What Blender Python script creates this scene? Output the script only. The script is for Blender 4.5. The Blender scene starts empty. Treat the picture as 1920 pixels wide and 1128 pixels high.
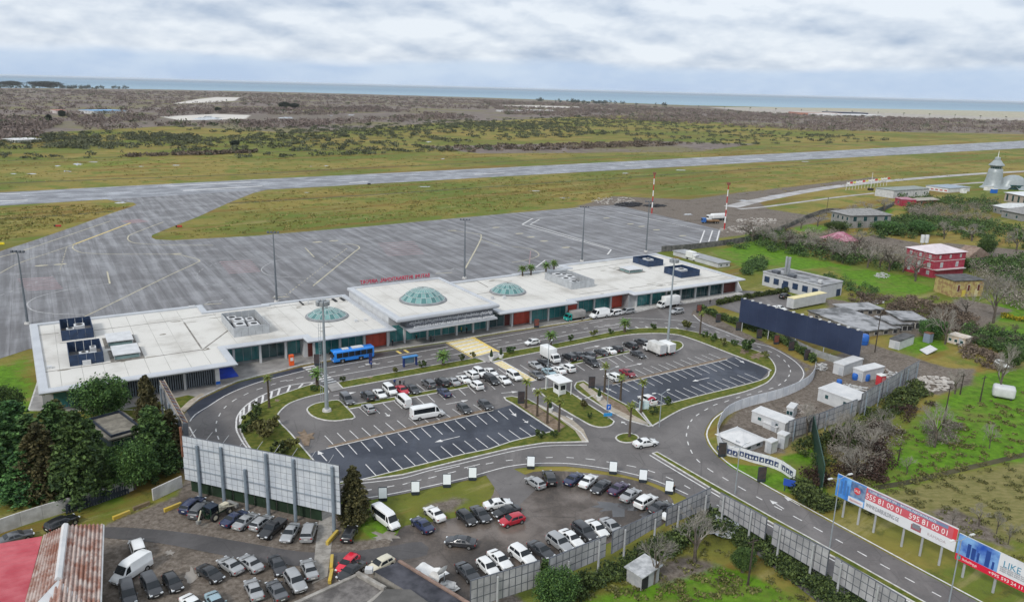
import bpy, bmesh, math, random
import numpy as np
from mathutils import Vector, Matrix
random.seed(7); rng = np.random.default_rng(7)
scene = bpy.context.scene
COL = scene.collection
# ------------------------------------------------------------------ camera
FPX, CAMH = 1470.0, 64.0
HL, HR = 139.5, 190.0                       # horizon rows at the two picture edges
ROLL = math.atan2(HR-HL, 1920)
PITCH = math.atan2((960*-math.sin(ROLL)*1.0 + (564-HL)*math.cos(ROLL)), FPX)
_X = Vector((1, 0, 0)); _D = Vector((0, -math.sin(PITCH), -math.cos(PITCH)))
_F = Vector((0, math.cos(PITCH), -math.sin(PITCH)))
CR = math.cos(ROLL)*_X - math.sin(ROLL)*_D
CD = math.sin(ROLL)*_X + math.cos(ROLL)*_D
cam = bpy.data.cameras.new('camera'); camo = bpy.data.objects.new('camera', cam); COL.objects.link(camo)
cam.sensor_fit = 'HORIZONTAL'; cam.sensor_width = 36.0; cam.lens = FPX/1920*36.0
cam.clip_start = 1.0; cam.clip_end = 250000.0
M = Matrix.Identity(4)
for i in range(3):
    M[i][0] = CR[i]; M[i][1] = -CD[i]; M[i][2] = -_F[i]
M[2][3] = CAMH
camo.matrix_world = M
scene.camera = camo
def ray(px, py):
    return (px-960)*CR + (py-564)*CD + FPX*_F
def P(px, py, z=0.0):
    """site survey: ground point (at height z) seen at a photo pixel"""
    d = ray(px, py); t = (z-CAMH)/d.z
    return Vector((d.x*t, d.y*t, z))
def Zat(p, py):
    """height above point p at which the photo row py is met"""
    lo, hi = -2.0, 60.0
    def row(z):
        q = Vector((p.x, p.y, z-CAMH)); return 564+FPX*q.dot(CD)/q.dot(_F)
    for _ in range(40):
        m = (lo+hi)/2
        if row(m) > py: lo = m
        else: hi = m
    return (lo+hi)/2
# ------------------------------------------------------------------ world, sun, exposure
SUN_EL, SUN_AZ = math.radians(40), math.radians(215)     # azimuth clockwise from +Y
world = bpy.data.worlds.new('World'); scene.world = world; world.use_nodes = True
nt = world.node_tree; nt.nodes.clear()
def wn(t, **k):
    n = nt.nodes.new(t)
    for a, b in k.items(): setattr(n, a, b)
    return n
def mathn(op, a, b=None, c=None, tree=None, clamp=False):
    tr = tree or nt
    n = tr.nodes.new('ShaderNodeMath'); n.operation = op; n.use_clamp = clamp
    for i, v in enumerate((a, b, c)):
        if v is None: continue
        if hasattr(v, 'is_output'): tr.links.new(v, n.inputs[i])
        else: n.inputs[i].default_value = v
    return n.outputs[0]
def mixc(tree, f, a, b):
    n = tree.nodes.new('ShaderNodeMix'); n.data_type = 'RGBA'
    for s, v in ((0, f), (6, a), (7, b)):
        if hasattr(v, 'is_output'): tree.links.new(v, n.inputs[s])
        elif s == 0: n.inputs[0].default_value = v
        else: n.inputs[s].default_value = (*v, 1) if len(v) == 3 else v
    return n.outputs[2]
def rampf(tree, f, lo, hi):
    n = tree.nodes.new('ShaderNodeMapRange'); n.interpolation_type = 'SMOOTHSTEP'
    tree.links.new(f, n.inputs[0]); n.inputs[1].default_value = lo; n.inputs[2].default_value = hi
    return n.outputs[0]
def noisen(tree, vec, scale, detail=4, rough=0.55, dist=0.0):
    n = tree.nodes.new('ShaderNodeTexNoise'); n.inputs['Scale'].default_value = scale
    n.inputs['Detail'].default_value = detail; n.inputs['Roughness'].default_value = rough
    n.inputs['Distortion'].default_value = dist
    if vec is not None: tree.links.new(vec, n.inputs['Vector'])
    return n.outputs[0]
def vscale(tree, vec, s, add=(0, 0, 0)):
    n = tree.nodes.new('ShaderNodeMapping'); tree.links.new(vec, n.inputs[0])
    n.inputs['Scale'].default_value = s; n.inputs['Location'].default_value = add
    return n.outputs[0]
sky = wn('ShaderNodeTexSky', sky_type='NISHITA', sun_disc=False, sun_elevation=SUN_EL, sun_rotation=SUN_AZ)
tc = wn('ShaderNodeTexCoord'); gen = tc.outputs['Generated']
sep = wn('ShaderNodeSeparateXYZ'); nt.links.new(gen, sep.inputs[0]); dz = sep.outputs[2]
CS = (10.0, 10.0, 27.0)
n1 = noisen(nt, vscale(nt, gen, CS), 1.0, 9, 0.52, 0.1)
n2 = noisen(nt, vscale(nt, gen, CS, (0.0, 0.0, 0.28)), 1.0, 9, 0.52, 0.1)
nl = noisen(nt, vscale(nt, gen, (4.0, 4.0, 14.0), (3, 1, 0)), 1.0, 4, 0.5)
m1 = noisen(nt, vscale(nt, gen, (4.5, 4.5, 15.0), (5, 2, 1)), 1.0, 8, 0.5); m2 = noisen(nt, vscale(nt, gen, (4.5, 4.5, 15.0), (5, 2, 1.3)), 1.0, 8, 0.5)
relief = mathn('ADD', mathn('MULTIPLY', mathn('SUBTRACT', n1, n2), 2.4), mathn('MULTIPLY', mathn('SUBTRACT', m1, m2), 2.6))
lum = mathn('ADD', mathn('ADD', relief, 0.50), mathn('MULTIPLY', mathn('SUBTRACT', nl, 0.5), 1.1))
lum = mathn('ADD', lum, mathn('MULTIPLY', mathn('MINIMUM', dz, 0.2), 3.0), clamp=True)
cloud = mixc(nt, lum, (0.29, 0.355, 0.46), (0.56, 0.60, 0.65))
edge = rampf(nt, mathn('ADD', dz, mathn('MULTIPLY', mathn('SUBTRACT', nl, 0.5), 0.035)), 0.022, 0.036)
strip = mixc(nt, rampf(nt, n1, 0.35, 0.7), (0.33, 0.42, 0.56), (0.41, 0.49, 0.60))
skyc = mixc(nt, edge, strip, cloud)
vs = wn('ShaderNodeVectorMath', operation='SCALE'); nt.links.new(skyc, vs.inputs[0]); vs.inputs['Scale'].default_value = 10.0
fin = mixc(nt, 0.95, sky.outputs[0], vs.outputs[0])
bg = wn('ShaderNodeBackground'); nt.links.new(fin, bg.inputs[0]); bg.inputs[1].default_value = 0.1
wo = wn('ShaderNodeOutputWorld'); nt.links.new(bg.outputs[0], wo.inputs[0])
sl = bpy.data.lights.new('sun', 'SUN'); so = bpy.data.objects.new('sun', sl); COL.objects.link(so)
sl.energy = 1.5; sl.angle = math.radians(11); sl.color = (1.0, 0.96, 0.9)
sd = Vector((math.sin(SUN_AZ)*math.cos(SUN_EL), math.cos(SUN_AZ)*math.cos(SUN_EL), math.sin(SUN_EL)))
so.rotation_euler = sd.to_track_quat('Z', 'Y').to_euler(); so.location = (0, 0, 200)
vw = scene.view_settings; vw.view_transform = 'Standard'; vw.look = 'None'; vw.exposure = 0.56; vw.gamma = 1.0
vw.use_curve_mapping = False
scene.cycles.max_bounces = 5; scene.cycles.diffuse_bounces = 2; scene.cycles.glossy_bounces = 2
scene.cycles.transparent_max_bounces = 6; scene.cycles.use_denoising = True
# ------------------------------------------------------------------ materials
MATS = {}
def mat(name, col, rough=0.7, metal=0.0, var=0.12, scale=0.6, col2=None, bump=0.0, bscale=8.0, spec=0.4, detail=5, world_co=False, lo=0.3, hi=0.7, stretch=None):
    if name in MATS: return MATS[name]
    m = bpy.data.materials.new(name); m.use_nodes = True; t = m.node_tree
    b = t.nodes['Principled BSDF']; MATS[name] = m
    b.inputs['Roughness'].default_value = rough; b.inputs['Metallic'].default_value = metal
    b.inputs['Specular IOR Level'].default_value = spec
    tcn = t.nodes.new('ShaderNodeTexCoord'); co = tcn.outputs['Object']
    if world_co:
        g = t.nodes.new('ShaderNodeNewGeometry'); co = g.outputs['Position']
    if stretch: co = vscale(t, co, stretch)
    f = rampf(t, noisen(t, co, scale, detail, 0.6), lo, hi)
    if col2 is None:
        col2 = tuple(min(1, c*(1+var)) for c in col); col = tuple(c*(1-var) for c in col)
    c = mixc(t, f, col, col2)
    t.links.new(c, b.inputs['Base Color'])
    if bump > 0:
        bn = t.nodes.new('ShaderNodeBump'); bn.inputs['Strength'].default_value = bump; bn.inputs['Distance'].default_value = 0.1
        t.links.new(noisen(t, co, bscale, 5, 0.6), bn.inputs['Height']); t.links.new(bn.outputs[0], b.inputs['Normal'])
    return m
def leafmat(name, dark, light, scale=0.5, objvar=True, ri=0.5):
    if name in MATS: return MATS[name]
    m = bpy.data.materials.new(name); m.use_nodes = True; t = m.node_tree; MATS[name] = m
    b = t.nodes['Principled BSDF']; b.inputs['Roughness'].default_value = 0.75; b.inputs['Specular IOR Level'].default_value = 0.25
    tcn = t.nodes.new('ShaderNodeTexCoord')
    oi = t.nodes.new('ShaderNodeObjectInfo')
    f = noisen(t, tcn.outputs['Object'], scale, 4, 0.6)
    g = t.nodes.new('ShaderNodeNewGeometry')
    f = mathn('ADD', f, mathn('MULTIPLY', mathn('SUBTRACT', g.outputs['Random Per Island'], 0.5, tree=t), ri, tree=t), tree=t)
    f = rampf(t, f, 0.25, 0.8)
    c = mixc(t, f, dark, light)
    if objvar:
        hs = t.nodes.new('ShaderNodeHueSaturation'); t.links.new(c, hs.inputs['Color'])
        t.links.new(mathn('ADD', mathn('MULTIPLY', oi.outputs['Random'], 0.5, tree=t), 0.75, tree=t), hs.inputs['Value'])
        t.links.new(mathn('ADD', mathn('MULTIPLY', oi.outputs['Random'], 0.05, tree=t), 0.475, tree=t), hs.inputs['Hue'])
        c = hs.outputs[0]
    t.links.new(c, b.inputs['Base Color'])
    return m
# ------------------------------------------------------------------ objects
def tag(o, label=None, cat=None, group=None, kind=None):
    if label: o['label'] = label
    if cat: o['category'] = cat
    if group: o['group'] = group
    if kind: o['kind'] = kind
    return o
def empty(name, loc=(0, 0, 0), rz=0.0, label=None, cat=None, group=None):
    o = bpy.data.objects.new(name, None); COL.objects.link(o)
    o.location = loc; o.rotation_euler = (0, 0, rz); o.empty_display_size = 0.5
    return tag(o, label, cat, group)
WORLDROOT = {}
def place(o, parent, world=False):
    COL.objects.link(o)
    if parent is not None:
        o.parent = parent
        if world:
            l = parent.location if parent.type == 'EMPTY' else Vector((0, 0, 0))
            if parent.type == 'EMPTY': o.matrix_parent_inverse = Matrix.Translation(-Vector(l))
    return o
class MB:
    def __init__(s): s.v = []; s.f = []
    def quad(s, *p):
        n = len(s.v); s.v += [tuple(q) for q in p]; s.f.append(tuple(range(n, n+len(p)))); return s
    def box(s, x0, x1, y0, y1, z0, z1):
        n = len(s.v)
        s.v += [(x, y, z) for z in (z0, z1) for x, y in ((x0, y0), (x1, y0), (x1, y1), (x0, y1))]
        for f in ((3, 2, 1, 0), (4, 5, 6, 7), (0, 1, 5, 4), (1, 2, 6, 5), (2, 3, 7, 6), (3, 0, 4, 7)): s.f.append(tuple(n+i for i in f))
        return s
    def prism(s, poly, z0, z1, bottom=False):
        n = len(s.v); k = len(poly)
        a = sum(poly[i][0]*poly[(i+1) % k][1]-poly[(i+1) % k][0]*poly[i][1] for i in range(k))
        if a < 0: poly = list(poly)[::-1]
        s.v += [(p[0], p[1], z0) for p in poly] + [(p[0], p[1], z1) for p in poly]
        for i in range(k): s.f.append((n+i, n+(i+1) % k, n+k+(i+1) % k, n+k+i))
        s.f.append(tuple(range(n+k, n+2*k)))
        if bottom: s.f.append(tuple(range(n+k-1, n-1, -1)))
        return s
    def obox(s, c, ax, ay, hx, hy, z0, z1):
        """oriented box: centre c, unit axes ax, ay (2d), half sizes"""
        ps = [(c[0]+ax[0]*hx*i+ay[0]*hy*j, c[1]+ax[1]*hx*i+ay[1]*hy*j) for i, j in ((-1, -1), (1, -1), (1, 1), (-1, 1))]
        return s.prism(ps, z0, z1, True)
    def tube(s, p0, p1, r0, r1=None, n=6, cap=True):
        p0 = Vector(p0); p1 = Vector(p1); r1 = r0 if r1 is None else r1
        d = (p1-p0)
        if d.length < 1e-6: return s
        d.normalize(); a = d.orthogonal().normalized(); b = d.cross(a); k = len(s.v)
        for p, r in ((p0, r0), (p1, r1)):
            for i in range(n):
                t = 2*math.pi*i/n; s.v.append(tuple(p+a*(r*math.cos(t))+b*(r*math.sin(t))))
        for i in range(n): s.f.append((k+i, k+(i+1) % n, k+n+(i+1) % n, k+n+i))
        if cap: s.f.append(tuple(range(k+n-1, k-1, -1))); s.f.append(tuple(range(k+n, k+2*n)))
        return s
    def lathe(s, prof, c=(0, 0, 0), n=24):
        k = len(s.v)
        for r, z in prof:
            for i in range(n):
                t = 2*math.pi*i/n; s.v.append((c[0]+r*math.cos(t), c[1]+r*math.sin(t), c[2]+z))
        for j in range(len(prof)-1):
            for i in range(n): s.f.append((k+j*n+i, k+j*n+(i+1) % n, k+(j+1)*n+(i+1) % n, k+(j+1)*n+i))
        return s
    def mesh(s, name, smooth=None):
        me = bpy.data.meshes.new(name); me.from_pydata(s.v, [], s.f); me.update()
        if smooth is not None:
            me.polygons.foreach_set('use_smooth', [True]*len(me.polygons))
            me.set_sharp_from_angle(angle=math.radians(smooth))
        return me
    def build(s, name, m, parent=None, world=False, smooth=None):
        me = s.mesh(name, smooth); me.materials.append(m)
        return place(bpy.data.objects.new(name, me), parent, world)
def inst(me, name, m, parent, loc=(0, 0, 0), rz=0.0, scale=None, world=False):
    o = bpy.data.objects.new(name, me); o.location = loc; o.rotation_euler = (0, 0, rz)
    if scale: o.scale = scale
    if m is not None and (not me.materials): me.materials.append(m)
    place(o, parent, world); return o
def copy_tree(o, parent=None):
    c = o.copy(); COL.objects.link(c); c.parent = parent
    for ch in o.children: copy_tree(ch, c)
    return c
def struct(o): o['kind'] = 'structure'; return o
def npmesh(name, V, F, m):
    V = np.asarray(V, np.float32); F = np.asarray(F, np.int32); me = bpy.data.meshes.new(name)
    me.vertices.add(len(V)); me.vertices.foreach_set('co', V.ravel())
    k = F.shape[1]; me.loops.add(F.size); me.loops.foreach_set('vertex_index', F.ravel())
    me.polygons.add(len(F)); me.polygons.foreach_set('loop_start', np.arange(0, F.size, k, dtype=np.int32))
    me.update(calc_edges=True)
    if m: me.materials.append(m)
    return me
def dist2d(a, b): return math.hypot(a[0]-b[0], a[1]-b[1])
def smoothline(pts, step=1.0, closed=False):
    """Catmull-Rom through 2d/3d points, resampled"""
    p = [Vector((q[0], q[1], 0)) for q in pts]; out = []
    n = len(p); rngs = range(n if closed else n-1)
    for i in rngs:
        if closed: a, b, c, d = p[(i-1) % n], p[i], p[(i+1) % n], p[(i+2) % n]
        else: a, b, c, d = p[max(i-1, 0)], p[i], p[i+1], p[min(i+2, n-1)]
        k = max(2, int((c-b).length/step))
        for j in range(k):
            t = j/k
            out.append(0.5*((2*b)+(c-a)*t+(2*a-5*b+4*c-d)*t*t+(3*b-a-3*c+d)*t**3))
    if not closed: out.append(p[-1])
    return out
def pxs(pts, z=0.0): return [P(x, y, z) for x, y in pts]
def inset(poly, d):
    """offset polygon inward by d (2d list, any winding)"""
    k = len(poly); a = sum(poly[i][0]*poly[(i+1) % k][1]-poly[(i+1) % k][0]*poly[i][1] for i in range(k))
    s = 1 if a > 0 else -1; out = []
    for i in range(k):
        p0, p1, p2 = Vector(poly[i-1][:2]), Vector(poly[i][:2]), Vector(poly[(i+1) % k][:2])
        e1 = (p1-p0).normalized(); e2 = (p2-p1).normalized()
        n1_ = Vector((-e1.y, e1.x))*s; n2_ = Vector((-e2.y, e2.x))*s
        b = n1_+n2_
        out.append(p1+b*(d/max(0.4, 1+n1_.dot(n2_))))
    return out
def ring_sweep(mb, poly, prof):
    """loops of the polygon inset by prof[i][0] at height prof[i][1]"""
    k0 = len(mb.v); k = len(poly)
    a = sum(poly[i][0]*poly[(i+1) % k][1]-poly[(i+1) % k][0]*poly[i][1] for i in range(k))
    if a < 0: poly = list(poly)[::-1]
    for d, z in prof:
        for q in inset(poly, d): mb.v.append((q[0], q[1], z))
    for j in range(len(prof)-1):
        for i in range(k): mb.f.append((k0+j*k+i, k0+j*k+(i+1) % k, k0+(j+1)*k+(i+1) % k, k0+(j+1)*k+i))
    return mb
def strip(mb, line, w, z):
    """flat ribbon of width w along a polyline"""
    k0 = len(mb.v); n = len(line)
    for i, p in enumerate(line):
        a = line[max(i-1, 0)]; b = line[min(i+1, n-1)]
        d = Vector((b[0]-a[0], b[1]-a[1])); d = d.normalized() if d.length > 1e-6 else Vector((1, 0))
        mb.v.append((p[0]-d.y*w/2, p[1]+d.x*w/2, z)); mb.v.append((p[0]+d.y*w/2, p[1]-d.x*w/2, z))
    for i in range(n-1): mb.f.append((k0+2*i, k0+2*i+1, k0+2*i+3, k0+2*i+2))
    return mb
# ================================================================== SETTING
# ---- terrain: polar sheet out to the coast, with zone weights
COAST = [(-900, 140), (-300, 157), (0, 165), (250, 167), (500, 172), (640, 175.5), (900, 183), (1140, 192), (1300, 198), (1500, 202), (1920, 209.5), (2300, 220), (2900, 236)]
cpts = [P(x, y) for x, y in COAST]
caz = np.array([math.atan2(p.x, p.y) for p in cpts]); crr = np.array([math.hypot(p.x, p.y) for p in cpts])
azs = np.concatenate([np.linspace(-math.pi, -0.68, 24)[:-1], np.linspace(-0.68, 0.68, 620), np.linspace(0.68, math.pi, 24)[1:]])
NR = 560
tt = np.linspace(0, 1, NR)
AZ, TT = np.meshgrid(azs, tt, indexing='ij')
rmax = np.interp(azs, caz, crr, left=6500, right=6500)
rmax = rmax*(1+0.004*np.sin(azs*90)+0.003*np.sin(azs*233))
R = 60*np.exp(TT*np.log(rmax[:, None]/60)); R[:, 0] = 1.0; R[:, 1] = 45
GX = R*np.sin(AZ); GY = R*np.cos(AZ)
def sdf_poly(poly, X, Y):
    """signed distance, positive inside"""
    p = np.array([(q.x, q.y) for q in poly]); ins = np.zeros(X.shape, bool); dm = np.full(X.shape, 1e9)
    n = len(p)
    for i in range(n):
        x0, y0 = p[i]; x1, y1 = p[(i+1) % n]
        dx, dy = x1-x0, y1-y0; t = np.clip(((X-x0)*dx+(Y-y0)*dy)/(dx*dx+dy*dy+1e-9), 0, 1)
        dm = np.minimum(dm, (X-x0-t*dx)**2+(Y-y0-t*dy)**2)
        c = ((y0 > Y) != (y1 > Y)); 
        with np.errstate(divide='ignore', invalid='ignore'):
            ins ^= c & (X < (x1-x0)*(Y-y0)/(y1-y0+1e-12)+x0)
    return np.where(ins, 1, -1)*np.sqrt(dm)
ZONES = {
 'lush': [([(1335, 472), (1430, 446), (1500, 470), (1560, 492), (1640, 508), (1745, 522), (1752, 545), (1690, 560), (1650, 548), (1590, 528), (1560, 500), (1430, 512), (1400, 505)], 5),
          ([(1560, 930), (1640, 900), (1660, 860), (1700, 800), (1760, 750), (1830, 700), (1920, 690), (2050, 700), (2050, 850), (1800, 880), (1680, 915), (1610, 930)], 5),
          ([(1830, 590), (1930, 590), (1930, 665), (1860, 650), (1820, 630)], 4), ([(1870, 540), (1930, 540), (1930, 600), (1850, 590)], 4),
          ([(1060, 1140), (1180, 1100), (1260, 1078), (1340, 1052), (1420, 1080), (1520, 1140)], 3),
          ([(100, 850), (260, 800), (230, 940), (160, 950)], 5), ([(-200, 700), (10, 682), (56, 664), (72, 770), (-100, 800)], 9),
          ([(20, 312), (150, 300), (300, 296), (420, 302), (300, 312), (150, 322), (20, 326)], 30),
          ([(740, 295), (830, 291), (820, 294), (740, 298)], 20), ([(1110, 362), (1200, 354), (1330, 342), (1320, 352), (1180, 368), (1100, 372)], 18),
          ([(1345, 865), (1480, 880), (1500, 930), (1450, 915), (1380, 882)], 1.5), ([(1465, 855), (1540, 835), (1550, 935), (1480, 900)], 2),
          ([(640, 960), (700, 950), (760, 1000), (700, 1012)], 1.5), ([(1620, 400), (1680, 390), (1660, 410), (1600, 415)], 4),
          ([(1660, 640), (1760, 625), (1780, 655), (1700, 665)], 3), ([(1490, 418), (1560, 425), (1540, 440), (1490, 432)], 5)],
 'dirt': [([(140, 241), (280, 227), (330, 217), (420, 213.5), (560, 217), (720, 215), (800, 217), (600, 226), (330, 231)], 12),
          ([(1340, 810), (1390, 762), (1480, 715), (1530, 680), (1560, 672), (1620, 640), (1680, 660), (1780, 690), (1830, 690), (1820, 720), (1760, 740), (1700, 735), (1640, 745), (1540, 790), (1480, 830), (1470, 850), (1400, 855)], 2.5),
          ([(-50, 1060), (190, 985), (330, 930), (345, 905), (345, 890), (330, 850), (350, 880), (640, 965), (650, 1015), (800, 1000), (900, 1060), (900, 1140), (-50, 1140)], 2),
          ([(800, 945), (850, 930), (880, 935), (860, 955), (800, 965)], 3),
          ([(1075, 388), (1150, 368), (1290, 374), (1380, 362), (1640, 332), (1640, 342), (1420, 376), (1440, 392), (1560, 410), (1470, 430), (1350, 446), (1330, 428), (1190, 396)], 6),
          ([(1560, 455), (1640, 440), (1720, 455), (1760, 470), (1700, 478), (1620, 470)], 5),
          ([(1770, 455), (1930, 470), (1930, 500), (1780, 478)], 5), ([(1740, 590), (1800, 560), (1900, 580), (1830, 620), (1740, 625)], 4),
          ([(1545, 560), (1640, 572), (1740, 620), (1700, 640), (1640, 615), (1560, 590)], 4),
          ([(1780, 950), (1850, 985), (1900, 1030), (1800, 1000), (1740, 960)], 3), ([(1300, 575), (1530, 690), (1500, 690), (1290, 592)], 2.0),
          ([(1190, 1062), (1290, 1040), (1360, 1060), (1240, 1098)], 2.5), ([(560, 1128), (700, 1040), (900, 1060), (1000, 1140)], 2)],
 'dry': [([(1620, 940), (1700, 915), (1800, 888), (1950, 850), (2100, 850), (2100, 1050), (1900, 1010), (1760, 965)], 5),
         ([(1560, 560), (1660, 580), (1800, 620), (1720, 640), (1560, 590)], 5), ([(1300, 650), (1400, 655), (1440, 690), (1380, 670)], 2),
         ([(1760, 780), (1860, 790), (1840, 840), (1760, 830)], 4)],
 'brown': [([(-400, 150), (600, 172), (1200, 195), (2300, 235), (2300, 265), (1920, 252), (1700, 248), (1500, 240), (1150, 216), (800, 232), (560, 250), (320, 236), (60, 250), (-400, 300)], 40),
           ([(790, 275), (1230, 265), (1420, 270), (1300, 285), (900, 288)], 14)],
 'sand': [([(1320, 201), (1500, 200), (1920, 207), (2400, 215), (2400, 245), (1920, 227), (1600, 218), (1440, 213), (1380, 207)], 20),
          ([(372, 186), (405, 182.5), (450, 183), (440, 189), (385, 193), (320, 195)], 12), ([(300, 219), (400, 214), (470, 216), (460, 223), (340, 226)], 12),
          ([(930, 197.5), (1000, 198), (1100, 201), (1060, 203), (950, 200.5)], 15)],
}
def zone_weight(zs, X, Y):
    w = np.zeros(X.shape)
    for px, fe in zs:
        poly = pxs(px); bx = [q.x for q in poly]; by = [q.y for q in poly]; m = 4*fe
        sel = (X > min(bx)-m) & (X < max(bx)+m) & (Y > min(by)-m) & (Y < max(by)+m)
        if sel.any():
            d = sdf_poly(poly, X[sel], Y[sel]); w[sel] = np.maximum(w[sel], np.clip(0.5+d/(2*fe), 0, 1)*(0.5 if 17 < fe < 32 else 1.0))
    return w
na = len(azs)
idx = np.arange(na*NR).reshape(na, NR)
Fq = np.stack([idx[:-1, :-1], idx[:-1, 1:], idx[1:, 1:], idx[1:, :-1]], -1).reshape(-1, 4)
gm = bpy.data.materials.new('ground'); gm.use_nodes = True; t = gm.node_tree; b = t.nodes['Principled BSDF']
b.inputs['Roughness'].default_value = 0.9; b.inputs['Specular IOR Level'].default_value = 0.15
g = t.nodes.new('ShaderNodeNewGeometry'); pos = g.outputs['Position']
def attr(n):
    a = t.nodes.new('ShaderNodeAttribute'); a.attribute_name = n; return a.outputs['Fac']
nA = noisen(t, pos, 0.006, 6, 0.62); nB = noisen(t, pos, 0.05, 6, 0.65); nC = noisen(t, pos, 0.5, 5, 0.7)
mpg = t.nodes.new('ShaderNodeMapping'); t.links.new(pos, mpg.inputs[0]); mpg.inputs['Rotation'].default_value = (0, 0, -math.radians(38))
nS = noisen(t, vscale(t, mpg.outputs[0], (0.006, 0.05, 0.05)), 1.0, 7, 0.68)
nT = noisen(t, vscale(t, mpg.outputs[0], (0.02, 0.16, 0.1), (7, 3, 0)), 1.0, 6, 0.7)
nX = noisen(t, pos, 0.18, 7, 0.75)
c = mixc(t, rampf(t, nA, 0.43, 0.57), (0.125, 0.150, 0.024), (0.260, 0.205, 0.052))
c = mixc(t, mathn('MULTIPLY', rampf(t, nB, 0.50, 0.60), 0.7, tree=t), c, (0.100, 0.160, 0.020))
c = mixc(t, mathn('MULTIPLY', rampf(t, nS, 0.50, 0.60), 0.8, tree=t), c, (0.190, 0.115, 0.028))
c = mixc(t, mathn('MULTIPLY', rampf(t, nT, 0.54, 0.64), 0.65, tree=t), c, (0.30, 0.26, 0.11))
c = mixc(t, mathn('MULTIPLY', rampf(t, nX, 0.55, 0.68), 0.6, tree=t), c, (0.045, 0.060, 0.016))
c = mixc(t, mathn('MULTIPLY', rampf(t, nC, 0.35, 0.75), 0.35, tree=t), c, (0.075, 0.082, 0.022))
def zmix(c, name, col, k=0.7):
    w = mathn('ADD', attr(name), mathn('MULTIPLY', mathn('SUBTRACT', mathn('ADD', mathn('MULTIPLY', nB, 0.6, tree=t), mathn('MULTIPLY', nC, 0.4, tree=t), tree=t), 0.5, tree=t), k*2, tree=t), tree=t)
    return mixc(t, rampf(t, w, 0.35, 0.65), c, col)
lush = mixc(t, rampf(t, nC, 0.3, 0.7), (0.060, 0.135, 0.009), (0.125, 0.255, 0.016))
lush = mixc(t, mathn('MULTIPLY', rampf(t, nB, 0.48, 0.64), 0.75, tree=t), lush, (0.165, 0.165, 0.045))
lush = mixc(t, mathn('MULTIPLY', rampf(t, nX, 0.5, 0.75), 0.6, tree=t), lush, (0.055, 0.075, 0.018))
dry = mixc(t, rampf(t, noisen(t, vscale(t, pos, (0.6, 1.4, 1)), 1.0, 6, 0.7), 0.3, 0.7), (0.135, 0.135, 0.042), (0.235, 0.205, 0.085))
nD = noisen(t, pos, 1.3, 8, 0.75); nE = noisen(t, pos, 0.13, 6, 0.7)
dirt = mixc(t, rampf(t, nD, 0.3, 0.72), (0.088, 0.070, 0.056), (0.24, 0.208, 0.178))
dirt = mixc(t, rampf(t, nE, 0.52, 0.66), dirt, (0.092, 0.076, 0.062))
dirt = mixc(t, mathn('MULTIPLY', rampf(t, noisen(t, pos, 0.45, 7, 0.7), 0.62, 0.70), 0.55, tree=t), dirt, (0.36, 0.33, 0.295))
brown = mixc(t, rampf(t, nB, 0.3, 0.7), (0.13, 0.105, 0.098), (0.21, 0.175, 0.155))
brown = mixc(t, rampf(t, nA, 0.47, 0.6), brown, (0.165, 0.15, 0.075))
c = zmix(c, 'brown', brown, 0.5); c = zmix(c, 'dry', dry, 0.6); c = zmix(c, 'lush', lush, 0.55); c = zmix(c, 'dirt', dirt, 0.45)
c = zmix(c, 'sand', (0.56, 0.53, 0.49), 0.3)
t.links.new(c, b.inputs['Base Color'])
bn = t.nodes.new('ShaderNodeBump'); bn.inputs['Strength'].default_value = 0.6; bn.inputs['Distance'].default_value = 0.25
t.links.new(nD, bn.inputs['Height']); t.links.new(bn.outputs[0], b.inputs['Normal'])
GZ = np.zeros_like(GX)
gme = npmesh('ground', np.stack([GX, GY, GZ], -1).reshape(-1, 3), Fq[:, ::-1], gm)
for zn, zs in ZONES.items():
    a = gme.attributes.new(zn, 'FLOAT', 'POINT'); a.data.foreach_set('value', zone_weight(zs, GX, GY).astype(np.float32).ravel())
ground = struct(place(bpy.data.objects.new('ground', gme), None)); tag(ground, 'olive and brown grassland around the airport', 'ground')
# ---- sea
sm = bpy.data.materials.new('sea'); sm.use_nodes = True; t = sm.node_tree; b = t.nodes['Principled BSDF']
b.inputs['Roughness'].default_value = 0.45; b.inputs['Specular IOR Level'].default_value = 0.05
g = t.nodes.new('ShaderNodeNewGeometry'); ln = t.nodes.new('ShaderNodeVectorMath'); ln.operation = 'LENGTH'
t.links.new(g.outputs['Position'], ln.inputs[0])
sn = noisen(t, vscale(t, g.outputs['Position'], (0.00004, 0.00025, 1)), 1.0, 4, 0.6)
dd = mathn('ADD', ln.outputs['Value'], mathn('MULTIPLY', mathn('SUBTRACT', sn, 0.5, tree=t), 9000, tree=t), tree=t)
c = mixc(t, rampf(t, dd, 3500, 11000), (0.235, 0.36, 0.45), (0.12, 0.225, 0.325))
c = mixc(t, rampf(t, dd, 14000, 26000), c, (0.045, 0.10, 0.165))  # dark band near the horizon: cloud shadow painted into the water colour
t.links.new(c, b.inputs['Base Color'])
mb = MB(); prof = [150, 3000, 6000, 12000, 24000, 60000, 140000]; k = 0
for r in prof:
    for i in range(180):
        a = 2*math.pi*i/180; mb.v.append((r*math.sin(a), r*math.cos(a), -1.5))
for j in range(len(prof)-1):
    for i in range(180): mb.f.append((j*180+i, (j+1)*180+i, (j+1)*180+(i+1) % 180, j*180+(i+1) % 180))
sea = struct(mb.build('sea', sm)); tag(sea, 'pale blue sea stretching to the horizon', 'sea')
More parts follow.
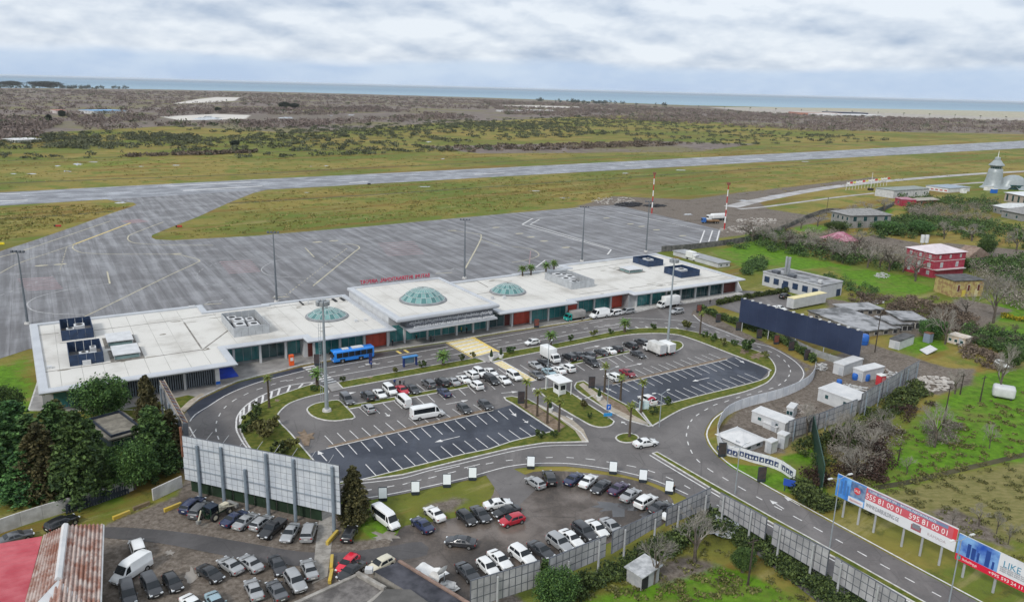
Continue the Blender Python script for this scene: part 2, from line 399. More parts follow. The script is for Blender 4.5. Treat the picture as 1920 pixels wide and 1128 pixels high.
# ---- paving materials
def asphalt(name, c1, c2, rough, streak=None, wet=0.0, sdir=0.0, cdark=None, sfreq=0.22):
    m = bpy.data.materials.new(name); m.use_nodes = True; t = m.node_tree; b = t.nodes['Principled BSDF']; MATS[name] = m
    g = t.nodes.new('ShaderNodeNewGeometry'); pos = g.outputs['Position']
    big = noisen(t, pos, 0.09, 6, 0.6); fine = noisen(t, pos, 3.0, 6, 0.75); mid = noisen(t, pos, 0.6, 5, 0.65)
    c = mixc(t, rampf(t, big, 0.35, 0.68), c1, c2)
    c = mixc(t, mathn('MULTIPLY', rampf(t, fine, 0.4, 0.8), 0.25, tree=t), c, tuple(min(1, x*1.5) for x in c2))
    c = mixc(t, mathn('MULTIPLY', rampf(t, mid, 0.55, 0.75), 0.35, tree=t), c, tuple(x*0.6 for x in c1))
    if not streak:
        tr = noisen(t, vscale(t, pos, (0.25, 0.06, 1)), 1.0, 5, 0.7); c = mixc(t, mathn('MULTIPLY', rampf(t, tr, 0.54, 0.68), 0.45, tree=t), c, tuple(min(1, x*1.45) for x in c2)); sp = noisen(t, pos, 1.1, 3, 0.6); c = mixc(t, mathn('MULTIPLY', rampf(t, sp, 0.66, 0.74), 0.55, tree=t), c, tuple(x*0.45 for x in c1))
        vo = t.nodes.new('ShaderNodeTexVoronoi'); vo.feature = 'DISTANCE_TO_EDGE'; vo.inputs['Scale'].default_value = 0.16; t.links.new(pos, vo.inputs['Vector']); c = mixc(t, mathn('MULTIPLY', mathn('LESS_THAN', vo.outputs['Distance'], 0.008, tree=t), 0.3, tree=t), c, tuple(x*0.4 for x in c1))
    rg = mathn('SUBTRACT', rough, mathn('MULTIPLY', rampf(t, big, 0.45, 0.6), wet, tree=t), tree=t)
    if streak:
        mp = t.nodes.new('ShaderNodeMapping'); t.links.new(pos, mp.inputs[0]); mp.inputs['Rotation'].default_value = (0, 0, sdir)
        v = vscale(t, mp.outputs[0], (sfreq, 0.018, 1))
        s1 = noisen(t, v, 1.0, 3, 0.7, 0.3)
        v2 = vscale(t, mp.outputs[0], (sfreq*3.1, 0.04, 1)); s2 = noisen(t, v2, 1.0, 4, 0.7, 0.2)
        f = rampf(t, mathn('ADD', mathn('MULTIPLY', s1, 0.65, tree=t), mathn('MULTIPLY', s2, 0.35, tree=t), tree=t), 0.42, 0.60)
        c = mixc(t, mathn('MULTIPLY', f, 0.45, tree=t), c, streak)
        wv = t.nodes.new('ShaderNodeTexWave'); wv.inputs['Scale'].default_value = 0.066; wv.inputs['Distortion'].default_value = 0.8; wv.inputs['Detail'].default_value = 2; t.links.new(mp.outputs[0], wv.inputs[0])
        c = mixc(t, mathn('MULTIPLY', rampf(t, wv.outputs['Fac'], 0.35, 0.85), 0.42, tree=t), c, tuple(x*0.62 for x in c1))
        br = t.nodes.new('ShaderNodeTexBrick'); t.links.new(mp.outputs[0], br.inputs['Vector']); br.inputs['Scale'].default_value = 1.0; br.inputs['Brick Width'].default_value = 5.0; br.inputs['Row Height'].default_value = 5.0; br.inputs['Mortar Size'].default_value = 0.10; br.offset = 0.0; c = mixc(t, mathn('MULTIPLY', br.outputs['Fac'], 0.45, tree=t), c, tuple(x*0.5 for x in c1))
        patch = rampf(t, noisen(t, vscale(t, mp.outputs[0], (0.035, 0.02, 1)), 1.0, 5, 0.6), 0.5, 0.72)
        c = mixc(t, mathn('MULTIPLY', patch, 0.55, tree=t), c, cdark or tuple(x*0.6 for x in c1))
        rg = mathn('SUBTRACT', rg, mathn('MULTIPLY', f, wet, tree=t), tree=t)
    t.links.new(c, b.inputs['Base Color']); t.links.new(mathn('MAXIMUM', rg, 0.08, tree=t), b.inputs['Roughness'])
    b.inputs['Specular IOR Level'].default_value = 0.4
    bn = t.nodes.new('ShaderNodeBump'); bn.inputs['Strength'].default_value = 0.15; bn.inputs['Distance'].default_value = 0.05
    t.links.new(fine, bn.inputs['Height']); t.links.new(bn.outputs[0], b.inputs['Normal'])
    return m
TANG = math.radians(31.42)
A_ROAD = asphalt('asphalt', (0.108, 0.101, 0.100), (0.152, 0.141, 0.137), 0.75, wet=0.12)
A_FRESH = asphalt('fresh_asphalt', (0.022, 0.027, 0.041), (0.040, 0.047, 0.067), 0.62, wet=0.18)
A_WET = asphalt('wet_lot', (0.046, 0.040, 0.037), (0.160, 0.130, 0.110), 0.72, wet=0.55)
A_APRON = asphalt('apron', (0.132, 0.130, 0.136), (0.185, 0.183, 0.191), 0.66, streak=(0.27, 0.27, 0.285), wet=0.15, sdir=-TANG, cdark=(0.095, 0.090, 0.094), sfreq=0.30)
A_RUN = asphalt('runway', (0.145, 0.15, 0.168), (0.235, 0.243, 0.268), 0.6, streak=(0.32, 0.335, 0.37), wet=0.2, sdir=math.radians(90-38), cdark=(0.13, 0.13, 0.145), sfreq=0.12)
A_DARK = asphalt('dark_lane', (0.058, 0.055, 0.056), (0.095, 0.088, 0.088), 0.6, wet=0.25)
M_PAVE = mat('paving_slabs', (0.20, 0.19, 0.185), 0.45, col2=(0.33, 0.315, 0.30), scale=0.4, world_co=True)
M_TAN = mat('tan_pavement', (0.30, 0.26, 0.21), 0.8, col2=(0.42, 0.37, 0.30), scale=1.2, world_co=True)
M_KERB = mat('white_kerb', (0.40, 0.39, 0.375), 0.7, col2=(0.62, 0.61, 0.59), scale=1.5, world_co=True)
M_WPAINT = mat('road_paint', (0.50, 0.495, 0.485), 0.6, col2=(0.74, 0.73, 0.72), scale=1.6, world_co=True)
M_WFADE = mat('faded_paint', (0.24, 0.24, 0.25), 0.6, col2=(0.44, 0.44, 0.44), scale=1.0, world_co=True)
M_YPAINT = mat('yellow_paint', (0.62, 0.45, 0.10), 0.6, col2=(0.80, 0.62, 0.22), scale=2.0, world_co=True)
M_CREAM = mat('cream_paint', (0.66, 0.58, 0.38), 0.6, col2=(0.82, 0.74, 0.52), scale=1.0, world_co=True)
M_APY = mat('apron_yellow', (0.32, 0.30, 0.23), 0.6, col2=(0.54, 0.49, 0.35), scale=0.5, world_co=True)
M_PINK = mat('apron_red', (0.24, 0.17, 0.18), 0.6, col2=(0.34, 0.22, 0.23), scale=0.5, world_co=True)
M_GRASS = mat('island_grass', (0.060, 0.090, 0.014), 0.9, col2=(0.150, 0.150, 0.034), scale=0.9, bump=0.5, bscale=6, world_co=True, spec=0.1)
M_SOIL = mat('island_soil', (0.15, 0.11, 0.075), 0.9, col2=(0.26, 0.20, 0.15), scale=1.2, bump=0.5, world_co=True, spec=0.1)
def sheet(name, poly, z, m, parent=None):
    mb = MB(); k = len(poly); a = sum(poly[i][0]*poly[(i+1) % k][1]-poly[(i+1) % k][0]*poly[i][1] for i in range(k))
    if a < 0: poly = list(poly)[::-1]
    mb.quad(*[(q[0], q[1], z) for q in poly])
    return mb.build(name, m, parent)
def cpoly(px, step=1.5): return smoothline(pxs(px), step, True)
# runway
RF = [(-400, 382), (0, 361), (480, 336.5), (960, 313.5), (1440, 289), (1920, 264), (2400, 239)]
RN = [(-400, 407), (0, 386), (480, 357), (960, 330), (1440, 303.5), (1920, 278), (2400, 251)]
fa, fb = P(0, 361), P(1920, 264); na_, nb_ = P(0, 386), P(1920, 278)
runway = struct(sheet('runway', pxs(RF)+pxs(RN)[::-1], 0.05, A_RUN)); tag(runway, 'wet grey runway crossing the airfield', 'runway')
# apron and taxiway
apx = [(-400, 600), (0, 471), (60, 452), (140, 424.5), (210, 399.5), (246, 388), (256, 383.5), (250, 380), (215, 377), (200, 374), (300, 352), (480, 342), (500, 356), (475, 362), (425, 382), (370, 407), (312, 429.5), (285, 441), (284, 445.5), (292, 449), (325, 450.5), (480, 442), (705, 423), (960, 399.5), (1060, 391), (1120, 386), (1157, 384.5), (1260, 409), (1352, 431), (1346, 455), (1252, 468), (1180, 490), (1000, 540), (400, 640), (55, 654), (0, 672), (-150, 720), (-500, 760)]
apron = struct(sheet('apron', pxs(apx), 0.034, A_APRON)); tag(apron, 'streaked grey aircraft apron with taxiway', 'apron')
def marking(line_px, w, m, parent, name, z=0.058, smooth=True, step=1.5):
    pts = pxs(line_px)
    if smooth and len(pts) > 2: pts = smoothline(pts, step)
    return strip(MB(), pts, w, z).build(name, m, parent)
def dashes(line_px, dash, period, w, m, parent, name, z=0.058, phase=0.0):
    pts = smoothline(pxs(line_px), 0.3); acc = phase; seg = []
    for i in range(len(pts)-1):
        on = (acc % period) < dash
        if on: seg.append(pts[i])
        if (not on or i == len(pts)-2) and seg:
            if len(seg) > 2: strip(MB(), seg, w, z).build(name, m, parent)
            seg = []
        acc += (pts[i+1]-pts[i]).length
for pl, w, m in [
  ([(-100, 510), (0, 482), (40, 471), (120, 444), (207, 414.5)], 0.55, M_APY), ([(0, 512), (37, 493), (90, 475), (125, 463), (137, 459)], 0.4, M_APY),
  ([(137, 459), (245, 418)], 0.7, M_YPAINT), ([(141, 457.5), (136, 464), (145, 471), (162, 474.5), (212, 476.5), (322, 477), (355, 482), (372, 487), (370, 492), (320, 515), (220, 564), (158, 594)], 0.45, M_APY),
  ([(307, 416), (252, 437), (240, 444.5), (243, 452), (260, 456.5), (322, 459.5), (400, 460)], 0.5, M_APY),
  ([(206, 532), (150, 539), (100, 549), (70, 557), (54, 566), (52, 574), (65, 583), (100, 588), (160, 590)], 0.45, M_WFADE),
  ([(201, 509), (206, 532)], 0.5, M_APY), ([(572, 464.5), (589, 482)], 0.45, M_APY),
  ([(589, 482), (550, 484), (517, 489), (492, 502), (495, 512), (517, 518), (580, 521)], 0.4, M_WFADE),
  ([(640, 458), (660, 458), (674, 464), (660, 476), (587, 536)], 0.5, M_APY), ([(840, 432), (890, 438), (902, 446), (872, 504)], 0.55, M_APY),
  ([(902, 449), (940, 462)], 0.35, M_APY), ([(960, 462), (995, 467), (1010, 476), (1005, 482), (985, 488), (960, 492)], 0.4, M_APY),
  ([(740, 436), (840, 431), (960, 418)], 0.35, M_WFADE), ([(995, 470), (992, 500)], 0.35, M_PINK), ([(1005, 501), (1022, 488)], 0.5, M_WPAINT), ([(1022, 488), (1142, 477), (1240, 470)], 0.4, M_WFADE)]:
    marking(pl, w, m, apron, 'apron_line')
for pl, w in [([(999, 409.5), (979, 421)], 0.7), ([(979, 421), (1146, 468)], 0.6), ([(1146, 468), (1139, 477)], 0.6), ([(1012, 411), (994, 421)], 0.55), ([(994, 421), (1142, 465)], 0.45),
              ([(1321, 432), (1312, 457)], 0.6), ([(1336, 432), (1328, 456)], 0.6), ([(1349, 432), (1343, 455)], 0.6), ([(1157, 398), (1321, 432)], 0.45), ([(999, 409.5), (1157, 398)], 0.3)]:
    marking(pl, w, M_WPAINT, apron, 'apron_line', smooth=False)
dashes([(415, 490), (395, 498), (378, 506), (370, 514), (373, 524), (390, 532), (425, 538), (470, 541)], 1.6, 3.2, 0.4, M_WFADE, apron, 'apron_dash')
dashes([(650, 466), (531, 557)], 1.5, 3.0, 0.4, M_APY, apron, 'apron_dash'); dashes([(125, 464), (112, 508)], 1.5, 3.0, 0.4, M_APY, apron, 'apron_dash')
dashes([(0, 554), (60, 532), (100, 517), (130, 508)], 2.0, 4.0, 0.3, M_WFADE, apron, 'apron_dash')
for x, y in [(974, 438), (995, 444.5), (1020, 452), (1061, 464), (1137, 409), (1182, 420), (1203, 424.5), (1231, 431), (1280, 442), (595, 454), (626, 451.5), (848, 432.5), (930, 426.5), (113, 495.5), (78, 498), (330, 476)]:
    c0 = P(x, y); sheet('stand_number', [c0+Vector((math.cos(a)*1.9-math.sin(a)*0.2, math.sin(a)*1.0+math.cos(a)*0.9, 0)) for a in np.linspace(0, 6.28, 11)[:-1]], 0.058, M_APY, apron)
for cx, cy, w, h in [(752, 468, 34, 13), (450, 502, 30, 12), (75, 534, 34, 12), (252, 417, 18, 2.5)]:
    for k in range(7):
        f = (k+0.5)/7-0.5
        marking([(cx-w+f*20, cy+f*2*h), (cx+w+f*20, cy+f*2*h-4)], 0.9, M_PINK, apron, 'red_hatching', z=0.05)
for cx, cy in [(400, 566), (528, 553), (833, 508)]:
    marking([(cx-14, cy+4), (cx-9, cy), (cx+12, cy-2), (cx+18, cy-5)], 0.5, M_WFADE, apron, 'apron_line')
    marking([(cx-17, cy+5), (cx+15, cy+3)], 0.5, M_APY, apron, 'apron_line')
for a, b_ in [((318, 349), (470, 341.5)), ((343, 357.5), (492, 349)), ((-30, 365), (38, 363)), ((-30, 378), (52, 375.5)), ((890, 327.5), (945, 324.5)), ((1172, 311), (1215, 309.5)), ((1390, 300), (1425, 298)), ((655, 343), (690, 341))]:
    marking([a, b_], 2.2, M_WPAINT, runway, 'runway_marking', z=0.07, smooth=False)
dashes([(700, 331), (960, 318.5), (1440, 296.5), (1920, 270)], 30, 50, 0.9, M_WFADE, runway, 'runway_dash', z=0.07)
# drains, old tracks and paths
M_DITCH = mat('ditch', (0.035, 0.035, 0.016), 0.9, col2=(0.085, 0.075, 0.035), scale=0.15, world_co=True)
M_PATH = mat('gravel_path', (0.26, 0.245, 0.24), 0.8, col2=(0.46, 0.45, 0.45), scale=0.12, world_co=True)
for k, (pl, w) in enumerate([([(-200, 356), (0, 344), (240, 335), (480, 326), (700, 314), (960, 302.5), (1440, 278), (1920, 255)], 3.0), ([(430, 381), (480, 378.5), (700, 365), (960, 347.5), (1200, 331), (1440, 315), (1600, 303)], 2.6),
              ([(-60, 414), (100, 405), (212, 396)], 2.2), ([(-100, 305), (240, 294), (480, 286), (780, 277)], 3.0), ([(1640, 914), (1700, 904), (1800, 880), (1930, 850)], 1.4)]):
    o = marking(pl, w, M_DITCH, None, 'drainage_ditch', z=0.02, step=8); struct(o)
for pl, w, m in [([(1370, 388), (1440, 372), (1560, 351), (1690, 337), (1850, 325), (2000, 318)], 9.0, M_PATH), ([(1385, 392), (1440, 387), (1560, 371), (1640, 362)], 3.2, M_PATH), ([(1735, 357), (1800, 345), (2000, 334)], 5.0, M_PATH)]:
    struct(marking(pl, w, m, None, 'airfield_path', z=0.025, step=8))
M_PUD = mat('puddle', (0.16, 0.165, 0.16), 0.1, col2=(0.36, 0.37, 0.38), scale=0.4, world_co=True, spec=0.6)
def blob(name, px, py, rx, ry, z, m, parent=None, seed=0, n=18):
    r = random.Random(seed or int(px*7+py)); c0 = P(px, py); ax = (P(px+rx, py)-c0); ay = (P(px, py-ry)-c0)
    return sheet(name, [c0+ax*(math.cos(a)*(q := r.uniform(.35, 1.15)))+ay*(math.sin(a)*q) for a in np.linspace(0, 6.283, n+1)[:-1]], z, m, parent)
for x, y, rx, ry in [(147, 308, 13, 4), (125, 321, 14, 2), (108, 311, 9, 2), (60, 326, 15, 1.6), (25, 326, 8, 1.6), (175, 304, 16, 1.3), (330, 310, 12, 2), (265, 312, 7, 1), (575, 361, 11, 1), (797, 350, 20, 1.6), (612, 311, 7, 1.3), (582, 312, 6, 1), (830, 298, 6, 1.2), (1000, 358, 15, 1.4), (1058, 371, 13, 2), (1173, 325, 10, 1.2), (1275, 319, 14, 1.6), (1510, 303, 12, 1.2), (1460, 367, 24, 2.4), (1395, 376, 20, 2), (228, 380, 15, 3), (1290, 402, 14, 2.6), (1397, 424, 12, 2.4), (390, 222, 40, 4.5), (540, 221, 22, 2.2), (660, 216, 10, 1.6), (620, 217, 8, 1.5), (805, 266, 12, 1.8), (30, 262, 26, 2.2)]:
    struct(blob('puddle', x, y, rx*.8, ry*(.6 if y > 260 else .9), 0.03, M_PUD))
# ---- landside road network
rpx_outer = [(330, 800), (338, 785), (350, 771), (375, 750), (412, 732), (445, 718), (480, 709), (520, 699), (565, 688), (700, 662), (835, 643), (960, 622), (1057, 608), (1140, 594), (1200, 582), (1290, 560), (1345, 548), (1400, 545), (1465, 548), (1490, 580), (1400, 592), (1340, 572), (1300, 582), (1296, 590), (1317, 603), (1360, 620), (1410, 640), (1440, 646), (1462, 656), (1489, 672), (1507, 688), (1512, 702), (1505, 714), (1485, 728), (1440, 742), (1390, 755), (1352, 771), (1335, 784), (1325, 799), (1320, 814), (1327, 834), (1345, 856), (1370, 876), (1407, 896), (1444, 917), (1560, 981), (1700, 1057), (1840, 1131), (1990, 1215), (1640, 1215), (1560, 1150), (1420, 1040), (1335, 965), (1300, 940), (1282, 930), (1247, 914), (1210, 900), (1155, 887), (1100, 878), (1060, 874), (1005, 874), (950, 880), (880, 899), (830, 910), (770, 923), (695, 937), (640, 941), (590, 945), (520, 942), (450, 915), (400, 875), (366, 835), (345, 812)]
road = struct(sheet('road', pxs(rpx_outer), 0.05, A_ROAD)); tag(road, 'grey asphalt ring road and car park before the terminal', 'road')
ZM = 0.064
for nm, px in [('fresh_car_park', [(581, 850), (612, 842), (925, 769), (962, 758), (1037, 808), (960, 826), (915, 841), (870, 850), (777, 873), (705, 891), (628, 911)]),
               ('fresh_car_park', [(1112, 725), (1140, 722), (1360, 674), (1378, 668), (1438, 692), (1440, 697), (1426, 712), (1310, 741), (1247, 757), (1192, 766), (1175, 759)])]:
    struct(sheet(nm, pxs(px), 0.056, A_FRESH))
dl = smoothline(pxs([(350, 770), (375, 750), (412, 732), (445, 718), (480, 709), (520, 699), (565, 688)]), 1)+smoothline(pxs([(571, 694), (530, 705), (490, 715), (450, 729), (420, 743), (390, 763), (360, 787)]), 1)
struct(sheet('bus_lane', dl, 0.056, A_FRESH))
struct(sheet('bus_lane', pxs([(600, 690), (700, 672), (835, 650), (835, 645), (700, 664), (600, 683)]), 0.056, A_DARK))
# grass islands with white kerbs
def island(name, px, top=None, smooth=True, soil=None, kw=0.28):
    poly = smoothline(pxs(px), 1.2, True) if smooth else pxs(px)
    inn = inset(poly, kw)
    o = struct(sheet(name, inn, 0.15, top or M_GRASS))
    k = MB(); ring_sweep(k, poly, [(0, 0.0), (0, 0.16), (0.02, 0.18), (kw, 0.18), (kw, 0.1)]); k.build('kerb', M_KERB, o)
    return o
def dens(pts, n=4):
    out = []
    for i in range(len(pts)):
        a, b_ = pts[i], pts[(i+1) % len(pts)]
        out += [(a[0]+(b_[0]-a[0])*j/n, a[1]+(b_[1]-a[1])*j/n) for j in range(n)]
    return out
isl_A = island('grass_island', [(631, 717), (896, 670), (911, 679), (642, 729)], smooth=False)
isl_B = island('grass_island', [(593, 720), (542, 734), (505, 748), (478, 763), (462, 775), (453, 785), (449, 796), (451, 810), (459, 828), (475, 850), (500, 876), (540, 896), (590, 908), (626, 911), (610, 888), (590, 864), (567, 837), (544, 810), (527, 793), (522, 781), (527, 771), (544, 757), (574, 746), (607, 738), (618, 735)])
isl_C = island('grass_island', dens([(944, 745), (960, 743), (992, 749), (1010, 759), (1047, 781), (1070, 796), (1090, 811), (1104, 829), (1060, 830), (1022, 831), (960, 841), (855, 866), (755, 891), (685, 901), (640, 905), (629, 911), (705, 892), (777, 874), (870, 851), (915, 842), (960, 827), (1037, 808), (960, 757), (947, 750)], 2), smooth=False)
isl_E = island('grass_island', [(575, 771), (577, 764), (590, 757), (610, 753), (634, 750), (648, 761), (667, 783), (650, 787), (630, 790), (605, 788), (585, 781)])
isl_D = island('grass_island', [(648, 761), (877, 719), (881, 726), (653, 768)], smooth=False)
isl_F = island('grass_island', [(1250, 640), (1262, 639), (1276, 641), (1282, 648), (1276, 655), (1259, 661), (1240, 655)])
isl_D2 = island('grass_island', [(1065, 680), (1180, 657), (1184, 661), (1070, 685)], smooth=False)
isl_N = island('grass_island', [(918, 671), (927, 664), (1035, 645), (1090, 634), (1160, 620), (1210, 615), (1265, 616), (1310, 624), (1345, 633), (1420, 658), (1439, 667), (1452, 682), (1455, 697), (1444, 714), (1427, 724), (1394, 736), (1335, 751), (1280, 768), (1235, 793), (1226, 798), (1221, 798), (1200, 770), (1194, 766), (1246, 758), (1310, 742), (1425, 713), (1441, 697), (1438, 691), (1375, 666), (1297, 636), (1260, 627), (1210, 626), (1160, 631), (1060, 651), (960, 671), (922, 679)])
isl_G = island('grass_island', dens([(1076, 724), (1080, 717), (1095, 714), (1112, 725), (1175, 759), (1193, 767), (1222, 799), (1217, 800), (1175, 788), (1135, 768), (1090, 739), (1077, 729)], 2), smooth=False)
isl_H = island('grass_island', [(1010, 733), (1011, 730), (1022, 728), (1047, 726), (1070, 736), (1097, 754), (1146, 785), (1152, 792), (1145, 799), (1130, 802), (1110, 799), (1085, 786), (1035, 756)])
isl_P = island('grass_island', [(1153, 821), (1160, 815), (1175, 812), (1192, 815), (1199, 822), (1190, 829), (1175, 831), (1160, 828)])
isl_J = island('grass_island', [(1222, 850), (1232, 847), (1335, 906), (1440, 965), (1600, 1053), (1760, 1143), (1735, 1143), (1580, 1055), (1440, 978), (1335, 918)], smooth=False)
for px, m in [([(1085, 722), (1093, 718), (1140, 752), (1180, 775), (1216, 794), (1214, 798), (1175, 786), (1135, 766)], M_TAN), ([(1075, 789), (1094, 806), (1104, 828), (1092, 829), (1078, 808), (1050, 787), (1010, 763), (1014, 760)], M_TAN),
              ([(1120, 735), (1172, 762), (1188, 784), (1150, 765)], M_SOIL), ([(985, 757), (1004, 760), (1060, 800), (1050, 806), (1037, 806), (970, 757)], M_SOIL)]:
    PVZ = globals().get('PVZ', 0.156)+0.004; struct(sheet('pavement', pxs(px, 0), PVZ, m))
for x, y, rx, ry, parent in [(575, 820, 22, 14, isl_B), (1420, 668, 16, 7, isl_N), (1395, 660, 14, 5, isl_N), (520, 751, 6, 3, isl_B), (692, 708, 8, 2.5, isl_A)]:
    struct(blob('bare_soil', x, y, rx, ry, 0.158, M_SOIL))
for nm, px in [('footpath', [(612, 722), (632, 717), (645, 730), (622, 735)]), ('footpath', [(888, 671), (928, 659), (945, 664), (917, 681)])]:
    struct(sheet(nm, pxs(px), 0.17, M_PAVE))
# terminal forecourt
fpx = [(52, 770), (330, 770), (350, 768), (375, 747), (412, 729), (445, 715), (480, 706), (520, 697), (565, 685), (700, 660), (835, 641), (960, 620), (1057, 606), (1140, 592), (1192, 586), (1290, 563), (1392, 546), (1380, 520), (1000, 560), (400, 660), (75, 700)]
pv = struct(sheet('forecourt_pavement', pxs(fpx), 0.20, M_PAVE)); k = MB(); ring_sweep(k, pxs(fpx), [(0, 0.0), (0, 0.22), (0.3, 0.22), (0.3, 0.1)]); k.build('kerb', M_KERB, pv)
struct(sheet('lawn', pxs([(320, 772), (345, 768), (372, 746), (352, 742), (285, 757), (200, 775), (190, 790), (300, 790)]), 0.215, M_GRASS))
struct(sheet('pavement', pxs([(346, 774), (372, 748), (385, 741), (378, 738), (355, 752), (338, 768)]), 0.222, M_TAN))
# painted road lines
for pl, w, z in [([(612, 689), (700, 674), (840, 650)], 0.2, ZM), ([(905, 638), (960, 628), (1035, 614), (1100, 602), (1140, 598), (1185, 596.5), (1260, 600), (1310, 605)], 0.2, ZM),
              ([(620, 706), (740, 685), (873, 661)], 0.2, ZM), ([(931, 652), (985, 642), (1040, 633), (1080, 625), (1160, 613.5)], 0.2, ZM),
              ([(356, 790), (366, 777), (390, 762), (420, 743), (450, 729), (490, 715), (530, 705), (571, 694.5)], 0.25, ZM),
              ([(591, 715.6), (544, 722), (513, 732), (486, 744), (464.5, 757.5), (451, 771), (444, 783), (443, 794.5), (444, 808), (457, 832), (466, 842)], 0.3, ZM),
              ([(1300, 590), (1319, 606), (1360, 622), (1410, 642), (1440, 649), (1460, 658), (1486, 674), (1502, 689), (1507, 702), (1501, 713), (1483, 726), (1440, 740), (1390, 752)], 0.25, ZM),
              ([(1356, 772), (1339, 785), (1330, 799), (1325, 814), (1332, 834), (1350, 855), (1375, 875), (1412, 896), (1449, 917), (1560, 977), (1700, 1053), (1850, 1133)], 0.28, ZM),
              ([(1236, 852), (1335, 909), (1440, 968), (1600, 1056), (1760, 1146)], 0.25, ZM), ([(1218, 853), (1335, 923), (1440, 983), (1580, 1060), (1720, 1136)], 0.25, ZM),
              ([(640, 936), (695, 932), (770, 918.5), (830, 905.5), (880, 894), (950, 875), (1005, 868.5), (1060, 868.5), (1100, 872.5), (1155, 881.5), (1210, 894.5), (1250, 909), (1290, 927)], 0.22, ZM),
              ([(640, 908), (685, 905), (755, 896), (805, 882), (855, 871), (960, 846), (1022, 836), (1100, 834)], 0.2, ZM),
              ([(355, 800), (366, 820), (385, 846)], 0.25, ZM), ([(470, 846), (500, 880), (540, 902), (600, 913), (640, 908)], 0.2, ZM)]:
    marking(pl, w, M_WPAINT, road, 'edge_line', z=z)
for pl in [[(525, 715), (572, 706), (622, 698), (672, 688), (721, 680), (791, 668), (830, 662)], [(550, 712), (531, 715.6), (510, 721), (490, 727.7), (470, 734.7), (455, 742), (440, 749.7), (427.5, 758.5), (418.7, 767), (412, 777), (407, 787.7), (405, 798), (406, 811), (415, 832), (440, 865), (500, 905), (560, 922), (640, 922)],
           [(900, 651), (960, 640), (1061, 622), (1097.5, 616), (1132, 610), (1190, 604), (1232, 605), (1275, 608.5), (1330, 618), (1349, 624), (1380, 634.5), (1411, 646), (1427, 652), (1442.5, 658.5), (1457.5, 666), (1467.5, 673), (1475, 681), (1480, 688), (1482, 696), (1479.5, 704), (1474, 712), (1464, 719.5), (1452.5, 726), (1429, 733), (1380, 746), (1360, 753), (1340, 759), (1325, 767), (1312, 774.5), (1300, 784), (1293, 793.5), (1289, 805), (1287, 818), (1289.5, 829), (1294, 841.5), (1302, 856), (1316, 870), (1335, 883.5), (1357, 896), (1382, 910.5), (1432, 938.5), (1487, 967), (1577, 1016), (1676, 1071), (1790, 1132)],
           [(680, 920), (730, 912), (797, 898), (861, 882), (925, 867), (982, 860), (1020, 858), (1052, 857), (1086, 859), (1116, 862), (1180, 873), (1210, 880), (1242, 891), (1265, 901), (1290, 913.5), (1335, 941), (1420, 990), (1560, 1070)]]:
    dashes(pl, 1.8, 3.7, 0.22, M_WPAINT, road, 'lane_dash', z=ZM)
for pl in [[(900, 644), (940, 637)], [(760, 684), (800, 677)], [(817, 671), (850, 665)], [(1105, 606), (1130, 601)], [(755, 908), (790, 899)], [(870, 877), (900, 870)], [(815, 884), (862, 873)], [(1120, 614), (1160, 608)], [(820, 660), (850, 654)], [(1060, 612), (1085, 607)]]:
    marking(pl, 0.2, M_WPAINT, road, 'lane_dash', z=ZM, smooth=False)
# hatched zone beside the west island
hin = smoothline(pxs([(591, 717), (544, 723), (513, 733), (486, 745), (464.5, 758.5), (451, 772), (445, 784)]), 0.4)
hout = smoothline(pxs([(593, 720), (542, 734), (505, 748), (478, 763), (462, 775), (453, 785), (449, 796)]), 0.4)
for k in range(10):
    a = hin[int((len(hin)-1)*(0.04+k*0.095))]; c2 = hout[min(len(hout)-1, int((len(hout)-1)*(0.10+k*0.095)))]
    strip(MB(), [a, c2], 0.45, ZM+0.004).build('hatch_stripe', M_WPAINT, road)
for k in range(6):
    x = 1172+k*19; marking([(x, 612+abs(k-2)*0.6), (x+13, 617.5+abs(k-2)*0.8)], 0.4, M_WPAINT, road, 'hatch_stripe', z=ZM+0.004, smooth=False)
# parking bays
def bays(t0, b0, t1, b1, n, w=0.16, skip=()):
    T0, B0, T1, B1 = P(*t0), P(*b0), P(*t1), P(*b1)
    for i in range(n+1):
        if i in skip: continue
        f = i/n; strip(MB(), [T0.lerp(T1, f), B0.lerp(B1, f)], w, ZM).build('bay_line', M_WPAINT, road)
bays((608.75, 816.5), (624.5, 832.75), (887.5, 758.5), (905, 770), 13)
bays((628.7, 838.7), (644.8, 857), (933.5, 770), (953, 786), 14)
bays((685.6, 870.4), (704.8, 891), (993.75, 797), (1018, 813.5), 14)
bays((630, 749), (646, 761), (934.7, 691), (948, 701), 15)
bays((673.9, 764.3), (690.6, 779.2), (946, 706), (964, 722.5), 14, skip=())
bays((975, 684), (997, 698), (1192.5, 643), (1210, 651.5), 15)
bays((1001, 700), (1016, 711), (1196, 660), (1215.5, 671.5), 13)
bays((1130.75, 705), (1150, 716), (1328.75, 663), (1351, 672), 14)
bays((1153.75, 719.5), (1180, 734), (1361, 675), (1385, 687), 14)
bays((1186, 750), (1212, 764.5), (1396, 700), (1425, 712), 14)
marking([(612, 841), (925, 769.5)], 0.3, M_KERB, road, 'divider_kerb', z=0.10, smooth=False); marking([(616, 838), (922, 766.5)], 1.0, M_SOIL, road, 'divider_strip', z=0.09, smooth=False)
marking([(1148, 722), (1364, 674)], 0.3, M_KERB, road, 'divider_kerb', z=0.10, smooth=False); marking([(1150, 719.5), (1362, 672)], 0.9, M_SOIL, road, 'divider_strip', z=0.09, smooth=False)
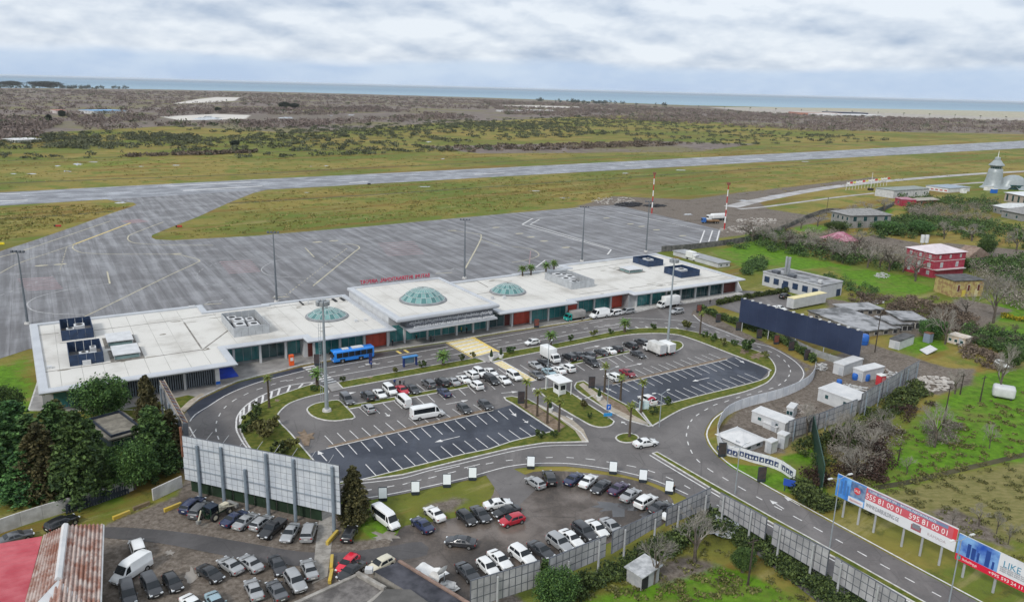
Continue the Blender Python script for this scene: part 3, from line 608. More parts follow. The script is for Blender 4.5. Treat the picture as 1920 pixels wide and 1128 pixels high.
def arrow(a, b_, w=0.2, m=None, par=None):
    A = P(*a); B = P(*b_); d = (B-A).normalized(); n = Vector((-d.y, d.x, 0)); mb = MB(); L = (B-A).length
    hl = min(1.5, L*0.4); C = B-d*hl
    pts = [A+n*w/2, A-n*w/2, C-n*w/2, C-n*0.55, B, C+n*0.55, C+n*w/2]
    k = MB(); k.v = [(p.x, p.y, ZM+0.003) for p in pts]; k.f = [(0, 1, 2, 6), (3, 4, 5)]
    k.build('direction_arrow', M_WPAINT, par or road)
for a, b_ in [((613, 864), (596, 845)), ((862, 818), (815, 829)), ((955, 767), (968, 781)), ((836, 758), (878, 750)), ((722, 774), (730, 781)), ((1378, 670), (1396, 681)), ((1330, 708), (1298, 715)), ((1173, 688), (1205, 681)), ((1156, 737), (1135, 727)), ((1092, 748), (1076, 741)), ((1062, 780), (1074, 787)), ((1175, 796), (1165, 790)), ((1095, 654), (1125, 648)), ((940, 737), (972, 734)), ((998, 733), (1002, 727)), ((625, 742), (668, 735)), ((858, 700), (880, 696)), ((980, 786), (990, 793)), ((1500, 948), (1470, 931)), ((1470, 954), (1443, 937)), ((1432, 959), (1405, 944)), ((1463, 945), (1427, 925)), ((700, 884), (688, 871))][:20]:
    arrow(a, b_)
# crosswalks
cw = struct(sheet('crosswalk', pxs([(838, 642), (884, 633), (930, 658), (888, 670)]), 0.075, M_CREAM))
A, B, C2, D2 = P(838, 642), P(884, 633), P(930, 658), P(888, 670)
for k in range(11):
    f = (k+0.5)/11; strip(MB(), [A.lerp(D2, f), B.lerp(C2, f)], 0.5, 0.081).build('crossing_stripe', M_WPAINT if k % 2 else M_YPAINT, cw)
marking([(886, 632.5), (934, 660)], 1.0, M_YPAINT, cw, 'yellow_border', z=0.079, smooth=False); marking([(837, 643), (886, 671)], 0.3, M_YPAINT, cw, 'yellow_border', z=0.079, smooth=False)
cw2 = struct(sheet('crosswalk', pxs([(924, 680), (942, 676), (1007, 713), (988, 717)]), 0.075, M_WPAINT))
A, B, C2, D2 = P(926, 680.5), P(940.5, 677), P(1004, 712.8), P(988, 716)
for k in range(14):
    f = (k+0.5)/14; strip(MB(), [A.lerp(D2, f), B.lerp(C2, f)], 0.62, 0.081).build('crossing_stripe', M_YPAINT, cw2)
cw3 = struct(sheet('crosswalk', pxs([(566, 688), (588, 683.5), (633, 716), (610, 721)]), 0.062, A_ROAD))
A, B, C2, D2 = P(566, 688), P(588, 683.5), P(633, 716), P(610, 721)
for k in range(9):
    f = (k+0.5)/9; strip(MB(), [A.lerp(D2, f), B.lerp(C2, f)], 0.75, 0.07).build('crossing_stripe', M_WPAINT, cw3)
for k in range(2):
    marking([(744+k*14, 658-k*2), (752+k*14, 663-k*2)], 0.7, M_YPAINT, road, 'yellow_marking', z=ZM, smooth=False)
# ---- the lower car parks
lot = struct(sheet('wet_car_park', cpoly([(745, 1000), (760, 985), (830, 975), (870, 965), (905, 950), (925, 925), (930, 900), (950, 884), (975, 893), (1000, 884), (1060, 883), (1150, 892), (1215, 908), (1262, 938), (1240, 985), (1135, 1020), (1020, 1085), (880, 1135), (790, 1090), (740, 1055), (730, 1020)]), 0.03, A_WET)); tag(lot, 'wet dark asphalt car park with puddles', 'car park')
lane = struct(sheet('lane', cpoly([(150, 1000), (195, 988), (290, 992), (380, 1003), (480, 1020), (560, 1033), (640, 1035), (740, 1022), (790, 1015), (800, 1040), (700, 1055), (590, 1062), (480, 1052), (400, 1037), (300, 1018), (200, 1008)]), 0.036, A_DARK)); tag(lane, 'dark asphalt lane through the gravel car park', 'lane')
struct(sheet('lane', pxs([(905, 882), (950, 872), (985, 890), (1010, 912), (960, 960), (935, 925)]), 0.04, A_ROAD))
M_CONC = mat('old_concrete', (0.20, 0.185, 0.165), 0.8, col2=(0.36, 0.34, 0.31), scale=0.9, bump=0.3, world_co=True)
struct(sheet('concrete_path', pxs([(600, 958), (625, 960), (622, 1020), (614, 1080), (585, 1095), (592, 1020)]), 0.045, M_CONC))
for x, y, rx, ry in [(360, 1077, 16, 16), (318, 1036, 12, 6), (1160, 950, 55, 16), (1215, 965, 22, 6), (720, 1005, 30, 10), (385, 985, 10, 5)]:
    struct(blob('puddle', x, y, rx, ry, 0.046, mat('muddy_puddle', (0.19, 0.165, 0.14), 0.12, col2=(0.28, 0.25, 0.215), scale=0.3, world_co=True, spec=0.6) if x < 800 else mat('dark_puddle', (0.055, 0.055, 0.058), 0.06, col2=(0.11, 0.11, 0.115), scale=0.15, world_co=True, spec=0.6)))
# ================================================================== TERMINAL
TO = P(72, 736, 5.5); TO = Vector((TO.x, TO.y, 0))
TU = Vector((math.cos(TANG), math.sin(TANG), 0)); TV = Vector((-math.sin(TANG), math.cos(TANG), 0))
def T(px, py, z):
    p = P(px, py, z)-TO; return p.dot(TU), p.dot(TV)
def TF(px, py, v):
    d = ray(px, py); o = Vector((0, 0, CAMH))-TO; t = (v-o.dot(TV))/d.dot(TV); q = o+d*t
    return q.dot(TU), q.z
term = empty('terminal_building', TO, TANG, 'long white flat-roofed airport terminal with three green glass domes', 'terminal')
M_ROOF = mat('roof_membrane', (0.40, 0.38, 0.345), 0.8, col2=(0.60, 0.585, 0.55), scale=0.10, detail=9, lo=0.22, hi=0.55, bump=0.15, bscale=2.0)
M_FASC = mat('white_fascia', (0.44, 0.46, 0.49), 0.38, col2=(0.52, 0.54, 0.57), scale=0.2, metal=0.15)
M_GLASS = mat('teal_glass', (0.022, 0.115, 0.125), 0.08, col2=(0.06, 0.25, 0.255), scale=0.25, spec=0.6)
M_GLASSD = mat('dark_glass', (0.012, 0.035, 0.042), 0.08, col2=(0.03, 0.085, 0.092), scale=0.3, spec=0.6)
M_REDP = mat('red_panel', (0.40, 0.058, 0.034), 0.55, var=0.15, scale=0.6)
M_DKRED = mat('dark_red_panel', (0.10, 0.022, 0.018), 0.5, var=0.2)
M_WWALL = mat('white_render', (0.42, 0.43, 0.44), 0.6, col2=(0.54, 0.55, 0.56), scale=0.3)
M_NAVY = mat('navy_louvre', (0.018, 0.038, 0.085), 0.5, var=0.25, scale=0.8)
M_STEEL = mat('galvanised', (0.36, 0.38, 0.40), 0.45, metal=0.35, var=0.15, scale=0.5)
M_SEAM = mat('roof_seam', (0.10, 0.09, 0.08), 0.8, col2=(0.30, 0.28, 0.25), scale=0.7)
M_DOMEG = mat('dome_glass', (0.17, 0.315, 0.305), 0.14, var=0.1, spec=0.5)
M_DOMEG2 = mat('dome_glass_dark', (0.075, 0.185, 0.185), 0.14, var=0.1, spec=0.5)
M_DOMEF = mat('dome_frame', (0.44, 0.49, 0.49), 0.4, metal=0.1)
M_UNIT = mat('white_unit', (0.54, 0.55, 0.56), 0.5, var=0.1)
M_DARK = mat('dark_void', (0.02, 0.021, 0.024), 0.8)
ROOFZ, RIM = 5.15, 5.55
polyL = [(0, 0), (37, 0), (37, 11.5), (54.5, 11.5), (54.5, 8), (77, 8), (77, 45.5), (53, 45.5), (53, 44.6), (39, 44.6), (39, 51.5), (-1.2, 51.0)]
polyR = [(107, 8.5), (133, 8.8), (133, 10.8), (153.5, 11.2), (153.5, 8.5), (200.3, 8.2), (201, 53), (155.5, 52), (155.5, 47.2), (134, 47.2), (134, 46.5), (107, 45.8)]
polyC = [(76.8, 7.2), (107.0, 8.6), (106.2, 43.6), (76.6, 43.0)]
for poly, rz, rim, bot, w in ((polyL, ROOFZ, RIM, 4.8, 1.7), (polyR, ROOFZ, RIM, 4.8, 1.7), (polyC, 7.75, 8.1, 7.0, 1.5)):
    r = MB().prism(inset(poly, 0.9), bot+0.15, rz, True).build('roof', M_ROOF, term)
    k = MB(); ring_sweep(k, poly, [(1.2, bot), (0.35, bot), (0.08, bot+0.2), (0, bot+0.4), (0.06, rim-0.25), (0.28, rim-0.06), (0.6, rim), (w, rim), (w+0.05, rz-0.1)])
    k.build('roof_fascia', M_FASC, term, smooth=28)
# soffit strip and walls
def wallbox(u0, u1, v0, v1, z0, z1, m, name='wall'): return MB().box(u0, u1, v0, v1, z0, z1).build(name, m, term)
wallbox(0.6, 33.6, 4.2, 50.4, 0, 5.0, M_WWALL); wallbox(33.6, 76.8, 15.6, 44.0, 0, 5.0, M_WWALL)
wallbox(77.0, 106.9, 13.2, 42.4, 0, 7.2, M_WWALL); wallbox(106.9, 199.6, 14.6, 45.4, 0, 5.0, M_WWALL); wallbox(154, 199.6, 45.4, 51.5, 0, 5.0, M_WWALL)
wallbox(54.8, 76.9, 12.2, 15.6, 0, 5.0, M_WWALL); wallbox(107.2, 132.6, 13.2, 14.6, 0, 5.0, M_WWALL); wallbox(154.0, 199.4, 12.2, 14.6, 0, 5.0, M_WWALL)
wallbox(0.5, 199.5, 2.2 if False else 14.7, 15.0, 0, 0.3, M_STEEL, 'plinth')
# facade bays: (kind, px left, px right, py mid, plane v)
def bay(kind, x0, x1, y0, y1, v, z0=0.35, z1=4.7, mull=1):
    u0 = TF(x0, y0, v)[0]; u1 = TF(x1, y1, v)[0]
    m = {'g': M_GLASS, 'd': M_GLASSD, 'r': M_REDP, 'k': M_DKRED}[kind]
    nm = {'g': 'window', 'd': 'window', 'r': 'red_panel', 'k': 'dark_red_panel'}[kind]
    if kind in 'gd':
        n = max(1, round((u1-u0)/2.1)); fr = MB().box(u0-0.06, u1+0.06, v-0.02, v+0.1, z0-0.06, z1+0.06).build('window_frame', M_STEEL, term)
        for i in range(n):
            a = u0+(u1-u0)*i/n+0.05; b_ = u0+(u1-u0)*(i+1)/n-0.05
            for za, zb in ((z0, z1-0.95), (z1-0.87, z1)): MB().box(a, b_, v-0.06, v+0.0, za, zb).build('pane', m, fr)
    else:
        n = 3
        for i in range(n):
            MB().box(u0+(u1-u0)*i/n+0.02, u0+(u1-u0)*(i+1)/n-0.02, v-0.08, v+0.05, z0-0.1, z1).build(nm, m, term)
    return u0, u1
def column(u, v, z1=4.85, w=0.24, d=0.24): MB().box(u-w, u+w, v-d, v+d, 0.15, z1).build('column', M_WWALL, term)
vf = 4.1
bay('g', 101, 152, 750, 742, vf, 0.3, 4.7)
uL0, uL1 = TF(200, 730, vf)[0], TF(402, 706, vf)[0]
MB().box(uL0, uL1, vf-0.05, vf+0.1, 0.2, 4.75).build('louvre_recess', M_DARK, term)
nl_ = 46; me = MB().box(-0.11, 0.11, -0.16, 0.16, 0.2, 4.75).mesh('louvre_blade')
for i in range(nl_): inst(me, 'louvre_blade', mat('louvre_grey', (0.16, 0.19, 0.22), 0.5), term, (uL0+(uL1-uL0)*(i+.5)/nl_, vf-0.3, 0))
for px, py in ((227, 728), (346, 712), (409, 706)): column(TF(px, py, vf-0.9)[0], vf-0.9)
column(TF(75, 745, 1.0)[0]+0.6, 1.6)
vb = 15.5
for x0, x1, y0 in ((427, 436, 668), (440, 487, 665), (490, 534, 660), (539, 572, 655)): bay('g' if x0 != 490 else 'd', x0, x1, y0, y0-5, vb)
for px in (438, 488, 536): column(TF(px, 664, 13.0)[0], 13.0)
bay('k', 577, 588, 650, 648, 12.1, mull=1); bay('g', 590, 604, 650, 648, 12.1); bay('g', 607, 635, 648, 645, 12.1); bay('g', 640, 680, 643, 638, 12.1); bay('r', 686, 724, 636, 632, 12.0)
for px in (588, 637, 683, 727): column(TF(px, 640, 11.0)[0], 11.0)
vc = 13.1
for x0, x1 in ((729, 756), (761, 800), (803, 826), (829, 853), (858, 886), (889, 911)): bay('g', x0, x1, 625-(x0-729)*0.16, 625-(x1-729)*0.16, vc)
for px, py in ((758, 620), (801, 613), (856, 604), (887, 600), (914, 596)): column(TF(px, py, 11.5)[0], 11.5, z1=4.6)
bay('d', 918, 945, 596, 592, vc); bay('k', 946, 956, 592, 590, vc)
vr = 13.1
bay('r', 963, 993, 592, 588, 12.6)
for x0, x1, k in ((997, 1027, 'g'), (1030, 1060, 'g')): bay(k, x0, x1, 588-(x0-997)*.15, 588-(x1-997)*.15, vr)
bay('r', 1065, 1081, 576, 574, 13.2)
for x0, x1, k in ((1085, 1112, 'g'), (1116, 1143, 'g'), (1147, 1171, 'r')): bay(k, x0, x1, 572-(x0-1085)*.15, 572-(x1-1085)*.15, 14.4)
for px, py in ((960, 592), (995, 588), (1028, 584), (1062, 578)): column(TF(px, py, 11.6)[0], 11.6)
for px, py in ((1083, 572), (1114, 568), (1145, 563)): column(TF(px, py, 13.4)[0], 13.4)
for x0, x1, k in ((1195, 1220, 'g'), (1222, 1247, 'g'), (1250, 1275, 'd'), (1278, 1303, 'd'), (1306, 1329, 'd'), (1332, 1354, 'd'), (1357, 1379, 'k')): bay(k, x0, x1, 562-(x0-1195)*.15, 562-(x1-1195)*.15, 12.1)
for px in (1193, 1221, 1249, 1276, 1304, 1330, 1355, 1381): column(TF(px, 560-(px-1195)*.15, 11.2)[0], 11.2)
wallbox(153.7, 154.3, 11.3, 14.6, 0.2, 4.5, M_STEEL, 'side_wall'); wallbox(154, 200.2, 8.6, 12.2, 0, 0.45, M_KERB, 'platform')
# entrance canopy and lettering
ca = T(765, 612, 4.6); cb = T(928, 586, 4.6)
c0u, c1u = 79.8, 105.6
k = MB(); ring_sweep(k, [(c0u, 6.2), (c1u, 7.2), (c1u, 13.0), (c0u, 13.0)], [(0.4, 4.35), (0.05, 4.4), (0, 4.6), (0.05, 4.8), (0.4, 4.85)]); k.quad((c0u, 6.3, 4.84), (c1u, 7.3, 4.84), (c1u, 13, 4.84), (c0u, 13, 4.84)); k.build('canopy', M_FASC, term, smooth=40)
MB().box(c0u+0.5, c1u-0.2, 9.3, 13.1, 4.9, 6.7).build('clerestory_wall', mat('clerestory', (0.16, 0.17, 0.19), 0.5), term)
def text_mesh(body, size, depth, name, align='CENTER'):
    cu = bpy.data.curves.new(name, 'FONT'); cu.body = body; cu.size = size; cu.extrude = depth; cu.align_x = align; cu.align_y = 'CENTER'; cu.resolution_u = 2
    o = bpy.data.objects.new(name, cu); COL.objects.link(o)
    dg = bpy.context.evaluated_depsgraph_get(); me = bpy.data.meshes.new_from_object(o.evaluated_get(dg)); me.name = name
    bpy.data.objects.remove(o); bpy.data.curves.remove(cu); return me
def lettering(body, size, m, parent, mtx, width=None, name='lettering', depth=0.05, world=False, bold=0.0, align='CENTER'):
    me = text_mesh(body, size, depth, name, align); me.materials.clear(); me.materials.append(m)
    xs = [v.co.x for v in me.vertices]; w = max(xs)-min(xs) if xs else 1
    o = bpy.data.objects.new(name, me); place(o, parent, world)
    s = width/w if width else 1.0
    o.matrix_local = mtx @ Matrix.Diagonal((s, 1, 1, 1)) if not world else mtx @ Matrix.Diagonal((s, 1, 1, 1))
    return o
def frame(x, y, z, loc):
    m = Matrix.Identity(4)
    for i in range(3): m[i][0] = x[i]; m[i][1] = y[i]; m[i][2] = z[i]; m[i][3] = loc[i]
    return m
M_LET = mat('white_letters', (0.74, 0.75, 0.77), 0.4); M_LETR = mat('red_letters', (0.42, 0.012, 0.05), 0.45)
lettering('ალექსანდრე ქართველის სახელობის ბათუმის საერთაშორისო აეროპორტი', 1.0, M_LET, term, frame((1, 0, 0), (0, 0, 1), (0, -1, 0), (92.8, 8.9, 6.05)), 24.0, 'entrance_lettering')
lettering('ALEXANDER KARTVELI BATUMI INTERNATIONAL AIRPORT', 1.0, M_LET, term, frame((1, 0, 0), (0, 0, 1), (0, -1, 0), (93.0, 7.3, 5.3)), 23.5, 'entrance_lettering')
la = T(675, 530, 8.9); lb = T(805, 516, 8.9)
lettering('BATUMI  INTERNATIONAL  AIRPORT', 1.6, M_LETR, term, frame((-1, 0, 0), (0, 0, 1), (0, 1, 0), ((la[0]+lb[0])/2, 43.2, 8.95)), lb[0]-la[0], 'roof_lettering', 0.12)
k = MB()
for i in range(14): u = la[0]+(lb[0]-la[0])*i/13; k.box(u-0.04, u+0.04, 43.1, 43.2, 8.0, 9.6)
k.build('sign_rail', M_STEEL, term)
# glass domes
def dome(px, py, z, rpx, h, segs, rows, mA, mB):
    u, v = T(px, py, z); uR, vR = T(px+rpx, py, z); r = math.hypot(uR-u, vR-v)*0.93
    rho = (r*r+h*h)/(2*h); zc = z+h-rho; th0 = math.asin(min(1, r/rho))
    d = MB().lathe([(r+0.55, z-0.1), (r+0.55, z+0.12), (r+0.25, z+0.35), (r, z+0.35), (r*0.98, z+0.1)], (u, v, 0), 40).build('dome', mat('dome_kerb', (0.22, 0.23, 0.24), 0.6, var=.2), term, smooth=40)
    ring = [math.sin(th0*(1-j/rows))*rho for j in range(rows)]+[0.5]; zz = [zc+math.cos(th0*(1-j/rows))*rho+0.3 for j in range(rows)]+[zc+rho+0.3]
    fr = MB()
    for j in range(rows+1):
        for i in range(segs):
            a0, a1 = 2*math.pi*i/segs, 2*math.pi*(i+1)/segs
            p = lambda jj, a, dr=0.0: Vector((u+ring[jj]*math.cos(a), v+ring[jj]*math.sin(a), zz[jj]+dr))
            fr.tube(p(j, a0, .04), p(j, a1, .04), 0.07, n=4, cap=False)
            if j < rows: fr.tube(p(j, a0, .04), p(j+1, a0, .04), 0.055, n=4, cap=False)
    fr.build('dome_frame', M_DOMEF, d)
    for j in range(rows):
        for i in range(segs):
            a0, a1 = 2*math.pi*i/segs+0.008, 2*math.pi*(i+1)/segs-0.008
            q = [p(j, a0, .02), p(j, a1, .02), p(j+1, a1, .02), p(j+1, a0, .02)]
            MB().quad(*q).build('pane', mA if (i+j) % 2 or j > 1 else mB, d)
dome(613, 592, 5.3, 39, 1.9, 22, 3, M_DOMEG, M_DOMEG2); dome(793, 561, 7.9, 44, 3.0, 24, 4, M_DOMEG, M_DOMEG2); dome(952, 546, 5.3, 33, 2.2, 22, 3, M_DOMEG, M_DOMEG2)
# plant enclosures on the roof
def enclosure(name, u0, u1, v0, v1, h, m, units, z=ROOFZ, cell=1.6, louv=True):
    t_ = 0.12
    e = MB().box(u0, u1, v0, v1, z-0.02, z+0.06).build(name, mat('enclosure_floor', (0.10, 0.10, 0.105), 0.8), term)
    def side(a0, a1, b_, horiz):
        n = max(1, round((a1-a0)/cell))
        for i in range(n):
            s0 = a0+(a1-a0)*i/n+0.03; s1 = a0+(a1-a0)*(i+1)/n-0.03
            (MB().box(s0, s1, b_-t_/2, b_+t_/2, z, z+h) if horiz else MB().box(b_-t_/2, b_+t_/2, s0, s1, z, z+h)).build('louvre_panel', m, e)
    side(u0, u1, v0, True); side(u0, u1, v1, True); side(v0, v1, u0, False); side(v0, v1, u1, False)
    for (fu, fv, w, d, hh) in units:
        cu, cv = u0+(u1-u0)*fu, v0+(v1-v0)*fv
        o = MB().box(cu-w/2, cu+w/2, cv-d/2, cv+d/2, z+0.25, z+0.25+hh).build('air_handling_unit', M_UNIT, e)
        MB().lathe([(0.0, 0.06), (min(w, d)*0.33, 0.06), (min(w, d)*0.36, 0.0)], (cu, cv, z+0.26+hh), 14).build('fan', M_DARK, o)
M_LOUV = mat('grey_louvre', (0.42, 0.44, 0.46), 0.45, metal=0.2, var=0.12, scale=0.8)
a = T(439, 632, ROOFZ); b_ = T(506, 624, ROOFZ); c_ = T(407, 582, ROOFZ+2.3)
enclosure('plant_enclosure', a[0], b_[0], (a[1]+b_[1])/2, c_[1]-3, 2.3, M_LOUV, [(0.3, 0.35, 2.4, 3.4, 1.5), (0.68, 0.3, 2.2, 3, 1.4), (0.35, 0.62, 2.4, 3.2, 1.6), (0.7, 0.66, 1.8, 2.4, 1.2), (0.25, 0.85, 2.2, 2.5, 1.3)])
a = T(1072, 543, ROOFZ); b_ = T(1113, 537, ROOFZ); c_ = T(1013, 508, ROOFZ+2.3)
enclosure('plant_enclosure', a[0], b_[0], (a[1]+b_[1])/2, c_[1]-2, 2.3, M_LOUV, [(0.35, 0.2, 2.2, 3, 1.4), (0.3, 0.45, 2.4, 3.4, 1.6), (0.65, 0.6, 2.4, 3.2, 1.5), (0.35, 0.8, 2.4, 3.4, 1.8), (0.7, 0.85, 2, 2.5, 1.3)])
def nbox(name, p0, p1, depth, h, m, units):
    a = T(*p0, ROOFZ); b_ = T(*p1, ROOFZ); enclosure(name, a[0], b_[0], (a[1]+b_[1])/2, (a[1]+b_[1])/2+depth, h, m, units)
nbox('plant_enclosure', (117, 640), (176, 631), 10.5, 2.4, M_NAVY, [(0.3, 0.4, 1.6, 1.6, 1.4), (0.6, 0.5, 2.2, 2.2, 1.8)])
nbox('plant_enclosure', (132, 687), (195, 678), 10.0, 2.4, M_NAVY, [(0.45, 0.4, 1.8, 1.4, 1.3), (0.75, 0.55, 1.2, 1.6, 1.8)])
nbox('plant_enclosure', (1217, 501), (1242, 497), 8.5, 2.1, M_NAVY, [(0.5, 0.5, 2.6, 3.0, 1.6)])
nbox('plant_enclosure', (1280, 522), (1309, 516), 8.5, 2.1, M_NAVY, [(0.45, 0.5, 2.8, 3.2, 1.7)])
for (px, py, w, d, h) in [(163, 682, 1.6, 1.3, 1.0), (176, 676, 1.4, 0.5, 2.0), (93, 690, 0.9, 0.9, 0.5), (667, 603, 0.7, 0.7, 0.6), (685, 601, 0.7, 0.7, 0.6), (923, 561, 0.8, 0.6, 0.9), (945, 560, 0.8, 0.6, 0.9), (578, 570, 0.25, 0.25, 1.3), (360, 577, 1.5, 0.8, 0.6)]:
    u, v = T(px, py, ROOFZ); MB().box(u-w/2, u+w/2, v-d/2, v+d/2, ROOFZ, ROOFZ+h).build('roof_vent', M_UNIT, term)
# rooflights
def rooflight(p, w, d, h):
    u, v = T(*p, ROOFZ); b0 = MB().box(u-w/2-0.6, u+w/2+0.6, v-d/2-0.6, v+d/2+0.6, ROOFZ-0.02, ROOFZ+0.12).build('rooflight', M_SEAM, term)
    MB().box(u-w/2, u+w/2, v-d/2, v+d/2, ROOFZ+h, ROOFZ+h+0.18).build('cover', M_UNIT, b0)
    k = MB()
    for i in (-1, 1):
        for j in (-1, 0, 1): k.box(u+i*(w/2-.2)-.08, u+i*(w/2-.2)+.08, v+j*(d/2-.2)-.08, v+j*(d/2-.2)+.08, ROOFZ, ROOFZ+h)
    k.build('posts', M_STEEL, b0); MB().box(u-w/2+.3, u+w/2-.3, v-d/2+.3, v+d/2-.3, ROOFZ, ROOFZ+h*0.7).build('glazing', mat('rooflight_glass', (0.20, 0.30, 0.30), 0.2), b0)
rooflight((224, 640), 5.4, 7.0, 1.1); rooflight((236, 664), 5.4, 7.0, 1.1); rooflight((1183, 508), 6.0, 5.6, 1.0)
# roof seams
def seam(pts, w=0.4): strip(MB(), [Vector((*T(x, y, ROOFZ), 0)) for x, y in pts], w, ROOFZ+0.006).build('roof_seam', M_SEAM, term)
for pts in [[(70, 628), (110, 624)], [(176, 619), (300, 604), (405, 589)], [(85, 697), (240, 675), (380, 655)], [(380, 655), (428, 619)], [(345, 604), (378, 653)], [(500, 578), (600, 565), (650, 558)], [(685, 550), (720, 546)], [(850, 533), (895, 527)], [(895, 527), (915, 538)], [(1070, 508), (1180, 492)], [(1140, 501), (1180, 512)], [(1180, 540), (1300, 524), (1385, 512)], [(860, 557), (935, 545)], [(1085, 552), (1160, 541)]]: seam(pts)
MB().box(*[x for x in (63.0, 63.3)], 40.2, 44.0, ROOFZ, ROOFZ+0.3).build('roof_hatch', M_DARK, term)
u, v = T(647, 561, ROOFZ); k = MB()
for a_, b2 in ((-3.4, -2.7), (-1.1, -.4)): k.box(u+a_, u+b2, v-1.6, v+1.6, ROOFZ, ROOFZ+0.25)
k.build('roof_hatch', M_DARK, term)
# membrane laps and drain stains
M_LAP = mat('membrane_lap', (0.33, 0.32, 0.29), 0.8, col2=(0.46, 0.45, 0.42), scale=0.3); M_STAIN = mat('roof_stain', (0.17, 0.15, 0.12), 0.85, col2=(0.34, 0.32, 0.28), scale=0.5)
def lap(u0, v0, u1, v1, z, m=M_LAP, w=.12): strip(MB(), [Vector((u0, v0, 0)), Vector((u1, v1, 0))], w, z).build('membrane_lap', m, term)
for u in range(4, 36, 4): lap(u, 2.0, u, 49, ROOFZ+.004)
for u in range(40, 76, 4): lap(u, 13.5 if u < 55 else 10, u, 43, ROOFZ+.004)
for u in range(80, 106, 4): lap(u, 10, u, 41.5, 7.754)
for u in range(110, 199, 4): lap(u, 13, u, 44, ROOFZ+.004)
rr_ = random.Random(4)
for i in range(46):
    u, v = rr_.uniform(4, 197), rr_.choice([rr_.uniform(12.5, 15), rr_.uniform(38, 43), rr_.uniform(15, 40)])
    if 76 < u < 108: continue
    a_, b2 = rr_.uniform(.5, 2.6), rr_.uniform(.2, .7); MB().quad(*[(u+a_*math.cos(t_)*(q := rr_.uniform(.4, 1.1)), v+b2*math.sin(t_)*q, ROOFZ+.008) for t_ in np.linspace(0, 6.283, 11)[:-1]]).build('drain_stain', M_STAIN, term)
# blue sign panel and post by the west wing
bl = P(410, 694, 0.24); MB().quad(P(410, 690, .24), P(434, 686, .24), P(448, 705, .24), P(412, 711, .24)).build('forecourt_mat', mat('blue_mat', (0.012, 0.05, 0.42), 0.5, var=0.2), None)
struct(bpy.context.scene.objects['forecourt_mat'])
# ================================================================== VEHICLES
PAINT = {'white': (0.72, 0.73, 0.73), 'silver': (0.36, 0.37, 0.38), 'grey': (0.115, 0.12, 0.13), 'dark grey': (0.045, 0.048, 0.055), 'black': (0.014, 0.015, 0.018), 'dark blue': (0.016, 0.026, 0.075),
         'red': (0.42, 0.012, 0.03), 'light blue': (0.30, 0.42, 0.47), 'teal': (0.01, 0.30, 0.27), 'cream': (0.60, 0.56, 0.44), 'dark red': (0.20, 0.012, 0.025), 'sky blue': (0.015, 0.22, 0.72), 'purple': (0.045, 0.028, 0.075), 'bright red': (0.62, 0.010, 0.035)}
def paint(c):
    n = 'car_paint_'+c.replace(' ', '_')
    if n in MATS: return MATS[n]
    m = mat(n, PAINT[c], 0.28, 0.25 if c in ('silver', 'grey', 'dark grey', 'light blue') else 0.0, 0.05, 0.7, spec=0.55)
    b = m.node_tree.nodes['Principled BSDF']; b.inputs['Coat Weight'].default_value = 0.5; b.inputs['Coat Roughness'].default_value = 0.1
    return m
M_TYRE = mat('tyre', (0.016, 0.016, 0.017), 0.85); M_RIM = mat('rim', (0.36, 0.37, 0.38), 0.35, 0.6); M_CGLASS = mat('car_glass', (0.012, 0.016, 0.020), 0.06, spec=0.45, var=0.2)
M_LAMP = mat('headlight', (0.62, 0.65, 0.68), 0.15); M_TAIL = mat('tail_light', (0.32, 0.01, 0.01), 0.25); M_UNDER = mat('underbody', (0.012, 0.012, 0.012), 0.9); M_PLATE = mat('plate', (0.68, 0.68, 0.66), 0.5); M_GRILLE = mat('grille', (0.02, 0.02, 0.022), 0.4)
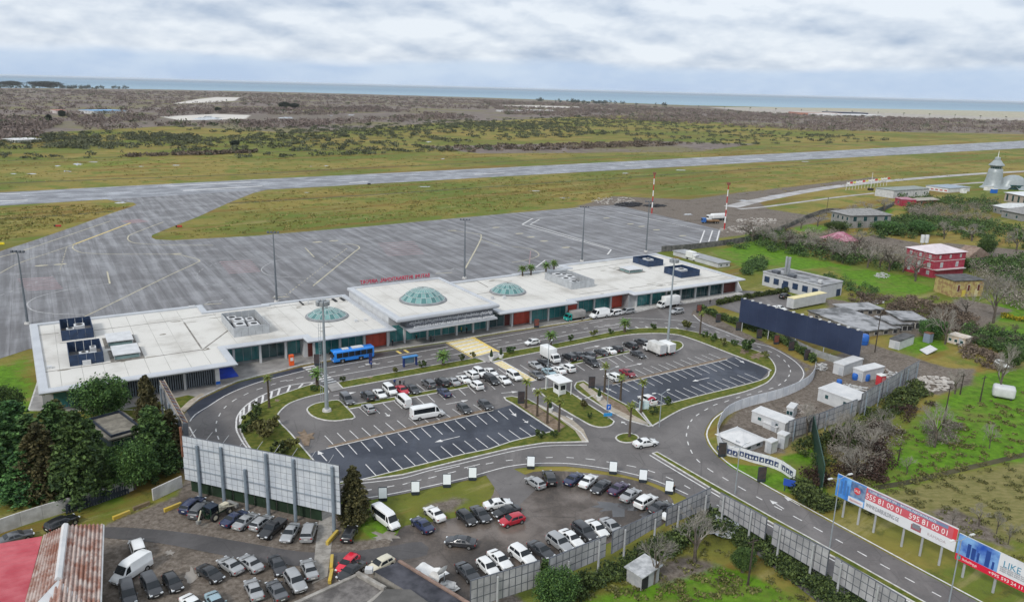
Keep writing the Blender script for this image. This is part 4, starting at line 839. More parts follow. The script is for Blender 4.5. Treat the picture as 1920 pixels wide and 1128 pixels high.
# stations: x, z_low, z_belt, z_top, half width, half width at top
KINDS = {
 'sedan': dict(L=4.65, st=[(-2.30, .42, .74, .80, .66, .58), (-2.22, .30, .86, .94, .80, .70), (-1.80, .24, .93, 1.03, .87, .76), (-1.50, .24, .94, 1.06, .88, .76), (-0.80, .24, .95, 1.40, .89, .60), (-0.2, .24, .95, 1.45, .89, .62), (0.40, .24, .94, 1.40, .89, .61), (1.12, .24, .92, 1.00, .88, .76), (1.60, .24, .88, .95, .87, .74), (2.08, .26, .78, .84, .80, .66), (2.30, .40, .62, .66, .62, .52)], rear=(-1.5, -0.8), front=(0.40, 1.12), wb=(-1.36, 1.38), r=.31),
 'hatchback': dict(L=4.05, st=[(-2.02, .42, .78, .86, .72, .64), (-1.95, .28, .92, 1.02, .82, .72), (-1.55, .24, .96, 1.42, .86, .60), (-0.5, .24, .96, 1.50, .87, .61), (0.25, .24, .95, 1.46, .87, .60), (1.02, .24, .93, 1.02, .86, .74), (1.45, .24, .89, .97, .84, .70), (1.85, .26, .78, .86, .77, .62), (2.02, .40, .60, .66, .60, .5)], rear=(-1.95, -1.55), front=(0.25, 1.02), wb=(-1.25, 1.28), r=.30),
 'SUV': dict(L=4.65, st=[(-2.30, .45, .95, 1.05, .80, .72), (-2.22, .34, 1.08, 1.18, .90, .80), (-1.92, .30, 1.10, 1.66, .92, .68), (-0.8, .30, 1.10, 1.76, .93, .70), (0.35, .30, 1.09, 1.70, .93, .69), (1.02, .30, 1.07, 1.16, .92, .80), (1.6, .30, 1.03, 1.10, .90, .76), (2.12, .34, .92, .98, .84, .68), (2.32, .46, .72, .76, .68, .56)], rear=(-2.22, -1.92), front=(0.35, 1.02), wb=(-1.38, 1.42), r=.37),
 'minivan': dict(L=4.7, st=[(-2.33, .42, .95, 1.08, .80, .74), (-2.27, .28, 1.05, 1.18, .89, .80), (-2.10, .26, 1.06, 1.72, .91, .72), (-0.6, .26, 1.05, 1.82, .92, .73), (0.65, .26, 1.03, 1.74, .92, .71), (1.50, .26, 1.00, 1.10, .90, .76), (1.85, .26, .94, 1.02, .88, .72), (2.20, .28, .82, .88, .82, .64), (2.35, .42, .64, .68, .66, .54)], rear=(-2.27, -2.10), front=(0.65, 1.50), wb=(-1.42, 1.50), r=.32),
 'van': dict(L=5.6, st=[(-2.78, .40, 1.20, 1.35, .90, .86), (-2.72, .32, 1.25, 2.30, .98, .84), (-2.0, .30, 1.25, 2.46, .99, .84), (0.6, .30, 1.25, 2.46, .99, .84), (1.25, .30, 1.22, 2.26, .98, .80), (1.98, .30, 1.18, 1.30, .96, .82), (2.45, .32, 1.00, 1.10, .92, .74), (2.72, .36, .82, .88, .84, .64), (2.80, .44, .66, .70, .70, .56)], rear=None, front=(1.25, 1.98), wb=(-1.65, 1.72), r=.35, side=(0.85, 1.75)),
 'minibus': dict(L=6.9, st=[(-3.42, .40, 1.25, 1.40, .92, .88), (-3.36, .34, 1.30, 2.50, 1.0, .86), (-2.6, .30, 1.30, 2.68, 1.01, .86), (1.2, .30, 1.30, 2.68, 1.01, .86), (1.9, .30, 1.26, 2.42, 1.0, .82), (2.62, .30, 1.20, 1.32, .98, .82), (3.08, .32, 1.02, 1.12, .93, .74), (3.36, .36, .82, .88, .85, .64), (3.44, .44, .66, .70, .70, .56)], rear=None, front=(1.9, 2.62), wb=(-1.95, 2.3), r=.36),
 'pickup': dict(L=5.1, st=[(-2.55, .48, .98, 1.05, .86, .80), (-2.48, .38, 1.08, 1.12, .90, .84), (-0.75, .34, 1.08, 1.12, .91, .84), (-0.62, .34, 1.08, 1.66, .91, .66), (-0.1, .34, 1.08, 1.74, .91, .68), (0.55, .34, 1.07, 1.68, .91, .67), (1.2, .34, 1.05, 1.14, .90, .78), (1.8, .34, 1.0, 1.08, .89, .74), (2.35, .38, .90, .95, .84, .66), (2.55, .5, .72, .76, .7, .56)], rear=(-0.75, -0.62), front=(0.55, 1.2), wb=(-1.5, 1.6), r=.37),
}
def lerp_st(st, x):
    for a, b_ in zip(st, st[1:]):
        if a[0] <= x <= b_[0]:
            f = (x-a[0])/(b_[0]-a[0]+1e-9); return [a[i]+(b_[i]-a[i])*f for i in range(6)]
    return st[-1] if x > st[-1][0] else st[0]
def section(s):
    x, zl, zb, zt, w, wt = s; c = min(.07, (zt-zb)*.3)
    return [(w*.80, zl), (w*.97, zl+.08), (w, zl+.20), (w, zb-.10), (w*.985, zb-.03), (w*.955, zb), (wt+(w*.955-wt)*.12, zt-c*1.6), (wt*.97, zt-c*.6), (wt*.82, zt-c*.12), (wt*.45, zt+.008)]
VEH = {}
def make_vehicle(kind):
    d = KINDS[kind]; st = d['st']; parts = []
    mb = MB(); nsec = 20
    dense = [st[0]]
    for a, b_ in zip(st, st[1:]):
        n = max(1, int((b_[0]-a[0])/0.35))
        for j in range(1, n+1): dense.append(tuple(a[i]+(b_[i]-a[i])*j/n for i in range(6)))
    for s in dense:
        h = section(s)
        for y, z in h: mb.v.append((s[0], y, z))
        for y, z in reversed(h): mb.v.append((s[0], -y, z))
    for j in range(len(dense)-1):
        for i in range(nsec):
            a, b_ = j*nsec+i, j*nsec+(i+1) % nsec; mb.f.append((a, b_, b_+nsec, a+nsec))
    mb.f.append(tuple(range(nsec))); mb.f.append(tuple(range((len(dense)-1)*nsec+nsec-1, (len(dense)-1)*nsec-1, -1)))
    parts.append(('body', mb.mesh('body', 42), None, 0))
    def S(x): return lerp_st(st, x)
    # windscreen / rear window
    def glass(x_low, x_top, sgn, nm, fl=.06, ft=.08):
        a, b_ = S(x_low), S(x_top); dx = b_[0]-a[0]; za = a[3]; zb2 = b_[3]
        L = Vector((dx, 0, zb2-za)); n = Vector((L.z, 0, -L.x)).normalized()*sgn*(1 if True else 0)
        if n.z < 0: n = -n
        off = n*0.03; P0 = Vector((a[0], 0, za))+off; P1 = Vector((b_[0], 0, zb2))+off
        q0 = P0.lerp(P1, fl); q1 = P0.lerp(P1, 1-ft); w0 = a[5]+(b_[5]-a[5])*fl; w1 = a[5]+(b_[5]-a[5])*(1-ft); 
        w0 *= 1.02; w1 *= .98
        m = MB().quad((q0.x, w0, q0.z), (q0.x, -w0, q0.z), (q1.x, -w1, q1.z), (q1.x, w1, q1.z))
        parts.append((nm, m.mesh(nm), M_CGLASS, 0))
    glass(d['front'][1], d['front'][0], 1, 'windscreen')
    if d['rear']: glass(d['rear'][0], d['rear'][1], -1, 'rear_window', .16, .08)
    # side windows
    def sidewin(xa, xb, ya, yb):
        """lower x range xa..xb, upper x range ya..yb"""
        for s in (-1, 1):
            pts = []
            for x, up in ((xa, 0), (xb, 0), (yb, 1), (ya, 1)):
                q = S(x); w = q[4]*.955; zb2 = q[2]; zt = q[3]; c = min(.07, (zt-zb2)*.3); wt = q[5]+(w-q[5])*.12; zu = zt-c*1.6
                f = .10 if not up else .92
                zz = zb2+(zu-zb2)*f; yy = w+(wt-w)*f+.02
                pts.append((x, s*yy, zz))
            m = MB().quad(*(pts if s > 0 else pts[::-1])); parts.append(('side_window', m.mesh('side_window'), M_CGLASS, 0))
    xf0, xf1 = d['front']
    if kind == 'van': sidewin(xf0-.45, xf1-.30, xf0-.45, xf0+.02)
    elif kind == 'minibus':
        sidewin(xf0-.35, xf1-.30, xf0-.35, xf0+.02); sidewin(-3.1, xf0-.55, -3.1, xf0-.55)
    else:
        r0, r1 = d['rear']; mid = (r1+xf0)/2-0.02
        sidewin(mid+.05, xf1-.30, mid+.05, xf0-.02)
        if kind != 'pickup': sidewin(r0+.55 if kind == 'sedan' else r1+.06, mid-.05, r1+.10, mid-.05)
        else: sidewin(r1+.06, mid-.05, r1+.1, mid-.05)
    if kind in ('van', 'minibus'):
        x = st[1][0]-0.03
        if kind == 'minibus':
            for s in (-1, 1): parts.append(('rear_window', MB().quad((x, s*.12, 1.45), (x, s*.72, 1.45), (x+.02, s*.68, 2.2), (x+.02, s*.12, 2.2)).mesh('rear_window'), M_CGLASS, 0))
    # lights, plates
    f0 = st[-2]; e0 = st[-1]; g0 = st[1]
    for s in (-1, 1):
        zf = f0[2]-.06; parts.append(('headlight', MB().obox(( (f0[0]+e0[0])/2-.02, s*f0[4]*.78), (1, 0), (0, 1), .14, .17, zf-.10, zf+.04).mesh('headlight'), M_LAMP, 0))
        zr = g0[2]-.06; parts.append(('tail_light', MB().obox((g0[0]+.0, s*g0[4]*.86), (1, 0), (0, 1), .07, .12, zr-.14, zr+.05).mesh('tail_light'), M_TAIL, 0))
    parts.append(('grille', MB().box(e0[0]-.05, e0[0]+.015, -e0[4]*.6, e0[4]*.6, e0[2]-.16, e0[2]-.03).mesh('grille'), M_GRILLE, 0))
    parts.append(('number_plate', MB().box(e0[0]-.04, e0[0]+.022, -.26, .26, e0[1]+.01, e0[1]+.10).mesh('number_plate'), M_PLATE, 0))
    parts.append(('number_plate', MB().box(st[0][0]-.022, st[0][0]+.05, -.26, .26, st[0][2]-.20, st[0][2]-.08).mesh('number_plate'), M_PLATE, 0))
    w = max(s[4] for s in st); r = d['r']; u = MB().box(st[1][0]+.1, st[-2][0]-.1, -w*.86, w*.86, .18, st[3][1]+.05)
    for x in d['wb']:
        for s in (-1, 1): u.tube((x, s*(w-.3), r+.02), (x, s*(w+.004), r+.02), r+.065, n=16)
    parts.append(('underbody', u.mesh('underbody', 40), M_UNDER, 0))
    for s in (-1, 1):
        xm = xf1-.25; q = S(xm); parts.append(('wing_mirror', MB().box(xm-.08, xm+.06, min(s*q[4], s*(q[4]+.18)), max(s*q[4], s*(q[4]+.18)), q[2]-.02, q[2]+.12).mesh('wing_mirror'), None, 0))
    ty = MB().tube((0, -.11, 0), (0, .11, 0), r, n=16).mesh('tyre', 40); ri = MB().tube((0, -.118, 0), (0, .118, 0), r*.64, n=10).mesh('rim', 40); ty.materials.append(M_TYRE); ri.materials.append(M_RIM)
    VEH[kind] = dict(parts=parts, wheels=[(x, s*(w-.10), r) for x in d['wb'] for s in (-1, 1)], tyre=ty, rim=ri)
    for nm, me, m, _ in parts: me.materials.append(m if m else paint('white'))
for kd in KINDS: make_vehicle(kd)
def heading(px, py, h):
    if h == 'N': return TANG+math.pi/2
    if h == 'S': return TANG-math.pi/2
    if h == 'E': return TANG
    if h == 'W': return TANG+math.pi
    dx, dy = h; a = P(px-dx/2, py-dy/2, .6); b_ = P(px+dx/2, py+dy/2, .6); d = b_-a; return math.atan2(d.y, d.x)
def vehicle(kind, color, px, py, h, label, cat='car', group=None, z=0.06, zc=0.75, scale=1.0, name=None, wheels=True, dz=0.0, obj_label=None):
    p = P(px, py, zc); a = heading(px, py, h)
    e = empty(name or {'SUV': 'parked_car', 'sedan': 'parked_car', 'hatchback': 'parked_car', 'minivan': 'parked_minivan', 'van': 'cargo_van', 'minibus': 'minibus', 'pickup': 'pickup_truck'}[kind], (p.x, p.y, z+dz), a, label, cat, group)
    if scale != 1.0: e.scale = (scale,)*3
    V = VEH[kind]
    for nm, me, m, _ in V['parts']:
        o = inst(me, nm, None, e)
        if m is None: o.material_slots[0].link = 'OBJECT'; o.material_slots[0].material = paint(color)
    if wheels:
        for w in V['wheels']:
            t_ = inst(V['tyre'], 'wheel', None, e, w); inst(V['rim'], 'rim', None, t_)
    return e
G1 = 'cars in the terminal car park'; G2 = 'cars on the gravel lot'; G3 = 'cars in the wet car park'
CARS = [
 # terminal car park, west half, north row
 ('minivan', 'grey', 650, 748, 'S', 'grey hatchback-like minivan at the mast end of the north row, facing outward'), ('SUV', 'dark grey', 689.5, 741.5, 'N', 'dark grey SUV, second vehicle from the floodlight mast in the north row'),
 ('sedan', 'white', 712, 737, 'S', 'white sedan between a dark SUV and a white minivan in the north row'), ('minivan', 'white', 731, 730, 'S', 'white minivan parked beside the half-hidden red car'),
 ('sedan', 'red', 754, 730, 'S', 'red car half hidden behind the white rear-windowed minibus'), ('sedan', 'dark grey', 774, 728.5, 'S', 'dark grey sedan next to the half-hidden red car'),
 ('SUV', 'grey', 804, 718.5, 'N', 'grey SUV seen from behind, left end of the group of four in the north row'), ('SUV', 'black', 829, 716, 'N', 'black SUV between a grey SUV and a silver sedan'),
 ('sedan', 'silver', 850, 714, 'N', 'silver sedan seen from behind, beside the black SUV'), ('sedan', 'white', 869, 709.5, 'N', 'white sedan seen from behind, next to the silver sedan'),
 ('SUV', 'white', 884, 701.5, 'N', 'white SUV seen from behind near the yellow crossing'), ('SUV', 'white', 900, 698, 'S', 'white SUV facing the viewer, second from the yellow crossing in the north row'), ('sedan', 'white', 920, 696.5, 'S', 'white sedan closest to the yellow crossing in the north row'),
 # second row
 ('hatchback', 'silver', 691, 764, 'N', 'pale silver car alone at the start of the second row near the mast island'), ('sedan', 'dark blue', 832.5, 734, 'N', 'dark blue car alone in the second row seen from behind'),
 ('SUV', 'white', 892.5, 721, 'N', 'white coupe-like SUV in the second row beside the black minivan'), ('minivan', 'black', 921, 711.5, 'S', 'black minivan facing the viewer in the second row'), ('sedan', 'white', 944, 711, 'S', 'white sedan next to the black minivan in the second row'),
 ('minivan', 'white', 964, 704, 'S', 'white minivan parked against the yellow striped crossing'),
 ('hatchback', 'dark grey', 870, 765, 'S', 'dark hatchback behind the long white minibus, the one nearer to it'), ('hatchback', 'dark grey', 910, 758, 'S', 'dark hatchback at the end of the divider strip'),
 # east half
 ('sedan', 'silver', 1004, 683.5, 'S', 'silver white sedan in front of the white box truck'), ('sedan', 'black', 1021, 679, 'S', 'black car tucked beside the white box truck'),
 ('sedan', 'grey', 1006, 701.5, 'S', 'grey sedan beside the end of the yellow striped crossing'), ('sedan', 'light blue', 1030, 696.5, 'S', 'light blue sedan in the second row of the east half'),
 ('sedan', 'white', 1047.5, 692.5, 'N', 'white sedan between the light blue sedan and a white SUV'), ('SUV', 'white', 1064.5, 689, 'N', 'white SUV at the end of the four-car group below the box truck'),
 ('SUV', 'black', 1067.5, 669, 'N', 'black SUV right beside the white box truck'), ('sedan', 'dark grey', 1084, 664.5, 'N', 'dark grey sedan second from the box truck'), ('hatchback', 'dark grey', 1105, 664, 'N', 'dark hatchback third from the box truck'),
 ('sedan', 'dark grey', 1127.5, 659.5, 'N', 'dark sedan to the near side of the lone white sedan'), ('sedan', 'white', 1142.5, 656, 'N', 'lone white sedan among dark cars in the far row'), ('hatchback', 'black', 1156, 653, 'N', 'black hatchback just beyond the lone white sedan'),
 ('SUV', 'black', 1182.5, 647, 'N', 'black off-roader left of the pair of white lorries'), ('SUV', 'dark grey', 1203, 641, 'N', 'dark SUV half hidden by the white lorry near the east mast'),
 ('sedan', 'dark grey', 1196, 663, 'S', 'dark sedan parked alone in front of the white lorry'), ('minivan', 'dark grey', 1109, 678.5, 'S', 'dark minivan facing the viewer below the far dark row'),
 ('SUV', 'white', 1150, 706, 'N', 'white SUV beside the dark red sedan and a palm'), ('sedan', 'dark red', 1177, 698, 'S', 'dark red sedan alone on the bay lines of the east half'), ('minivan', 'white', 1214, 749, 'N', 'white minivan at the corner of the fresh asphalt behind the red round sign'),
]
for kd, c, x, y, h, lb in CARS: vehicle(kd, c, x, y, h, lb, 'van' if kd == 'minivan' else 'car', G1)
vehicle('minibus', 'white', 801, 772, (54, -9), 'long white minibus parked across the bays', 'minibus', zc=1.2)
vehicle('minibus', 'white', 756, 748, 'N', 'white minibus with two rear windows facing the viewer', 'minibus', zc=1.2, scale=0.82)
vehicle('sedan', 'white', 1210, 829, (46, -7), 'white sedan leaving the junction beside the round palm island', 'car', scale=1.05, name='moving_car')
vehicle('hatchback', 'white', 998, 641, 'W', 'small white hatchback driving on the terminal road', 'car', name='moving_car')
vehicle('van', 'white', 1124, 588, 'W', 'white high-roof cargo van standing behind the teal truck', 'van', zc=1.2, scale=1.12)
vehicle('minivan', 'white', 1152, 586, 'W', 'white van with open tailgate at the forecourt kerb', 'van', zc=.9)
vehicle('minivan', 'silver', 1176, 582.5, 'W', 'pale minivan with a folded aerial on its roof by the forecourt', 'van', zc=.9)
vehicle('SUV', 'silver', 1269, 583.5, 'W', 'silver SUV beside the white box truck at the east forecourt', 'car')
for kd, c, x, y, h, lb in [
 ('SUV', 'dark blue', 361, 946, (26, -20), 'dark blue SUV at the far end of the row under the big white billboard'), ('SUV', 'grey', 376, 955, (24, -22), 'grey SUV hidden behind the backhoe loader'),
 ('sedan', 'dark blue', 440, 970, (30, -18), 'dark blue saloon just beyond the backhoe loader'), ('sedan', 'silver', 461, 975, (28, -20), 'silver sedan with a dark roof under the big white billboard'), ('hatchback', 'silver', 490, 978, (26, -20), 'silver coupe beside the black pickup under the billboard'),
 ('sedan', 'silver', 544, 997, (-18, 28), 'silver white sedan facing the viewer under the billboard'), ('minivan', 'silver', 579, 996, (9, -26), 'silver minivan seen from behind next to the concrete path'), ('hatchback', 'black', 655, 999, (11, -24), 'black hatchback beside the yellow barrier and lone cypress'),
 ('minivan', 'dark grey', 240, 1111, (6, 26), 'dark minivan at the picture bottom beside the white van'), ('minivan', 'dark grey', 284, 1097, (16, 28), 'dark minivan, middle of the three dark vehicles by the white van'), ('hatchback', 'black', 324, 1090, (18, 26), 'black hatchback, last of the three dark vehicles by the white van'),
 ('sedan', 'black', 394, 1073, (42, 28), 'black sedan next to the muddy puddle'), ('sedan', 'silver', 432, 1058, (-32, -22), 'silver sedan seen from behind, nearest the puddle'), ('sedan', 'silver', 470, 1054, (-32, -24), 'silver sedan seen from behind, second from the puddle'),
 ('sedan', 'dark grey', 521, 1058, (18, 34), 'dark sedan with nose toward the viewer on the gravel'), ('SUV', 'silver', 554, 1089, (22, 32), 'silver estate with roof bars beside the concrete path'), ('sedan', 'silver', 580, 1065, (-14, -34), 'silver sedan with its boot toward the viewer at the concrete path'),
 ('sedan', 'grey', 519, 1105, (-22, -32), 'grey sedan showing red tail lights'), ('sedan', 'silver', 476, 1103, (-16, -34), 'silver sedan beside the one with red tail lights'), ('sedan', 'light blue', 405, 1128, (20, 30), 'pale car cut by the bottom edge'), ('sedan', 'white', 362, 1132, (28, 26), 'white car roof just showing at the bottom edge')]:
    vehicle(kd, c, x, y, h, lb, 'van' if kd == 'minivan' else 'car', G2)
vehicle('pickup', 'black', 511, 990, (-24, 20), 'black pickup facing the viewer under the big billboard', 'pickup', G2)
vehicle('hatchback', 'bright red', 652, 1055, (-26, 26), 'bright red hatchback parked by the flat dark roof', 'car', G2)
vehicle('sedan', 'black', 659, 1068, (-34, 26), 'black car squeezed between red hatchback and flat roof', 'car', G2)
vehicle('van', 'white', 246, 1064, (-62, 40), 'large white cargo van beside the rusty roof', 'van', G2, zc=1.2)
vehicle('minivan', 'white', 258, 1026, (-8, -22), 'white van with its rear open behind the large white van', 'van', G2)
vehicle('SUV', 'black', 116, 980, (42, -20), 'black car parked along the white graffiti wall', 'car', G2); vehicle('sedan', 'grey', 28, 1006, (44, -14), 'grey car at the end of the graffiti wall above the red roof', 'car', G2)
vehicle('minibus', 'white', 723, 967, (40, 30), 'white camper minibus with an orange roof stripe on the grass', 'minibus', G3, zc=1.2, scale=0.86)
for kd, c, x, y, h, lb in [
 ('sedan', 'dark blue', 792, 982, (-30, -24), 'dark blue sedan behind the white sedan near the camper'), ('sedan', 'white', 815, 961, (-28, -24), 'white sedan with sunroof at the lawn edge'), ('hatchback', 'black', 875, 969, (26, 22), 'black hatchback at the left of the middle cluster'),
 ('sedan', 'dark grey', 901, 962, (24, 24), 'dark grey sedan in the middle cluster with its nose out'), ('sedan', 'white', 933, 943, (46, -8), 'white sedan parked crossways at the top of the middle cluster'), ('sedan', 'black', 950, 957, (-44, 14), 'black sedan between the crossways white sedan and red hatchback'),
 ('hatchback', 'red', 960, 973, (-40, 12), 'red hatchback in the middle of the wet car park'), ('sedan', 'dark grey', 864, 1014, (-52, -6), 'dark sedan driving across the wet car park'),
 ('sedan', 'dark grey', 877, 1071, (34, 34), 'dark sedan at the near end of the row along the board fence'), ('hatchback', 'white', 915, 1061, (30, 30), 'white hatchback second in the row along the board fence'), ('sedan', 'white', 937, 1047, (32, 30), 'white sedan third in the row along the board fence'),
 ('SUV', 'white', 979, 1040, (36, 28), 'white SUV fourth in the row along the board fence'), ('sedan', 'dark grey', 1014, 1029, (36, 26), 'dark sedan fifth in the row along the board fence'), ('SUV', 'silver', 1049, 1017, (32, 24), 'silver SUV sixth in the row along the board fence'),
 ('sedan', 'white', 1071, 1007, (32, 26), 'white sedan seventh in the row along the board fence'), ('SUV', 'dark grey', 1096, 996, (30, 24), 'dark SUV eighth in the row along the board fence'), ('sedan', 'white', 1119, 989, (30, 26), 'white sedan ninth in the row along the board fence'), ('sedan', 'silver', 1147, 985, (26, 22), 'silver sedan last in the row along the board fence'),
 ('hatchback', 'silver', 1004, 903, (-24, -16), 'silver hatchback first in the curved row by the road'), ('SUV', 'black', 1030, 895, (-8, -20), 'black SUV second in the curved row by the road'), ('sedan', 'dark blue', 1076, 896, (22, -16), 'dark blue sedan third in the curved row by the road'),
 ('sedan', 'white', 1103, 900, (20, -18), 'white sedan fourth in the curved row by the road'), ('sedan', 'dark grey', 1127, 911, (-26, 20), 'dark sedan fifth in the curved row, nose toward the viewer'), ('sedan', 'purple', 1160, 914, (24, -16), 'dark purple saloon sixth in the curved row by the road'),
 ('sedan', 'silver', 1182, 926, (26, -18), 'silver sedan seventh in the curved row by the puddle'), ('SUV', 'white', 1211, 939, (30, -18), 'white SUV eighth in the curved row by the puddle'), ('sedan', 'dark grey', 1238, 949, (28, -12), 'dark sedan ninth in the curved row beside the board fence'), ('sedan', 'white', 1262, 961, (28, -14), 'white car mostly hidden behind the board fence corner')]:
    vehicle(kd, c, x, y, h, lb, 'car', G3)
vehicle('SUV', 'black', 1472, 555, (16, -4), 'black car parked at the grey utility building', 'car'); vehicle('sedan', 'white', 1462, 577, (16, 5), 'white car partly hidden behind the navy billboard', 'car')
vehicle('hatchback', 'white', 1879, 682, (10, 6), 'white car standing among the bushes at the right edge', 'car')
vehicle('hatchback', 'cream', 714, 1052, (-26, 14), 'stripped cream car body without wheels beside the flat roof', 'car wreck', name='car_wreck', wheels=False, dz=-0.35)
# ---- lorries
def wheel_set(e, xs, w, r, kind='van'):
    ty = MB().tube((0, -.15, 0), (0, .15, 0), r, n=18).mesh('tyre', 40); ri = MB().tube((0, -.156, 0), (0, .156, 0), r*.58, n=12).mesh('rim', 40); ty.materials.append(M_TYRE); ri.materials.append(M_RIM)
    for x in xs:
        for s in (-1, 1): t_ = inst(ty, 'wheel', None, e, (x, s*(w-.16), r)); inst(ri, 'rim', None, t_)
def rbox(x0, x1, y0, y1, z0, z1, r=.12):
    bm = bmesh.new(); bmesh.ops.create_cube(bm, size=1.0)
    for v in bm.verts: v.co = ((x0+x1)/2+v.co.x*(x1-x0), (y0+y1)/2+v.co.y*(y1-y0), (z0+z1)/2+v.co.z*(z1-z0))
    bmesh.ops.bevel(bm, geom=list(bm.edges), offset=r, segments=2, profile=.5, affect='EDGES')
    mb = MB(); mb.v = [tuple(v.co) for v in bm.verts]; bm.verts.index_update(); mb.f = [tuple(v.index for v in f.verts) for f in bm.faces]; bm.free(); return mb
def box_truck(px, py, h, cabc, boxm, label, L=6.2, H=3.1, zc=1.5, boxL=4.2, canvas=False, name='box_truck'):
    p = P(px, py, zc); e = empty(name, (p.x, p.y, .06), heading(px, py, h), label, 'truck')
    x1 = L/2; cx0 = x1-1.75; bx0 = -L/2
    c = MB(); prof = [(cx0, .5), (x1-.02, .5), (x1, 1.1), (x1-.18, 1.35), (x1-.75, 2.15), (cx0, 2.25)]
    for s in (-.98, .98): c.v += [(x, s, z) for x, z in prof]
    n = len(prof); c.f = [tuple(range(n))[::-1], tuple(range(n, 2*n))]+[(i, (i+1) % n, n+(i+1) % n, n+i) for i in range(n)]
    c.build('cab', paint(cabc), e)
    MB().quad((x1-.20, .85, 1.40), (x1-.20, -.85, 1.40), (x1-.70, -.80, 2.08), (x1-.70, .80, 2.08)).build('windscreen', M_CGLASS, e).location = (.025, 0, .02)
    for s in (-1, 1):
        q = [(x1-.35, s*.995, 1.35), (cx0+.35, s*.995, 1.35), (cx0+.35, s*.995, 2.05), (x1-.78, s*.995, 2.05)]; MB().quad(*q).build('side_window', M_CGLASS, e)
        MB().box(x1-.05, x1+.03, min(s*.55, s*.9), max(s*.55, s*.9), .75, .98).build('headlight', M_LAMP, e)
        MB().box(x1-.5, x1-.38, min(s*1.0, s*1.22), max(s*1.0, s*1.22), 1.4, 1.85).build('wing_mirror', M_UNDER, e)
        MB().box(bx0-.03, bx0+.03, min(s*.6, s*.95), max(s*.6, s*.95), .62, .78).build('tail_light', M_TAIL, e)
    rbox(bx0, cx0-.12, -1.08, 1.08, .85, H, .16 if canvas else .05).build('cargo_box', boxm, e, smooth=40)
    MB().box(bx0+.1, x1-.2, -.85, .85, .42, .85).build('chassis', M_UNDER, e)
    MB().box(bx0-.025, bx0, -1.0, 1.0, .95, H-.08).build('tail_door', mat('truck_door', (.5, .51, .52), .5), e)
    wheel_set(e, (bx0+1.1, x1-.9), 1.0, .40); return e
M_BOXW = mat('box_white', (0.66, 0.67, 0.67), 0.5, col2=(0.76, 0.77, 0.77), scale=0.6); M_CANV = mat('canvas_grey', (0.30, 0.29, 0.28), 0.8, var=.15); M_BOXG = mat('box_dirty', (0.46, 0.46, 0.44), 0.6, col2=(0.66, 0.66, 0.65), scale=0.8)
box_truck(1077, 591, 'W', 'teal', M_CANV, 'teal truck with grey canvas load cover at the forecourt', L=6.4, H=2.9, canvas=True)
box_truck(1253, 567, 'W', 'white', M_BOXW, 'white box truck at the east end of the forecourt', L=7.6, H=3.5)
box_truck(1032, 665, 'S', 'white', M_BOXW, 'white box truck among cars in the east half of the car park', L=6.2, H=3.3)
box_truck(1227, 652, 'N', 'white', M_BOXG, 'white box truck with a grey rear beside the east mast', L=6.6, H=3.2)
box_truck(1246, 650, 'N', 'white', M_BOXW, 'white van-bodied lorry closest to the east mast island', L=6.0, H=3.0)
# ---- blue bus
p = P(661, 664, 1.4); bus = empty('city_bus', (p.x, p.y, .06), TANG+math.pi, 'bright blue city bus at the forecourt kerb', 'bus')
rbox(-5.1, 5.1, -1.24, 1.24, .35, 3.0, .22).build('body', paint('sky blue'), bus, smooth=50)
for s in (-1, 1):
    for i in range(6):
        x0 = -4.6+i*1.5; MB().box(x0, x0+1.42, min(s*1.2, s*1.26), max(s*1.2, s*1.26), 1.35, 2.55).build('window', M_CGLASS, bus)
MB().box(5.05, 5.13, -1.05, 1.05, 1.15, 2.75).build('windscreen', M_CGLASS, bus); MB().box(-5.13, -5.05, -1.0, 1.0, 1.6, 2.6).build('rear_window', M_CGLASS, bus)
for x0, x1, y0, y1 in ((-2.6, .2, -.8, .8), (1.0, 2.6, -.6, .6)): rbox(x0, x1, y0, y1, 2.98, 3.22, .08).build('roof_unit', M_UNIT, bus)
for s in (-1, 1):
    MB().box(5.0, 5.14, s*.9-.18, s*.9+.18, .7, .92).build('headlight', M_LAMP, bus); MB().box(-5.14, -5.0, s*.95-.12, s*.95+.12, .8, 1.2).build('tail_light', M_TAIL, bus)
    MB().box(5.0, 5.3, s*1.24-.1, s*1.24+.1, 1.9, 2.4).build('wing_mirror', M_UNDER, bus)
for x in (-1.7, 2.9): MB().box(x-.62, x+.62, -1.25, 1.25, .3, .98).build('wheel_arch', M_UNDER, bus)
wheel_set(bus, (-1.7, 2.9), 1.28, .47)
# ---- backhoe loader
p = P(405, 960, .8); bh = empty('backhoe_loader', (p.x, p.y, .03), heading(405, 960, (40, -22)), 'cream and green backhoe loader among cars under the billboard', 'backhoe')
M_CR = mat('cream_paintwork', (0.56, 0.52, 0.40), 0.5, var=.2, scale=2); M_GRN = mat('dark_green_paint', (0.02, 0.05, 0.03), 0.5)
rbox(-.6, 2.2, -.45, .45, .8, 1.55, .08).build('engine_hood', M_CR, bh); rbox(-1.6, .0, -.8, .8, 2.25, 2.4, .05).build('cab_roof', mat('cab_roof', (0.02, 0.03, 0.05), .5), bh)
for x in (-1.5, -.1):
    for s in (-1, 1): MB().box(x-.05, x+.05, s*.72-.05, s*.72+.05, .9, 2.27).build('cab_post', M_GRN, bh)
MB().box(-1.45, -.15, -.7, .7, 1.3, 2.2).build('cab_glass', M_CGLASS, bh); MB().box(-1.7, 2.0, -.35, .35, .5, .85).build('chassis', M_GRN, bh)
rbox(2.9, 3.5, -1.1, 1.1, .3, 1.0, .08).build('loader_bucket', mat('bucket_grey', (.2, .2, .19), .6), bh)
for s in (-1, 1): MB().tube((.6, s*.6, 1.5), (3.0, s*.6, .7), .1, n=6).build('loader_arm', M_CR, bh)
